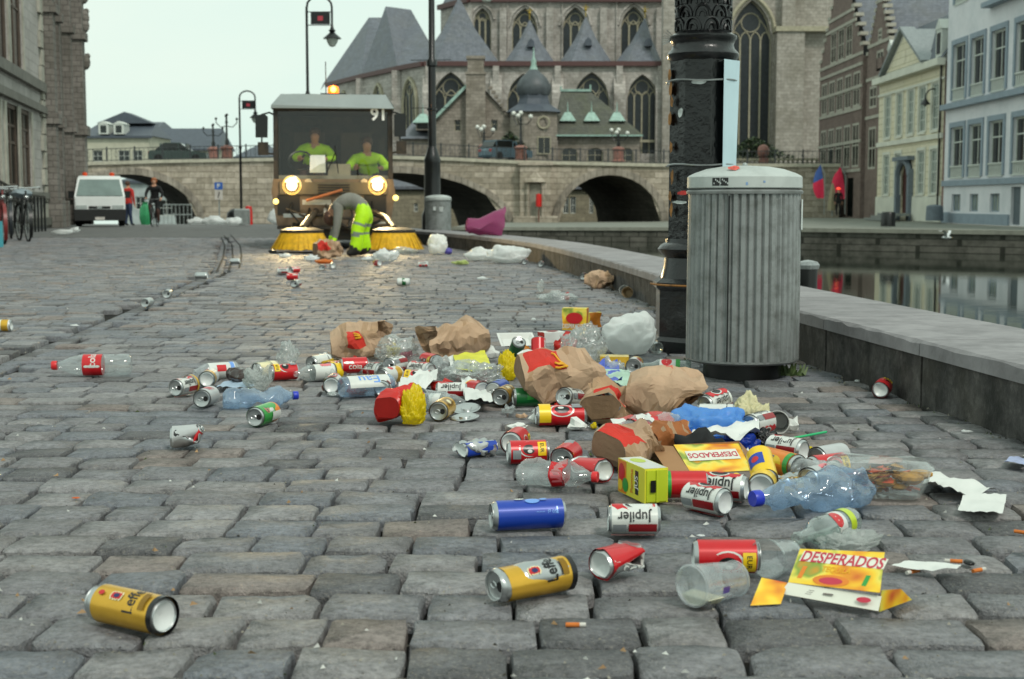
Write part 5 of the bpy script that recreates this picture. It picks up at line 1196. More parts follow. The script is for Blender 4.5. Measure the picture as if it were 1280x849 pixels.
def stander(label, loc, rz, coat, legs, hair, h=1.72):
    k = h / 1.75; J = {'pel': ((0, 0, .95), (.15, .11)), 'bel': ((0, 0, 1.1), (.15, .11)), 'che': ((0, 0, 1.3), (.18, .12)), 'sho': ((0, 0, 1.42), (.16, .09)), 'nek': ((0, 0, 1.5), .055), 'hea': ((0, -.02, 1.59), (.08, .095)), 'cro': ((0, -.02, 1.68), (.075, .085))}
    E = [('pel', 'bel'), ('bel', 'che'), ('che', 'sho'), ('sho', 'nek'), ('nek', 'hea'), ('hea', 'cro')]
    for s_, n in ((-1, 'l'), (1, 'r')):
        J['hip' + n] = ((s_ * .1, 0, .88), .1); J['kne' + n] = ((s_ * .1, -.03 * s_, .48), .075); J['ank' + n] = ((s_ * .1, .05 * s_, .09), .055); J['toe' + n] = ((s_ * .11, .05 * s_ - .16, .04), .04)
        J['sh' + n] = ((s_ * .2, 0, 1.38), .07); J['el' + n] = ((s_ * .25, .02, 1.12), .055); J['wr' + n] = ((s_ * .24, -.06, .88), .038)
        E += [('pel', 'hip' + n), ('hip' + n, 'kne' + n), ('kne' + n, 'ank' + n), ('ank' + n, 'toe' + n), ('sho', 'sh' + n), ('sh' + n, 'el' + n), ('el' + n, 'wr' + n)]; hand(J, E, 'wr' + n, 'q' + n, (0, -.2, -1), (0, -1, 0), .3)
    for a in J: p, r = J[a]; J[a] = (tuple(Vector(p) * k), r)
    def pk(a, b, t):
        if b in ('nek', 'hea', 'cro') or b[0] == 'q': return 2
        if b[:3] in ('kne', 'ank') : return 1
        return 3 if b[:3] == 'toe' else 0
    t = rigged(label, loc, rz, J, E, [coat, legs, SKIN, BOOT], pk)
    m = MB(); m.sphere((0, .02, 1.66 * k), .1, 12, 8); m.deform(lambda v: Vector((v.x, max(v.y, -.06 if v.z < 1.68 * k else -.11), v.z))); m.build('hair', hair, t); return t
stander('person in a red top walking behind the white van', tuple(at(161, 282.5, 56)), rad(160), REDC, BLUEC, HAIRD, 1.75)
# ---- sweeper
SB = G(416, 311.5); SYf = SB.y; SWR = rad(6); k_ = SYf / F
sw = thing('street_sweeper', 'grey cabbed street sweeper with lit headlights orange beacon and two yellow brushes', 'street sweeper', (SB.x, SYf, 0), SWR)
def sx_(px, py=230): return Xat(px, SYf, py) - SB.x
def sz_(py): return Zat(py, SYf)
SWB = mat('sweeper_beige', '66594a', .5, .1, var=.2, vs=3, dirt='3c3327', dirt_s=4, dirt_a=.7); SWD = mat('sweeper_dark', '26221d', .6, .1, var=.4, vs=6, dirt='4b3d2a', dirt_s=6); ROOFM = mat('sweeper_roof', '8e9796', .5, var=.08, vs=3)
xl, xr = sx_(343), sx_(491); zb_, zt_ = sz_(224), sz_(137)
m = MB(); pw = .07
for x in (xl, xr - pw): m.add([(x, 0, zb_), (x + pw, 0, zb_), (x + pw, .1, zb_), (x, .1, zb_), (x, .12, zt_), (x + pw, .12, zt_), (x + pw, .22, zt_), (x, .22, zt_)], [(0, 1, 5, 4), (1, 2, 6, 5), (2, 3, 7, 6), (3, 0, 4, 7)])
m.box(xl, 1.45, .5, xr, 1.52, zt_); m.box(xl, .0, .95, xl + .04, 1.45, zb_); m.box(xr - .04, 0, .95, xr, 1.45, zb_); m.box(xl, .12, zt_ - .02, xr, 1.5, zt_ + .02)
for x in (xl, xr - .04): m.box(x, 1.3, zb_, x + .04, 1.45, zt_)
m.build('cab_frame', SWD, sw)
m = MB(); prof = [(xl - .03, zt_ + .02), (xr + .03, zt_ + .02), (xr + .02, zt_ + .07), (xr - .1, sz_(117)), (xl + .12, sz_(117)), (xl - .02, zt_ + .07)]; m.prism(prof, .02, 1.6)
m.add([(xl - .03, .02, zt_ + .02), (xr + .03, .02, zt_ + .02), (xr - .1, .02, sz_(117)), (xl + .12, .02, sz_(117))], [(0, 1, 2, 3)]); m.v = [(x, y + (.14 if (y < .1 and z > zt_ + .1) else 0), z) for x, y, z in m.v]; m.build('roof', ROOFM, sw)
WSC = clear('windscreen_glass', (.86, .86, .8), .22, .004, .03, (.3, .28, .22))
m = MB(); m.sheet(lambda u, v: Vector((xl + pw + .003 + (xr - xl - 2 * pw - .006) * u, .03 + .12 * v - .05 * math.sin(math.pi * u), zb_ + (zt_ - .02 - zb_) * v)), 8, 2); ws_ = m.build('windscreen', WSC, sw)
m = MB()
for x in (xl + .018, xr - .018): m.add([(x, .12, zb_ + .02), (x, 1.28, zb_ + .02), (x, 1.28, zt_ - .03), (x, .24, zt_ - .03)], [(0, 1, 2, 3)])
m.build('side_window', WSC, sw)
M = Matrix.Translation((sx_(471.5, 141), .1, sz_(142))); m = MB(); flat_text(m, '91', .22, M, bold=.025, stretch=1.0); m.build('fleet_number', mat('number_white', 'f0f2ee', .5, var=0), ws_)
# nose with lamps
m = MB(); zn = sz_(277)
m.prism([(xl + .0, zb_), (xr, zb_), (xr + .03, sz_(240)), (xr - .05, sz_(282)), (xl + .05, sz_(282)), (xl - .03, sz_(240))][::-1], -.12, 1.2); m.build('nose', SWB, sw)
m = MB(); m.box(xl + .1, -.16, sz_(243), xr - .1, -.121, sz_(228)); m.build('nose_panel', mat('nose_panel', '57503f', .5, var=.2), sw)
m = MB(); m.box(xl + .06, -.3, sz_(286), xr - .06, 1.2, sz_(282) - .003); m.box(xl + .2, -.2, sz_(300), xr - .2, 1.0, sz_(286) - .003)
for a, b in (((-.7, -.3, .62), (-.1, -.42, .55)), ((.1, -.4, .5), (.7, -.3, .6)), ((-.6, -.3, .4), (-.3, -.5, .5)), ((.3, -.4, .4), (.75, -.3, .45)), ((-.1, -.35, .7), (.3, -.35, .3))): m.tube([a, ((Vector(a) + Vector(b)) / 2 + Vector((0, 0, -.07))), b], .025, 6)
m.build('undercarriage', SWD, sw)
for i in range(4): m = MB(); m.box(sx_(398), -.175, sz_(242 - i * 3.3), sx_(437), -.161, sz_(240.6 - i * 3.3)); m.build('grille_slat', mat('grille_dark', '1c1a17', .5), sw)
m = MB(); m.box(sx_(405), -.32, sz_(266), sx_(428), -.302, sz_(260)); m.build('number_plate', mat('plate_white', 'c7c2bb'), sw)
for s_ in (-1, 1): m = MB(); m.box(s_ * .84, -.06, sz_(268), s_ * .5, -.135, sz_(244)); m.build('lamp_panel', mat('panel_black', '191714', .45, var=.4, vs=5), sw)
for a in ((-.62, .72), (-.35, .64), (.3, .66), (.62, .74)): m = MB(); m.tube([(a[0], -.14, a[1]), (a[0] * 1.05, -.34, a[1] - .12), (a[0] * .8, -.42, a[1] - .3), (a[0] * 1.1, -.4, .3)], .018, 6); m.build('hose', BLACKI, sw)
m = MB(); m.box(xl + .16, -.36, .5, xl + .5, -.3, .56); m.box(xr - .5, -.36, .5, xr - .16, -.3, .56); pieces(m, 'step', STEEL, sw)
m = MB(); m.box(sx_(379), -.3, sz_(256), sx_(414), -.25, sz_(250)); m.build('bumper_bar', mat('pale_bar', 'b4b1a5', .5), sw)
m = MB(); m.tube([(sx_(384), -.35, sz_(251)), (sx_(428), -.42, sz_(238))], .022, 6); m.build('lance_handle', mat('orange_bar', 'b0673a', .5), sw)
m = MB(); m.bar((sx_(456), -.3, sz_(279)), (sx_(484), -.3, sz_(278)), .03, .03); m.build('side_bar', mat('pale_bar', 'b4b1a5'), sw)
LAMPE = mat('headlight_lens', (1.0, .78, .34), .2, emis=6, var=0); AMB = mat('amber_lens', (1.0, .2, .012), .3, emis=2.0, var=0); YLW = mat('marker_lens', (1.0, .75, .2), .3, emis=2.2, var=0)
for px in (366, 471.5):
    x, z = sx_(px, 233), sz_(232); m = MB(); Mh = Matrix.Translation((x, -.13, z)) @ Matrix.Rotation(rad(90), 4, 'X')
    m.lathe([(.15, -.02), (.15, .03), (.125, .045), (.12, .02)], 20, 0, Mh); hl = m.build('headlight', CHROME, sw)
    m = MB(); m.lathe([(0, .035), (.07, .032), (.118, .022)], 20, 0, Mh); m.build('lens', LAMPE, hl); m = MB(); m.lathe([(.119, .03), (.14, .04), (.152, .02)], 20, 0, Mh); m.build('halo_ring', mat('halo_ring', (1.0, .6, .12), .3, emis=1.7, var=0), hl)  # glowing ring added round the lens as its yellow halo
    ld = bpy.data.lights.new('headlight_beam', 'SPOT'); ld.energy = 260; ld.color = (1, .74, .36); ld.spot_size = rad(75); ld.spot_blend = .7; ld.shadow_soft_size = .1
    lo = bpy.data.objects.new('headlight_beam', ld); COL.objects.link(lo); lo.parent = hl; lo.location = (x, -.26, z); lo.rotation_euler = (rad(83), 0, math.pi * 0)
    pd = bpy.data.lights.new('headlight_spill', 'POINT'); pd.energy = 9; pd.color = (1, .62, .2); pd.shadow_soft_size = .12; po = bpy.data.objects.new('headlight_spill', pd); COL.objects.link(po); po.parent = hl; po.location = (x, -.45, z + .05)  # extra point lamp added ahead of the headlight to warm the nose
    lo.rotation_euler = Vector((0.07, -1, -.07)).to_track_quat('-Z', 'Y').to_euler()
for px, py in ((346, 252), (494, 247.5)):
    m = MB(); m.lathe([(0, .03), (.035, .02), (.045, 0)], 12, 0, Matrix.Translation((sx_(px), -.14, sz_(py))) @ Matrix.Rotation(rad(90), 4, 'X')); mk = m.build('marker_light', YLW, sw)
    m = MB(); m.bar((sx_(px) , -.1, sz_(py)), (sx_(px) * .9, -.0, sz_(py) - .02), .03, .03); m.build('bracket', SWD, mk)
for px in (386, 455):
    m = MB(); m.lathe([(.06, 0), (.055, .03), (0, .035)], 10, 0, Matrix.Translation((sx_(px), -.125, sz_(228))) @ Matrix.Rotation(rad(90), 4, 'X')); m.build('side_lamp', mat('pale_lens', 'a59a80', .2), sw)
bx_, bz_ = sx_(416, 110), sz_(118)
m = MB(); m.box(bx_ - .2, .3, bz_ + .002, bx_ + .2, .5, bz_ + .04); m.build('beacon_base', BLACKI, sw)
m = MB(); m.lathe([(.085, bz_ + .04), (.09, bz_ + .1), (.075, bz_ + .15), (0, bz_ + .17)], 14, 0, Matrix.Translation((bx_, .4, 0))); bc = m.build('beacon', AMB, sw); m = MB(); m.sphere((bx_, .315, bz_ + .1), .045, 10, 6); m.build('bulb', mat('amber_core', (1.0, .62, .12), .3, emis=4, var=0), bc)
ld = bpy.data.lights.new('beacon_light', 'POINT'); ld.energy = 12; ld.color = (1, .35, .05); ld.shadow_soft_size = .1; lo = bpy.data.objects.new('beacon_light', ld); COL.objects.link(lo); lo.parent = bc; lo.location = (bx_, .4, bz_ + .3)
m = MB(); m.tube([(bx_ - .12, .5, bz_), (bx_ - .12, .5, bz_ + .55)], .008, 5); m.build('aerial', BLACKI, sw)
m = MB(); m.box(sx_(366), .3, bz_ + .001, sx_(398), .7, bz_ + .025); m.box(sx_(456), .3, bz_ + .001, sx_(464), .4, bz_ + .03); m.build('roof_vent', SWD, sw)
for s_, px, py in ((-1, 329.5, 159), (1, 500, 157)):
    x, z = sx_(px), sz_(py); m = MB(); m.prism([(x - .09, z - .17), (x + .09, z - .17), (x + .1, z + .15), (x + .05, z + .19), (x - .09, z + .17)], -.12, -.04); mi = m.build('mirror', BLACKI, sw)
    m = MB(); m.box(x - .06, -.1, z - .44, x + .1, -.05, z - .24); m.build('lower_mirror', SWD, mi)
    m = MB(); m.tube([(x, -.05, z + .18), (x - s_ * .12, .02, z + .22), (xl if s_ < 0 else xr, .12, z + .2)], .015, 5); m.tube([(x, -.05, z - .1), (x, -.06, z - .42)], .014, 5); m.tube([(x, -.06, z - .4), (xl if s_ < 0 else xr, .05, z - .42)], .014, 5); m.build('mirror_arm', BLACKI, mi)
m = MB(); m.tube([(sx_(408), -.0, sz_(217)), (sx_(420), -.01, sz_(190))], .008, 4); m.tube([(sx_(423), -.0, sz_(217)), (sx_(419), .0, sz_(182))], .008, 4); m.build('wiper', BLACKI, sw)
m = MB(); m.add([(sx_(387, 200), .005, sz_(216)), (sx_(407, 200), .005, sz_(216)), (sx_(406.5, 200), .015, sz_(194)), (sx_(388, 200), .015, sz_(194))], [(0, 1, 2, 3)]); m.build('permit_sheet', mat('white_sheet', 'cdd6d6', .6, var=.12, vs=12), sw)
m = MB(); m.box(xl + .05, .1, zb_ - .03, xr - .05, .5, zb_ + .06); m.box(sx_(410), .12, zb_ + .06, sx_(438), .3, zb_ + .24); m.build('dashboard', mat('dash_grey', '8f8c80', .7, var=.2), sw)
m = MB(); x = sx_(375); m.tube([(x + .19 * math.cos(t * .524), .42 + .1 * math.sin(t * .524), zb_ + .3 + .15 * math.sin(t * .524)) for t in range(13)], .016, 6); m.build('steering_wheel', BLACKI, sw)
for x in (-.38, .38):
    m = MB(); m.box(x - .25, 1.15, .9, x + .25, 1.32, zt_ - .3); m.box(x - .25, .7, .9, x + .25, 1.3, 1.0); m.build('seat', mat('seat_cloth', '4a4038', .8, var=.2), sw)
m = MB(); m.box(xl + .06, 1.9, .55, xr - .06, 4.2, zt_ - .35); m.build('hopper', mat('hopper_grey', '8b8a82', .5, var=.1), sw)
m = MB(); m.box(xl + .25, .9, .3, xr - .25, 4.1, .56); m.build('chassis', SWD, sw)
for x in (xl + .1, xr - .32):
    for y in (1.2, 3.4):
        m = MB(); m.lathe([(.0, 0), (.2, 0), (.34, .0), (.36, .04), (.36, .2), (.34, .22), (0, .22)], 20, 0, Matrix.Translation((x, y, .36)) @ Matrix.Rotation(rad(90), 4, 'Y')); m.build('wheel', WHEELM, sw)
BR = mat('yellow_bristle', 'd7a411', .7, var=.25, vs=18); 
for s_, px in ((-1, 380), (1, 495)):
    c_ = Vector((sx_(px, 300) * .93, -1.45, 0)); R0, R1 = .30, .44; ztp = .31
    rng = random.Random(px); m = MB(); nb = 150
    def jag(a, z, q=[0]): return 1
    for ring in range(3):
        for i in range(nb):
            a = 2 * math.pi * (i + ring * .33) / nb + rng.uniform(-.01, .01); r0 = R0 - ring * .05; r1 = R1 - ring * .055 + rng.uniform(-.02, .02); zb = .05 + rng.uniform(-.012, .015) + .0 * ring; w2 = .011
            p = [c_ + Vector((r0 * math.cos(a + d_ * w2 / R0), r0 * math.sin(a + d_ * w2 / R0), ztp)) for d_ in (-.6, .6)]; q = [c_ + Vector((r1 * math.cos(a + d_ * w2 / R0), r1 * math.sin(a + d_ * w2 / R0), zb)) for d_ in (1, -1)]
            m.add(p + q, [(0, 1, 2, 3)])
    hb = MB(); hb.lathe([(0, ztp + .06), (R0 * .7, ztp + .05), (R0 + .02, ztp + .02), (R0 + .02, ztp - .02), (0, ztp - .02)], 20, 0, Matrix.Translation(c_)); h_ = hb.build('brush_head', SWD, sw)
    tag(m.build('bristles', BR, h_), kind='stuff')
    m = MB(); m.tube([tuple(c_ + Vector((0, 0, ztp + .04))), tuple(c_ + Vector((-s_ * .1, .5, .5))), (c_.x * .6, -.1, .6)], .05, 8); m.build('brush_arm', SWD, h_)
# people in the cab
def sitter(label, px, rz, lean, vest, head, mats_shirt):
    x = sx_(px) + SB.x; J = {'pel': ((0, .3, 1.02), (.17, .13)), 'bel': ((lean * .3, .2, 1.15), (.16, .12)), 'che': ((lean * .8, .08, 1.32), (.2, .13)), 'sho': ((lean, .03, 1.42), (.17, .1)), 'nek': ((lean * 1.1, -.0, 1.49), .055), 'hea': ((lean * 1.2, -.04, 1.57), (.08, .095)), 'cro': ((lean * 1.2, -.04, 1.66), (.075, .085))}
    E = [('pel', 'bel'), ('bel', 'che'), ('che', 'sho'), ('sho', 'nek'), ('nek', 'hea'), ('hea', 'cro')]
    for s_, n in ((-1, 'l'), (1, 'r')):
        J['hip' + n] = ((s_ * .1, .2, 1.0), .1); J['kne' + n] = ((s_ * .13, -.12, 1.02), .075); J['ank' + n] = ((s_ * .13, -.16, .7), .055)
        J['sh' + n] = ((lean + s_ * .2, .03, 1.38), .08); J['el' + n] = ((lean + s_ * .32, -.1, 1.24), .065); J['wr' + n] = ((lean * .5 + s_ * .2, -.26, 1.22), .042)
        E += [('pel', 'hip' + n), ('hip' + n, 'kne' + n), ('kne' + n, 'ank' + n), ('sho', 'sh' + n), ('sh' + n, 'el' + n), ('el' + n, 'wr' + n)]; hand(J, E, 'wr' + n, 'q' + n, (0, -1, .1), (-s_, 0, 0), .5)
    def pk(a, b, t):
        if b in ('nek', 'hea', 'cro') or b[0] == 'q': return 2
        if b[:3] in ('kne', 'ank', 'hip'): return 1
        return 3 if (b in ('che',) and t > .2 and False) else 0
    lp = Matrix.Rotation(SWR, 3, 'Z') @ Vector((x - SB.x, .78, .02)); t = rigged(label, (SB.x + lp.x, SYf + lp.y, .02), rz + SWR, J, E, [vest, BROWNC, SKIN, mats_shirt], pk)
    m = MB(); m.sphere((lean * 1.2, -.01, 1.645), .1, 12, 8); m.deform(lambda v: Vector((v.x, max(v.y, -.09 if v.z < 1.66 else -.13), v.z))); m.build('hair', head, t); return t
sitter('sweeper driver in a hi vis yellow jacket behind the windscreen', 388, 0, .05, HIVIS, HAIRD, BROWNC).location.z = .2
p2_ = sitter('second worker in a hi vis jacket slumped low on the passenger side of the cab', 462, 0, -.03, HIVIS, HAIRD, ORANGE); p2_.location.z = .06
# ---- white van
VB = at(125, 283, 52.0); vn = thing('white_van', 'white delivery van with black bumper and two orange roof beacons parked on the left', 'van', (VB.x, 52.0, VB.z), rad(15))
WV = mat('white_van_paint', 'e4e8e6', .35, var=.04, vs=2, coat=.4); kv = 52.0 / F
def vx(px): return (px - 125) * kv
def vz(py): return (283 - py) * kv
m = MB(); pv = [(.26, vz(262)), (.26, vz(246)), (.8, vz(223)), (1.0, vz(220)), (4.6, vz(220.5)), (4.6, vz(262))]; n_ = len(pv)
for x in (-1, 1): m.v += [(vx(125.5 + x * (30.5 if q > 4.7 or z_ < vz(240) else 26.5 if z_ < vz(221) else 25)), q, z_) for q, z_ in pv]
m.f = [tuple(range(n_))[::-1], tuple(range(n_, 2 * n_))] + [(i, (i + 1) % n_, n_ + (i + 1) % n_, n_ + i) for i in range(n_)]; m.m = [0] * len(m.f); m.s = [False] * len(m.f); m.build('body', WV, vn)
m = MB(); m.add([(vx(97.5), .255, vz(245)), (vx(153.5), .255, vz(245)), (vx(149.5), .745, vz(224.5)), (vx(101.5), .745, vz(224.5))], [(0, 1, 2, 3)]); m.deform(lambda v: v + Vector((0, -.02, 0))); wsn = m.build('windscreen', mat('van_glass', '6f807c', .1, var=.3, vs=1, spec=.8), vn)
m = MB(); m.prism([(vx(95), vz(276)), (vx(156), vz(276)), (vx(157), vz(262)), (vx(94), vz(262))], .12, .6); m.build('bumper', mat('black_plastic', '1b1c1c', .6), vn); m = MB(); m.box(vx(100), .5, .22, vx(150), 4.4, vz(262) + .05); m.build('underbody', BLACKI, vn)
m = MB(); m.prism([(vx(96), vz(262) + .002), (vx(155), vz(262) + .002), (vx(155), vz(247)), (vx(96), vz(247))], .19, .26); m.build('bonnet', WV, vn)
m = MB(); m.box(vx(112), .17, vz(261), vx(138), .189, vz(258)); gr = m.build('grille', mat('black_plastic', '1b1c1c'), vn); m = MB(); m.box(vx(122), .15, vz(261), vx(128), .169, vz(258.4)); m.build('badge', CHROME, gr)
for a, b in ((97, 110), (140, 154)): m = MB(); m.box(vx(a), .165, vz(262), vx(b), .188, vz(257)); m.build('headlight', mat('pale_lens2', 'aab2b0', .15), vn)
m = MB(); m.box(vx(119.5), .1, vz(275), vx(131), .119, vz(271.5)); pt = m.build('number_plate', mat('plate_white', 'c7c2bb', .5), vn)
for px in (90.5, 159): m = MB(); m.box(vx(px) - .1, .75, vz(248), vx(px) + .1, .85, vz(239)); m.bar((vx(px), .8, vz(244)), (vx(125 + (px - 125) * .88), .9, vz(244)), .05, .05); m.build('mirror', BLACKI, vn)
for px in (107.5, 140.5): m = MB(); m.lathe([(.09, vz(220)), (.09, vz(216)), (0, vz(215))], 10, 0, Matrix.Translation((vx(px), 1.2, 0))); m.build('beacon', mat('orange_plastic', 'd8481a', .3), vn)
for px in (99, 151):
    for y in (.9, 3.7): m = MB(); m.lathe([(0, -.12), (.3, -.12), (.34, -.08), (.34, .1), (.3, .12), (0, .12)], 16, 0, Matrix.Translation((vx(px), y, .34)) @ Matrix.Rotation(rad(90), 4, 'Y')); m.build('wheel', WHEELM, vn)
for a, b in ((103, 113), (116, 121), (129, 135)): pass
# ---- cars on the bridge
def car(label, px, py, Y, L, rz, paint, estate=False):
    p = at(px, py, Y); t = thing('parked_car', label, 'car', tuple(p), rz, 'cars crossing the bridge'); h = 1.42
    side = [(-L / 2, .35), (-L / 2 + .05, .2), (L / 2 - .05, .2), (L / 2, .4), (L / 2 - .05, .72), (L / 2 - 1.1, .88), (-L / 2 + .15, .9), (-L / 2, .7)]
    m = MB(); m.prism(side, -.85, .85); m.build('body', paint, t)
    tp = [(L / 2 - 1.15, .885), (L / 2 - 1.9, h), (-L / 2 + (.5 if estate else 1.1), h), (-L / 2 + (.1 if estate else .45), .9)]
    m = MB(); m.prism(tp[::-1], -.76, .76); m.build('glasshouse', GLASS, t)
    m = MB(); m.box(-L / 2 + (.55 if estate else 1.15), -.78, h, L / 2 - 1.95, .78, h + .05)
    for u in (tp[0], tp[2]): pass
    for x in (L / 2 - 1.5, .1, -L / 2 + (.5 if estate else .9)): m.box(x - .04, -.785, .9, x + .04, .785, h)
    m.build('roof', paint, t)
    for x in (L / 2 - .8, -L / 2 + .75):
        for y in (-.87, .67): m = MB(); m.lathe([(0, 0), (.2, 0), (.31, .02), (.31, .2), (0, .2)], 14, 0, Matrix.Translation((x, y, .31)) @ Matrix.Rotation(rad(-90), 4, 'X')); m.build('wheel', WHEELM, t)
    m = MB(); m.box(-L / 2 - .02, -.8, .6, -L / 2 + .05, -.5, .8); m.box(-L / 2 - .02, .5, .6, -L / 2 + .05, .8, .8); m.build('tail_light', mat('tail_red', '9a1a1a', .3), t)
car('dark green saloon car on the bridge left of the sweeper', 224, 203.5, 108, 4.3, rad(4), mat('dark_car_paint', '46524f', .25, .3, var=.05))
car('grey blue estate car on the bridge beside the red granite lamp', 632, 200.5, 108, 3.9, rad(38), mat('blue_car_paint', '5d717c', .3, .3, var=.05), True)
# ---- bicycles and iron railing on the left
st_g = G(30, 300)
rl_ = thing('iron_stair_railing', 'black wrought iron stair railing sloping down behind the parked bicycles', 'railing', (0, 0, 0)); P0, P1 = at(-40, 205, 31), at(40, 249, 36.5); B0, B1 = at(-40, 300, 31), at(40, 291, 36.5)
rl_.location = B0; m = MB()
for q in (0, .28): m.bar(P0 - B0 - Vector((0, 0, q)), P1 - B0 - Vector((0, 0, q)), .05, .05)
m.build('handrail', BLACKI, rl_); m = MB()
for i in range(26):
    u = i / 25; a = P0.lerp(P1, u) - B0; b = B0.lerp(B1, u) - B0; m.tube([b, a], .012, 4)
    if i % 2: c_ = a - Vector((0, 0, .14)); m.tube([c_ + Vector((.0, .1 * math.cos(t * .785), .1 * math.sin(t * .785))) for t in range(9)], .01, 3)
tag(m.build('balusters', BLACKI, rl_), kind='stuff')
m = MB(); B2 = at(44, 290, 37) - B0
for i in range(5): pp_ = at(40 + i * 4.2, 290, 37 + i * .5) - B0; m.tube([pp_, pp_ + Vector((0, 0, .95))], .03, 5)
a = at(40, 290, 37) - B0; b = at(57, 290, 39) - B0
m.bar(a + Vector((0, 0, .95)), b + Vector((0, 0, .95)), .05, .05); m.build('end_posts', BLACKI, rl_)
b1 = bicycle('black bicycle with pale saddle bag parked at the stair railing end', tuple(G(30, 301)), rad(28), BLACKI, group='bicycles parked by the railing')
b2 = bicycle('red framed bicycle half cut off by the photo edge', tuple(G(3, 304)), rad(24), mat('red_frame', '7a2a28', .4), group='bicycles parked by the railing')
b3 = bicycle('dark bicycle between the red bicycle and the railing posts', tuple(G(14, 297.5)), rad(20), mat('dark_frame', '2b3035', .4), group='bicycles parked by the railing')
sb = thing('saddle_bag', 'pale grey cover hanging over the saddle of the black bicycle', 'bag', tuple(G(30, 301) + Vector((0, 0, .88)))); m = MB(); m.sphere((-.05, .12, .02), .2, 12, 8, 0, (.9, 1.5, .45)); m.deform(lambda v: v + Vector((0, 0, .03 * noise.noise(v * 9)))); m.build('cover', mat('grey_cover', '7d8a90', .6, var=.2), sb)
tq = thing('cloth_edge', 'turquoise bag standing at the left edge below the bicycles', 'bag', tuple(G(-1, 309))); m = MB(); m.box(-.14, -.06, 0, .05, .06, .42); m.v = [(x * (1 - .25 * z), y, z + .01 * noise.noise(Vector((x, y, z)) * 9)) for x, y, z in m.v]; m.build('bag', mat('turquoise_cloth', '4aa6b5', .7), tq)
m = MB(); m.tube([(-.1, 0, .38), (-.06, 0, .52), (0, 0, .38)], .01, 5); m.build('handle', mat('turquoise_cloth', '4aa6b5'), tq)
# ---- street furniture near the bridge
def parking_sign(px, py, Y):
    p = at(px, py, Y); t = thing('parking_sign', 'blue parking sign over a white plate on a post beside the street arch', 'sign', tuple(p)); m = MB(); m.tube([(0, 0, 0), (0, 0, 1.78)], .03, 6); m.build('post', STEEL, t)
    m = MB(); m.box(-.17, -.06, 1.47, .17, -.04, 1.77); pl_ = m.build('blue_plate', mat('sign_blue', '2f62b4', .5), t)
    m = MB(); flat_text(m, 'P', .12, Matrix.Translation((0, -.064, 1.62)), bold=.02); m.build('lettering', mat('white_paint', 'd8dcd6'), pl_)
    m = MB(); m.box(-.16, -.06, 1.05, .16, -.04, 1.45); q = m.build('white_plate', mat('plate_white', 'c7c2bb'), t)
    m = MB(); m.bar((-.03, -.064, 1.12), (.03, -.064, 1.38), .004, .04); m.build('arrow', BLACKI, q)
parking_sign(274.5, 281, 60)
p = at(303, 281, 54); t = thing('stone_post', 'pale stone plinth at the foot of the left lamp post', 'plinth', tuple(p)); m = MB(); m.lathe([(.36, 0), (.36, .55), (.3, .6)], 4, 0, None, False, (False, True), rad(45)); m.build('block', STEEL, t)
p = at(311, 281, 56); t = thing('warning_post', 'red plastic warning post right of the pale stone plinth', 'post', tuple(p)); m = MB(); m.lathe([(.16, 0), (.15, .55), (.12, .72), (0, .74)], 10); m.build('body', mat('signal_red', 'c8221c'), t)
p = at(293, 280, 56); t = thing('black_sack', 'black rubbish sack left of the pale stone plinth', 'bag', tuple(p)); m = MB(); m.sphere((0, 0, .28), .3, 12, 8, 0, (1, .9, 1.05)); m.deform(lambda v: Vector((v.x, v.y, max(0, v.z + .06 * noise.noise(v * 6))))); m.build('sack', BLACKI, t)
fr = thing('street_barrier', 'grey tubular barrier across the street arch behind the cyclist', 'barrier', tuple(at(205, 281, 72))); m = MB(); Lb = Xat(240, 72) - Xat(205, 72)
for z in (.5, 1.0): m.tube([(0, 0, z), (Lb, 0, z)], .03, 5)
for i in range(8): m.tube([(Lb * i / 7, 0, 0), (Lb * i / 7, 0, 1.0)], .02, 4)
m.build('rail', STEEL, fr)
p = at(182, 281, 66); t = thing('green_sack', 'green sack standing left of the cyclist under the arch', 'bag', tuple(p)); m = MB(); m.lathe([(.2, 0), (.28, .3), (.25, .75), (.1, .95), (.14, 1.05)], 10, wob=lambda a, z: 1 + .1 * math.sin(5 * a + z * 9)); m.build('sack', mat('green_plastic', '2f8a58', .5), t)
# right bank: flags, closed parasol, figure, bollards
def flag(label, px, pyb, pyt, Y, mats_, tilt):
    b = at(px, pyb, Y); t = thing('feather_flag', label, 'flag', tuple(b)); h = at(px, pyt, Y).z - b.z; m = MB(); m.tube([(0, 0, 0), (0, 0, h * .8), (tilt * .3, 0, h)], .03, 5); m.build('pole', STEEL, t)
    m = MB(); m.sheet(lambda u, v: Vector((tilt * (.3 * v ** 2 + u * (1.0 - .35 * v) * (.5 + .9 * v * (1 - v) * 1.6)) , .05 * math.sin(u * 5 + v * 3), h * (.32 + .68 * v) - .55 * u * v)), 6, 12, mfn=lambda u, v: 1 if (len(mats_) > 1 and v > .55) else 0); m.build('banner', mats_, t)
FLR = mat('flag_red', 'd8294f', .7, var=.1); FLB = mat('flag_blue', '3a5a9c', .7, var=.2)
flag('red and blue feather flag left of the closed parasol', 1030, 268, 205, 92, [FLR, FLB], -.95); flag('red feather flag right of the closed parasol', 1056, 268, 208, 92, [FLR], -1.15)
b = at(1040, 270, 91); t = thing('closed_parasol', 'closed beige cafe parasol between the two feather flags', 'parasol', tuple(b)); m = MB(); m.lathe([(.05, 0), (.05, .5)], 8); m.build('pole', STEEL, t)
m = MB(); m.lathe([(.32, .35), (.26, 1.0), (.16, 1.7), (.03, 2.1)], 16, wob=lambda a, z: 1 + .12 * math.sin(6 * a)); m.build('folded_canopy', mat('beige_canvas', '8f866c', .8), t)
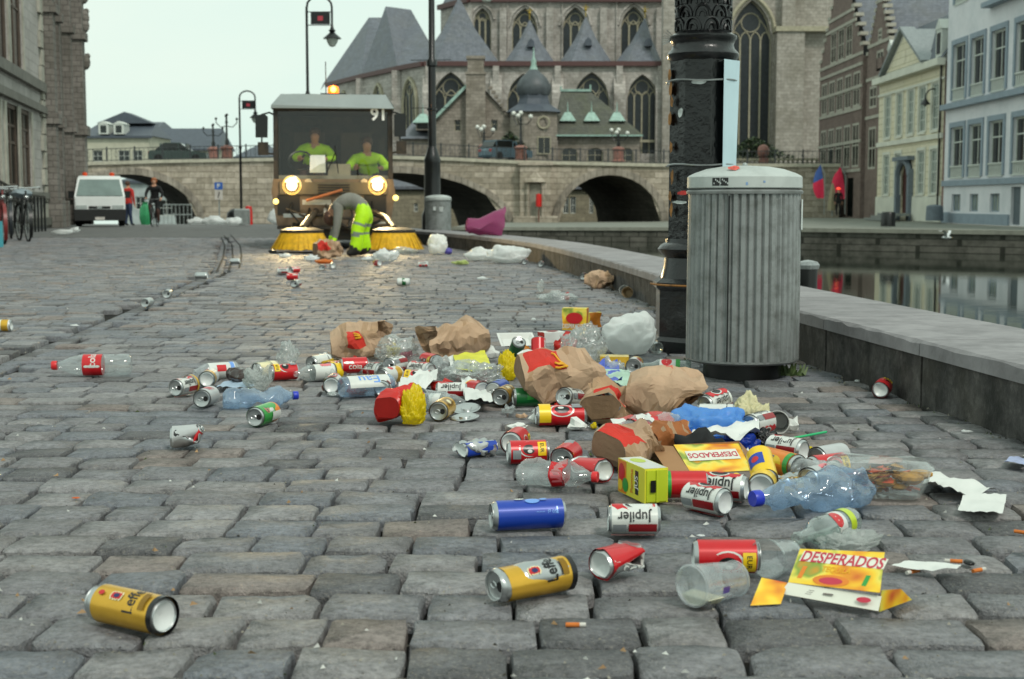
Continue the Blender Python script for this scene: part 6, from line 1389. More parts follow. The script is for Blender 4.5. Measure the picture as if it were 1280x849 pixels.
b = at(1047.5, 270, 90.5); fg = stander('dark person with red cap made to glow like a lit sign beside the closed parasol', tuple(b), 0, BLKC, BLKC, BLKC, 1.75); m = MB(); m.sphere((0, 0, 1.66), .15, 12, 8); m.deform(lambda v: Vector((v.x, v.y, max(v.z, 1.66)))); m.build('cap', mat('red_cap_glow', (.9, .06, .03), .5, emis=1.2, var=0), fg)  # glow put into the cap, standing in for a red lit sign
b = at(1110, 283, 70); t = thing('bollard', 'short black bollard on the far quay edge before the yellow house', 'bollard', tuple(b)); m = MB(); m.lathe([(.36, 0), (.36, .62), (.3, .7), (0, .72)], 12); m.build('post', BLACKI, t)
b = at(1168, 276, 80); t = thing('stone_bollard', 'grey stone block at the foot of the swan neck lamp', 'bollard', tuple(b)); m = MB(); m.lathe([(.5, 0), (.48, .8), (.3, .88), (0, .9)], 10); m.build('post', mat('blue_grey_stone', '6f7982'), t)
# bush by the tower
def leaf_blob(label, px, py, Y, W, Hh, n, name='bush'):
    p = at(px, py, Y); t = thing(name, label, 'bush', tuple(p)); r_ = random.Random(px); m = MB()
    for i in range(n):
        u = Vector((r_.gauss(0, .4), r_.gauss(0, .35), r_.random() ** 1.2)); q = Vector((u.x * W, u.y * W * .6, u.z * Hh * (1 - min(.8, abs(u.x) * .9)) + .1)); a = r_.uniform(.1, .22)
        R = Euler((r_.uniform(-1, 1), r_.uniform(-1, 1), r_.uniform(0, 6))).to_matrix(); m.add([q + R @ Vector(c_) for c_ in ((-a, 0, 0), (0, -a * .5, .02), (a, 0, 0), (0, a * .5, .02))], [(0, 1, 2, 3)], r_.choice((0, 0, 1)))
    tag(m.build('foliage', [mat('leaf_dark', '2b3a26', .6, var=.3), mat('leaf_mid', '44552f', .6, var=.3)], t), kind='stuff')
    m = MB()
    for i in range(6): m.tube([(0, 0, 0), (r_.uniform(-.3, .3) * W, r_.uniform(-.2, .2) * W, Hh * .6)], [.06, .02], 5)
    m.build('stem', mat('bark', '3b3128', .8), t)
leaf_blob('dark green spreading bush below the tall tower window', 942, 200, 121, 3.0, 1.9, 1500)
leaf_blob('small dark bush behind the grey blue estate car', 637, 190, 117, 1.6, 1.6, 500)
# gull over the river
p = at(1183, 297, 58); t = thing('gull', 'white gull flying low over the river before the far quay', 'bird', tuple(p), rad(-40)); GU = mat('gull_white', 'cfd4d4', .7, var=.05)
m = MB(); m.lathe([(0, -.2), (.03, -.17), (.055, -.08), (.06, .02), (.045, .1), (.032, .14), (.034, .17), (.02, .2), (.008, .22), (0, .235)], 10, 0, Matrix.Rotation(rad(90), 4, 'Y')); gb = m.build('body', GU, t)
for s_ in (-1, 1): m = MB(); m.sheet(lambda u, v: Vector((.06 - .12 * v - .1 * u * u + .05 * math.sin(3 * u), s_ * (.04 + .42 * u), .02 + .26 * math.sin(u * 1.9))), 8, 2); m.build('wing', [GU], t)
m = MB(); m.lathe([(.01, .23), (0, .27)], 6, 0, Matrix.Rotation(rad(90), 4, 'Y')); m.build('beak', mat('beak_yellow', 'c89a2a', .5), t)
# mooring post beyond the wall
p = G(1010, 327, .12); t = thing('mooring_post', 'black mooring post with wrinkled grey cap just behind the river wall', 'post', (at(1010, 330, 11).x, 11, -1.6)); zt_ = at(1010, 333, 11).z + 1.6
m = MB(); m.lathe([(.075, 0), (.075, zt_), (.06, zt_ + .01), (0, zt_ + .012)], 14); m.build('post', BLACKI, t)
m = MB(); m.lathe([(.08, zt_ - .02), (.088, zt_ + .01), (.07, zt_ + .035), (.03, zt_ + .045), (0, zt_ + .05)], 20, wob=lambda a, z: 1 + .07 * math.sin(7 * a) + .05 * math.sin(3 * a + 1)); m.build('cap', mat('grey_film', '8a8f8f', .3, .2, var=.3, vs=30), t)
# ================================================================ LITTER
ALU = mat('can_aluminium', 'b9bcbc', .3, .85, var=.08, vs=20); ALUW = mat('can_base_white', 'd5d8d6', .35, .1, var=.06, vs=20); DARKH = mat('can_opening', '0b0a0a', .6)
C_ = {}
def cm(k, c, r=.28, **kw): C_[k] = mat('print_' + k, c, r, .55 if 'gold' in k else .1, var=kw.pop('var', .06), vs=25, spec=.6, **kw); return C_[k]
for k, c in dict(white='d3d5d0', red='c4161f', dred='8f1218', black='161517', gold='d9a93a', dgold='8f6a1c', blue='1a3fa6', lblue='6f9be0', green='2f9a3c', dgreen='14632f', orange='e07f18', yellow='edc51c', silver='b3b6b6', grey='83878a', cream='e3d9ae', navy='15205a', lime='b7cc2b', pink='dd6f77', brown='5a3a20', purple='5a4a96').items(): cm(k, c)
CK = list(C_); CI = {k: i for i, k in enumerate(CK)}; CM = [C_[k] for k in CK]
def lay_on(p_top, p_base, z):
    a, b = G(*p_top, z), G(*p_base, z); mid = (a + b) / 2; d = a - b; return mid, math.atan2(d.y, d.x), d.length
JUP = [('rect', .06, .94, 0, 360, 'white'), ('emb', .1, .93, 24, 88, 'red'), ('ell', .52, 56, .2, 24, 'white'), ('ell', .52, 56, .16, 18, 'black'), ('ell', .5, 62, .07, 7, 'red'), ('txt', 'Jupiler', .5, 0, .66, 'black', 1.1), ('rect', .08, .62, -64, -32, 'dred'), ('rect', .66, .92, -62, -34, 'grey'),
       ('emb', .1, .93, 204, 268, 'red'), ('ell', .52, 236, .2, 24, 'white'), ('ell', .52, 236, .16, 18, 'black'), ('txt', 'Jupiler', .5, 180, .66, 'black', 1.1), ('rect', .08, .62, 116, 148, 'dred')]
JUPR = [('rect', .06, .94, 0, 360, 'red'), ('ell', .5, 10, .25, 42, 'white'), ('ell', .5, 10, .21, 36, 'red'), ('ell', .5, 14, .15, 24, 'black'), ('ell', .52, 24, .06, 8, 'white'), ('rect', .72, .92, -25, 45, 'yellow'), ('txtc', 'EUR', .82, 8, .026, 'black', 1), ('ell', .5, 190, .25, 42, 'white'), ('ell', .5, 190, .21, 36, 'black'), ('rect', .1, .3, 20, 60, 'grey')]
JUPG = JUP + [('rect', .06, .16, 0, 360, 'gold')]
LEF = [('rect', .05, .88, 0, 360, 'gold'), ('rect', .0, .07, 0, 360, 'black'), ('txtc', 'Leffe', .34, 0, .05, 'black', 1.3), ('emb', .47, .64, -16, 16, 'cream'), ('emb', .485, .625, -12, 12, 'red'), ('ell', .55, 0, .04, 7, 'navy'), ('ell', .77, 0, .04, 8, 'red'), ('rect', .12, .2, -28, 28, 'dgold'), ('ell', .77, 150, .04, 8, 'red'), ('txtc', 'Leffe', .34, 150, .05, 'black', 1.3)]
BLU = [('rect', .04, .93, 0, 360, 'blue'), ('rect', .12, .14, -18, 10, 'lblue'), ('txt', '50 cl', .2, -10, .12, 'lblue', 1), ('txt', 'www', .36, -10, .12, 'lblue', .5), ('ell', .45, 42, .1, 16, 'lblue'), ('ell', .62, 60, .07, 9, 'white'), ('ell', .3, 48, .05, 7, 'lblue')]
GRN = [('rect', .05, .94, 0, 360, 'green'), ('rect', .05, .3, 0, 360, 'orange'), ('emb', .34, .62, -20, 60, 'white'), ('ell', .68, 10, .1, 28, 'pink'), ('txtc', 'MIX', .68, 12, .028, 'dgreen', 1.2), ('rect', .05, .5, -70, -20, 'white')]
DGR = [('rect', .04, .94, 0, 360, 'dgreen'), ('rect', .4, .6, -40, 80, 'green'), ('ell', .5, 10, .1, 14, 'white'), ('ell', .5, 12, .05, 7, 'red')]
ORG = [('rect', .04, .94, 0, 360, 'orange'), ('ell', .5, 10, .25, 35, 'yellow'), ('txtc', 'soda', .5, 12, .04, 'purple', 1), ('rect', .8, .93, -60, 90, 'green')]
SIL = [('rect', .05, .95, 0, 360, 'silver'), ('ell', .5, 40, .2, 20, 'pink'), ('txt', 'light', .5, 20, .4, 'red', 1)]
COK = [('rect', .04, .95, 0, 360, 'red'), ('emb', .08, .92, -8, 14, 'white'), ('txt', 'cola', .5, 30, .5, 'white', 1)]
GOLD = [('rect', .05, .95, 0, 360, 'gold'), ('emb', .2, .8, -25, 45, 'dgold'), ('ell', .5, 10, .12, 18, 'cream')]
YEL = [('rect', .05, .95, 0, 360, 'yellow'), ('rect', .3, .7, -20, 60, 'blue'), ('ell', .5, 20, .1, 18, 'red')]
WGO = [('rect', .05, .95, 0, 360, 'white'), ('rect', .1, .4, 0, 360, 'gold'), ('ell', .6, 20, .12, 22, 'red')]
def wrap(mb, it, L, R, ph0, lay):
    k = it[0]; r = R + .00045 * (lay + 1)
    def P(t, a): a = math.radians(a) + ph0; return (-L / 2 + t * L, r * math.cos(a), r * math.sin(a) + R)
    if k == 'rect':
        _, t0, t1, a0, a1, c = it; n = max(2, int((a1 - a0) / 9)); vs = [P(t0 if j == 0 else t1, a0 + (a1 - a0) * i / n) for j in (0, 1) for i in range(n + 1)]
        mb.add(vs, [(i + 1, i, n + 1 + i, n + 2 + i) for i in range(n)], CI[c], True)
    elif k == 'emb':                                             # jagged shield strip along the axis
        _, t0, t1, a0, a1, c = it; n = 8; am = (a0 + a1) / 2; hw = (a1 - a0) / 2; vs = []
        for i in range(n + 1):
            s_ = i / n; w_ = (.45, 1, .7, 1, .8, 1, .7, 1, .35)[i]
            for j in range(7): vs.append(P(t0 + (t1 - t0) * s_, am + hw * w_ * (j / 3 - 1)))
        mb.add(vs, [(i * 7 + j + 1, i * 7 + j, i * 7 + j + 7, i * 7 + j + 8) for i in range(n) for j in range(6)], CI[c], True)
    elif k == 'ell':
        _, tc, ac, rt, ra, c = it; n = 16; vs = [P(tc, ac)]
        for q in (.55, 1): vs += [P(tc + rt * q * math.cos(2 * math.pi * i / n), ac + ra * q * math.sin(2 * math.pi * i / n)) for i in range(n)]
        mb.add(vs, [(0, 1 + (i + 1) % n, 1 + i) for i in range(n)] + [(1 + i, 1 + (i + 1) % n, 1 + n + (i + 1) % n, 1 + n + i) for i in range(n)], CI[c], True)
    else:
        _, s_, tc, ac, wd, c, st = it; vs, fs, h = text2d(s_, .012)
        if k == 'txt':
            v2, f2 = cut2d([(x, y * st) for x, y in vs], fs, .05, 1); mb.add([P(tc + x * wd, ac - math.degrees(y * wd * L / R)) for x, y in v2], f2, CI[c], False)
        else:
            v2, f2 = cut2d([(x, y * st) for x, y in vs], fs, .07, 0); mb.add([P(tc + y * wd / L, ac + math.degrees(x * wd / R)) for x, y in v2], f2, CI[c], False)
def can(label, p_top, p_base, design, L=.115, R=.033, roll=0, z=.002, tilt=0, crush=None, body=None, group='drink cans strewn over the cobbles', hole=True, cat='drink can', dz=0, seg=28, basem=None, n_dents=2, scale=1):
    mid, yaw, dist = lay_on(p_top, p_base, z); seed = int(p_top[0] * 7 + p_top[1] * 13); rn = random.Random(seed)
    t = thing('drink_can', label, cat, (mid.x, mid.y, z + dz), 0, group, rot=(0, -rad(tilt), yaw)); t.scale = (scale,) * 3
    front = 150 if math.cos(yaw) > 0 else 30; ph0 = math.radians(front + roll)
    dn = [(rn.uniform(-.3, .3) * L, rn.uniform(0, 6.28), rn.uniform(.012, .022), rn.uniform(.001, .0035)) for _ in range(n_dents)]
    def fn(v):
        y, q = v.y, v.z - R
        for (cx, a, w_, dp) in dn:
            ny, nz = math.cos(a), math.sin(a); dd = (v.x - cx) ** 2 + (y - R * ny) ** 2 + (q - R * nz) ** 2; k = dp * math.exp(-dd / (2 * w_ * w_)); y -= ny * k; q -= nz * k
        v = Vector((v.x, y, q + R))
        return crush(v, L, R) if crush else v
    rot = Matrix.Translation((0, 0, R)) @ Matrix.Rotation(rad(90), 4, 'Y'); M = Matrix(((0, 0, 1, 0), (1, 0, 0, 0), (0, 1, 0, R), (0, 0, 0, 1)))
    h = L / 2; ns = 12
    prof = [(.0245, -h + .003), (.0265, -h), (.030, -h + .005), (R, -h + .0105)] + [(R, -h + .0105 + (L - .0105 - .013) * i / ns) for i in range(1, ns + 1)] + [(.0305, h - .007), (.0272, h - .003)]
    k = R / .033; prof = [(r if r == R else r * k, x) for r, x in prof]
    m = MB(); m.lathe(prof, seg, 0, M); m.deform(fn); m.build('can_body', body or ALU, t, angle=30)
    m = MB(); m.lathe([(.0005, -h + .012), (.012 * k, -h + .0105), (.02 * k, -h + .006), (.0246 * k, -h + .0028)], seg, 0, M); m.deform(fn); m.build('can_base', basem or ALUW, t)
    m = MB(); m.lathe([(.0268 * k, h - .0035), (.0285 * k, h - .0012), (.0283 * k, h), (.0265 * k, h - .0005), (.0255 * k, h - .005), (.0235 * k, h - .006), (.0005, h - .005)], seg, 0, M); m.deform(fn); ld = m.build('can_lid', ALU, t, angle=30)
    if hole:
        m = MB(); pts = [(h - .0044, .013 * k + .0085 * k * math.sin(i * .628), .0095 * k * math.cos(i * .628) + R) for i in range(10)]; m.add(pts, [tuple(range(10))]); m.deform(fn); m.build('opening', DARKH, ld)
        m = MB(); m.tube([(h - .003, -.004 * k + .009 * math.sin(i * .785), R + .006 * math.cos(i * .785)) for i in range(9)], .0015, 4); m.deform(fn); m.build('pull_tab', ALU, ld)
    if design:
        m = MB()
        for i, it in enumerate(design): wrap(m, it, L, R, ph0, i)
        m.deform(fn); m.build('printed_label', CM, t, angle=None)
    return t
def c_twist(s0=.15, w=.2, fl=.85, bend=60, wide=1.25, up=1):
    def f(v, L, R):
        s = v.x / L; e = math.exp(-((s - s0) / w) ** 2); y, q = v.y * (1 + (wide - 1) * e), (v.z - R) * (1 - fl * e)
        x = v.x; a = math.radians(bend) * max(0, min(1, (s - s0 + .12) / .24)); px = s0 * L
        if x > px - .02: dx = x - px; x, q = px + dx * math.cos(a) - q * math.sin(a) * .5, q * (math.cos(a) * .6 + .4) + up * max(0, dx) * math.sin(a)
        q += .004 * noise.noise(v * 60); return Vector((x, y, max(q + R * (1 - .35 * e), .001)))
    return f
def c_flat(k=.5, rip=.006):
    def f(v, L, R): return Vector((v.x + rip * .6 * noise.noise(v * 45 + Vector((5, 0, 0))), v.y * (1 + (1 - k) * .35) + rip * noise.noise(v * 40), max(.001, v.z * k + rip * noise.noise(v * 50))))
    return f
def c_dent(s0=0, dp=.4, w=.18, ang=90):
    def f(v, L, R):
        s = v.x / L; e = math.exp(-((s - s0) / w) ** 2); q = v.z - R; a = math.radians(ang); n = v.y * math.cos(a) + q * math.sin(a)
        if n > 0: v = v - Vector((0, math.cos(a), math.sin(a))) * n * dp * e * 1.5
        return v + Vector((0, 0, .002 * noise.noise(v * 70)))
    return f
L5 = .168
# --- singles in front
can('gold beer can with white base lying alone at the lower left of the street', (127, 776), (201, 793), LEF, L5, roll=22)
can('dented gold beer can lying open end left below the blue can', (618, 754), (708, 737), LEF, L5, roll=12, crush=c_dent(.3, .3, .12, 60))
can('tall blue can lying across the cobbles left of a white and red can', (618, 663), (700, 659), BLU, L5, roll=0)
can('white and red beer can with upside down lettering right of the tall blue can', (763, 667), (821, 667), JUP, roll=-4)
can('red twisted can pinched in the middle lying below the white and red can', (800, 713), (748, 727), COK, roll=0, crush=c_twist(.2, .42, .9, 75), hole=False)
can('red crushed can bent in its middle beside the yellow juice carton', (716, 594), (763, 606), COK, roll=10, crush=c_twist(.2, .38, .85, 30), hole=False)
can('red beer can with gold end beside the blue crushed can', (681, 579), (638, 580), JUPR, roll=-8)
can('white bottomed red and gold can pointing its base at the viewer', (655, 556), (632, 573), JUPR, roll=30)
can('blue crushed energy can with silver end beside the red and gold can', (612, 566), (578, 570), [('rect', .05, .95, 0, 360, 'blue'), ('emb', .2, .7, -30, 40, 'silver'), ('rect', .3, .6, 60, 100, 'navy')], crush=c_flat(.62, .014), n_dents=4)
can('small crushed red and silver can alone left of the rubbish pile', (256, 559), (220, 560), [('rect', .05, .95, 0, 360, 'silver'), ('rect', .6, .95, 0, 360, 'red'), ('emb', .1, .5, -20, 20, 'black')], crush=c_twist(.2, .26, .8, 75), hole=False)
can('green can with orange base and open lid left of the rubbish pile', (310, 537), (348, 524), GRN, .135, roll=6)
can('plain silver can with open end lying next to white cans', (246, 513), (270, 502), SIL, roll=20)
can('white and red beer can with gold end lying behind the plain silver can', (214, 497), (245, 490), JUPG, roll=4)
can('gold and white can standing end on between two beer cans', (270, 476), (252, 490), WGO, roll=20)
can('can with pale cup shaped base facing the viewer alone before the bottles', (424, 484), (409, 498), JUP, roll=60)
can('can at the very left edge with pale gold label', (-8, 414), (9, 414), WGO, .13)
can('silver can on the drain joint nearest the viewer', (180, 385), (189, 383), None, hole=True, scale=1.0); can('silver can on the drain joint second from the viewer', (206, 374), (213, 371), None); can('silver can on the drain joint third from the viewer', (248, 349), (256, 349), None); can('silver can between the looped rail grooves', (290, 330), (298, 330), None)
can('white and red crushed can lying against the river wall', (1108, 490), (1097, 502), JUPR, roll=-35, crush=c_dent(-.2, .5, .2, 120))
# --- cans in the pile
PILE = 'drink cans in the rubbish pile'
can('white and red can lying base right in front of the open orange box', (862, 636), (905, 645), JUP, roll=6, group=PILE)
can('white and red can tucked under the open orange box', (872, 622), (930, 627), JUP, L=.13, roll=-2, group=PILE)
can('white based can pointing at the viewer right of the open orange box', (958, 606), (948, 632), YEL, L=.13, roll=60, group=PILE)
can('can with blue rim sitting upright behind the white based can', (946, 592), (957, 604), YEL, z=.03, tilt=25, group=PILE)
can('orange soda can with open lid beside crushed gold can', (999, 600), (955, 588), ORG, L=.15, z=.012, roll=10, group=PILE)
can('crushed gold can below the orange soda can', (1004, 611), (972, 615), GOLD, crush=c_flat(.6, .014), group=PILE)
can('red beer can right of the orange soda can', (1056, 596), (1012, 601), JUPR, z=.0, roll=0, group=PILE)
can('white and red can with pale base facing right above the orange soda can', (965, 572), (1003, 578), JUP, z=.008, roll=22, group=PILE)
can('white and red can lying on top of the blue bag upper one', (873, 518), (915, 511), JUP, z=.05, roll=170, tilt=-6, group=PILE)
can('crumpled white can lying on the blue bag lower one', (876, 530), (914, 531), JUP, z=.05, roll=40, crush=c_dent(.1, .35, .3, 60), group=PILE)
can('tall red and yellow beer can lying in front of the crumpled brown paper', (672, 532), (730, 531), JUPR + [('rect', .72, .95, -60, 90, 'yellow')], L=L5, roll=0, group=PILE)
can('white can end lying on the tall red and yellow beer can', (702, 512), (722, 506), JUP, z=.03, tilt=10, roll=30, group=PILE)
can('dark green can lying in front of the large brown bag', (642, 508), (680, 507), DGR, roll=0, group=PILE)
can('gold can with open lid facing the viewer left of the dark green can', (620, 511), (640, 500), GOLD, roll=20, group=PILE)
can('blue can with open dark lid left of the gold lidded can', (612, 502), (632, 494), BLU, z=.01, roll=20, group=PILE)
can('brown gold can with dark open end beside the yellow plastic bag', (540, 532), (566, 515), GOLD, L=.13, roll=10, group=PILE)
can('white and red can with cup shaped base left of the red plastic wrap', (494, 488), (469, 502), JUP, z=.0, roll=30, group=PILE)
can('white and red can lying beside the white napkin', (549, 500), (580, 500), JUP, roll=10, group=PILE)
for i, (a, b, d, rl, lbl) in enumerate([((338, 476), (372, 474), JUPR, 8, 'red and gold can at the left end of the bottle row'), ((402, 474), (436, 468), JUPR, 0, 'red can behind the clear bottle with the white label'), ((447, 471), (480, 474), JUP, 12, 'white and red can below the clear plastic bag'), ((482, 468), (506, 463), JUP, 50, 'white and red can with open lid in the middle of the can row'), ((508, 470), (545, 474), JUP, 4, 'white and red can at the right end of the can row'), ((476, 481), (498, 477), WGO, 20, 'gold banded can with open dark lid below the can row'), ((455, 466), (430, 467), COK, 0, 'plain red can behind the can row'), ((505, 483), (540, 484), JUPR, 6, 'red can half hidden under the white paper sheet')]):
    can(lbl, a, b, d, roll=rl, group=PILE, z=.004 + .02 * (i in (3, 6)))
can('dark red can standing upright behind the large brown bag', (672, 432), (674, 452), COK, z=.05, tilt=62, group=PILE)
can('green can with pale lid behind the large brown bag', (655, 446), (640, 440), DGR, z=.03, tilt=40, group=PILE)
can('silver can end inside the clear crumpled bag', (742, 432), (730, 428), None, z=.07, tilt=10, group=PILE)
can('gold rimmed can beside the lying glass bottle', (789, 470), (797, 462), WGO, z=.0, group=PILE)
can('green capped can end behind the yellow juice carton', (842, 622), (868, 622), [('rect', .05, .95, 0, 360, 'red'), ('rect', .8, .98, 0, 360, 'green')], z=.006, group=PILE)
can('brown can with open lid behind the white napkin', (318, 474), (345, 470), [('rect', .05, .95, 0, 360, 'cream'), ('txt', 'cola', .5, 10, .4, 'black', 1)], group=PILE)
can('white can with red print lying behind the tall plastic cup', (934, 716), (880, 716), JUPR, L=.13, roll=30, group=PILE)
can('pale grey can behind the blue crumpled bottle', (1004, 618), (1046, 606), SIL, L=.13, group=PILE)
can('small white and red can under the blue bag right end', (938, 545), (958, 540), JUP, z=.03, roll=60, group=PILE)
for a, b, d, rl, l in [((700, 590), (716, 578), JUPR, 20, 'red can end poking out left of the tan crumpled paper'), ((1020, 588), (1052, 582), SIL, 0, 'silver can behind the red can at the pile right end'), ((834, 540), (860, 552), JUP, 30, 'white can wedged against the blue bag left side'), ((620, 474), (650, 470), JUP, 0, 'white and red can between clear film and wide paneled bag'), ((700, 506), (684, 500), COK, 20, 'red can pressed under the wide paneled bag'), ((586, 494), (606, 500), JUPR, 30, 'red can end under the draped napkin'), ((386, 464), (412, 460), JUP, 10, 'white can behind the bottle row left part'), ((548, 462), (530, 458), JUPR, 0, 'red can between the largest bag and the can row'), ((744, 492), (770, 498), JUP, 40, 'white can under the carton sheets')]:
    can(l, a, b, d, roll=rl, group=PILE, z=.006, crush=c_dent(rl * .005, .3, .3, 80))
# --- far cans
FARG = 'drink cans near the sweeper'
for a, b, d, lbl in [((347, 343), (361, 343), JUP, 'pale can leftmost of the cans before the left brush'), ((360, 342), (376, 341), COK, 'red can second of the cans before the left brush'), ((358, 350), (374, 350), COK, 'red can below the first two before the left brush'), ((364, 360), (376, 358), JUP, 'white and black can lowest before the left brush'), ((398, 340), (408, 336), JUP, 'pale ended can before the brown paper by the brush'), ((412, 334), (420, 338), JUP, 'second pale ended can before the brown paper by the brush'), ((466, 332), (478, 333), JUPR, 'red and white can before the white plastic by the worker'), ((536, 334), (522, 334), JUP, 'pale red can before the right brush'), ((497, 357), (512, 357), [('rect', .05, .95, 0, 360, 'white'), ('rect', .3, .6, 0, 360, 'dgreen')], 'white and green can alone on the street before the right brush'),
    ((622, 330), (632, 328), SIL, 'silver can beside the white bags at the wall'), ((634, 328), (642, 326), SIL, 'second silver can beside the white bags at the wall'), ((652, 332), (660, 329), SIL, 'silver can touching the wall foot past the white bags'), ((672, 335), (680, 332), SIL, 'silver can lying at the wall foot alone'), ((561, 309), (571, 308), SIL, 'grey can behind the tied white bag by the far bin'), ((725, 352), (733, 348), SIL, 'white can beside the crumpled brown paper at the wall')]:
    can(lbl, a, b, d, group=FARG, seg=16)
# ---------------------------------------------------------------- bottles, cups
PET = clear('clear_pet', (.93, .96, .96), .6, .15, .05, wrinkle=.3); PETB = clear('blue_pet', (.72, .84, .96), .55, .22, .06, (.55, .72, .92), wrinkle=.5); CUP = clear('frosted_cup', (.86, .89, .9), .45, .30, .12, (.8, .84, .86), wrinkle=.25); GLS = clear('bottle_glass', (.8, .9, .85), .75, .13, .02)
FILM = clear('clear_film', (.92, .94, .93), .6, .22, .1, (.85, .88, .87), wrinkle=.9)
PETP = [(0, .0), (.0, .6), (.015, .85), (.05, 1), (.2, 1), (.21, .95), (.23, 1), (.4, 1), (.41, .95), (.43, 1), (.6, 1), (.68, .98), (.76, .82), (.84, .55), (.9, .36), (.955, .34)]
GLP = [(0, 0), (0, .85), (.02, 1), (.56, 1), (.62, .92), (.68, .68), (.75, .48), (.92, .38), (.93, .46), (.97, .46), (.98, .4), (.99, .36)]
def bottle(label, p_cap, p_base, L, R, prof, m_, capm=None, lab=None, z=.002, tilt=0, crumple=0, flat=1, seg=26, name='plastic_bottle', cat='plastic bottle', squeeze=None):
    mid, yaw, d = lay_on(p_cap, p_base, z); t = thing(name, label, cat, (mid.x, mid.y, z), 0, 'bottles among the rubbish', rot=(0, -rad(tilt), yaw)); M = Matrix(((0, 0, 1, 0), (1, 0, 0, 0), (0, 1, 0, R), (0, 0, 0, 1)))
    sd = Vector((p_cap[0] * .1, p_cap[1] * .2, 1))
    def fn(v):
        if squeeze: e = math.exp(-((v.x / L - squeeze[0]) / squeeze[1]) ** 2); v = Vector((v.x, v.y * (1 + .25 * e), R + (v.z - R) * (1 - squeeze[2] * e)))
        if crumple:
            e = max(0, min(1, (.42 - v.x / L) * 5)); n = Vector((noise.noise(v * 30 + sd) * .5, noise.noise(v * 26 + sd * 2), noise.noise(v * 26 + sd * 3))); v = v + n * crumple * e + Vector((0, 0, abs(noise.noise(v * 60 + sd))* crumple * .5 * e))
        return Vector((v.x, v.y, max(.001, v.z * flat)))
    # resample profile for crumpling
    pr = []
    for (a, ra), (b, rb_) in zip(prof, prof[1:]):
        n = max(1, int((b - a) / .03)); pr += [(a + (b - a) * i / n, ra + (rb_ - ra) * i / n) for i in range(n)]
    pr.append(prof[-1]); m = MB(); m.lathe([(r * R, -L / 2 + x * L) for x, r in pr], seg, 0, M); m.deform(fn); m.build('bottle_body', m_, t, angle=50)
    if capm:
        m = MB(); m.lathe([(.41 * R, L * .43), (.43 * R, L * .435), (.43 * R, L * .49), (.4 * R, L * .5), (0, L * .5)], 20, 0, M); m.deform(fn); m.build('cap', capm, t)
    if lab:
        m = MB()
        for i, it in enumerate(lab): wrap(m, it, L, R * (1.0 + .004), math.radians(150 if math.cos(yaw) > 0 else 30), i)
        m.deform(fn); m.build('label', CM, t, angle=None)
    return t
BCAP = mat('blue_cap', '2236b8', .35, var=.05); RCAP = mat('red_cap_plastic', 'd3262a', .35, var=.05)
bottle('large clear cola bottle with red label lying alone on the far left', (74, 470), (156, 469), .33, .045, PETP, PET, RCAP, [('rect', .36, .6, 0, 360, 'red'), ('txtc', 'cola', .48, 8, .07, 'white', 1), ('emb', .38, .58, -40, -25, 'white')])
bottle('small crumpled clear bottle with red cap above the tall blue can', (727, 611), (670, 607), .21, .033, PETP, PET, RCAP, [('rect', .42, .6, 0, 360, 'red'), ('rect', .45, .57, 10, 60, 'pink')], crumple=.016)
bottle('crumpled blue tinted water bottle with blue cap at the pile left end', (364, 507), (288, 511), .27, .036, PETP, PETB, BCAP, crumple=.018, squeeze=(.02, .14, .6))
bottle('big crumpled blue tinted bottle with blue cap at the pile right end', (962, 645), (1062, 634), .33, .045, PETP, PETB, BCAP, crumple=.024, squeeze=(.12, .12, .45))
bottle('clear glass bottle with red and green label behind the flattened orange box', (980, 697), (1074, 664), .235, .031, GLP, GLS, None, [('rect', .28, .42, -70, 130, 'white'), ('ell', .4, 20, .07, 40, 'red'), ('rect', .12, .22, -70, 130, 'lime')], name='glass_bottle', cat='glass bottle')
bottle('clear glass bottle with red and green label at the litter bin foot', (802, 466), (858, 467), .23, .03, GLP, GLS, None, [('rect', .2, .58, -70, 130, 'white'), ('ell', .45, 20, .1, 40, 'red'), ('rect', .2, .28, -70, 130, 'green')], name='glass_bottle', cat='glass bottle')
bottle('clear bottle with broad white label in the bottle row', (365, 478), (432, 473), .24, .033, PETP, PET, None, [('rect', .25, .62, 0, 360, 'white'), ('rect', .1, .22, 0, 360, 'yellow'), ('emb', .3, .5, 20, 60, 'pink')])
bottle('pale bottle with blue and red label behind white cans', (246, 475), (291, 472), .2, .033, PETP, CUP, None, [('rect', .1, .66, 0, 360, 'white'), ('rect', .3, .5, -30, 20, 'red'), ('rect', .12, .2, 0, 360, 'lblue')])
bottle('clear squashed bottle in the red and white wrap left of the blue bag', (770, 552), (838, 545), .25, .034, PETP, PET, RCAP, [('rect', .3, .7, 0, 360, 'red'), ('emb', .35, .65, 10, 50, 'white')], z=.03, crumple=.014)
bottle('clear bottle lying before the white napkin in the middle', (575, 514), (530, 512), .2, .03, PETP, PET, None, [('rect', .3, .5, 0, 360, 'white')], crumple=.01)
bottle('white bottle with pale label left of the grey container', (1062, 614), (1010, 606), .2, .033, PETP, CUP, None, None, crumple=.01)
bottle('pale blue water pack bottle with yellow top in the pile front', (434, 497), (482, 494), .2, .05, [(0, 0), (0, .9), (.03, 1), (.95, 1), (1, .9)], PETB, None, [('rect', .1, .9, -30, 60, 'white'), ('txt', 'Eau', .5, 20, .4, 'lblue', 1), ('rect', .05, .95, 62, 100, 'yellow')], flat=.8)
bottle('glass jar standing behind the white plastic bag at the lamp foot', (826, 446), (816, 438), .1, .03, GLP[:4] + [(.9, .8), (.95, .85)], GLS, None, None, name='glass_jar', cat='jar')
bottle('dark brown broken bottle behind the crumpled clear wrap', (325, 486), (288, 478), .2, .034, GLP, mat('brown_glass', '2b120a', .12, spec=.7), None, None, crumple=.012, name='glass_bottle', cat='glass bottle')
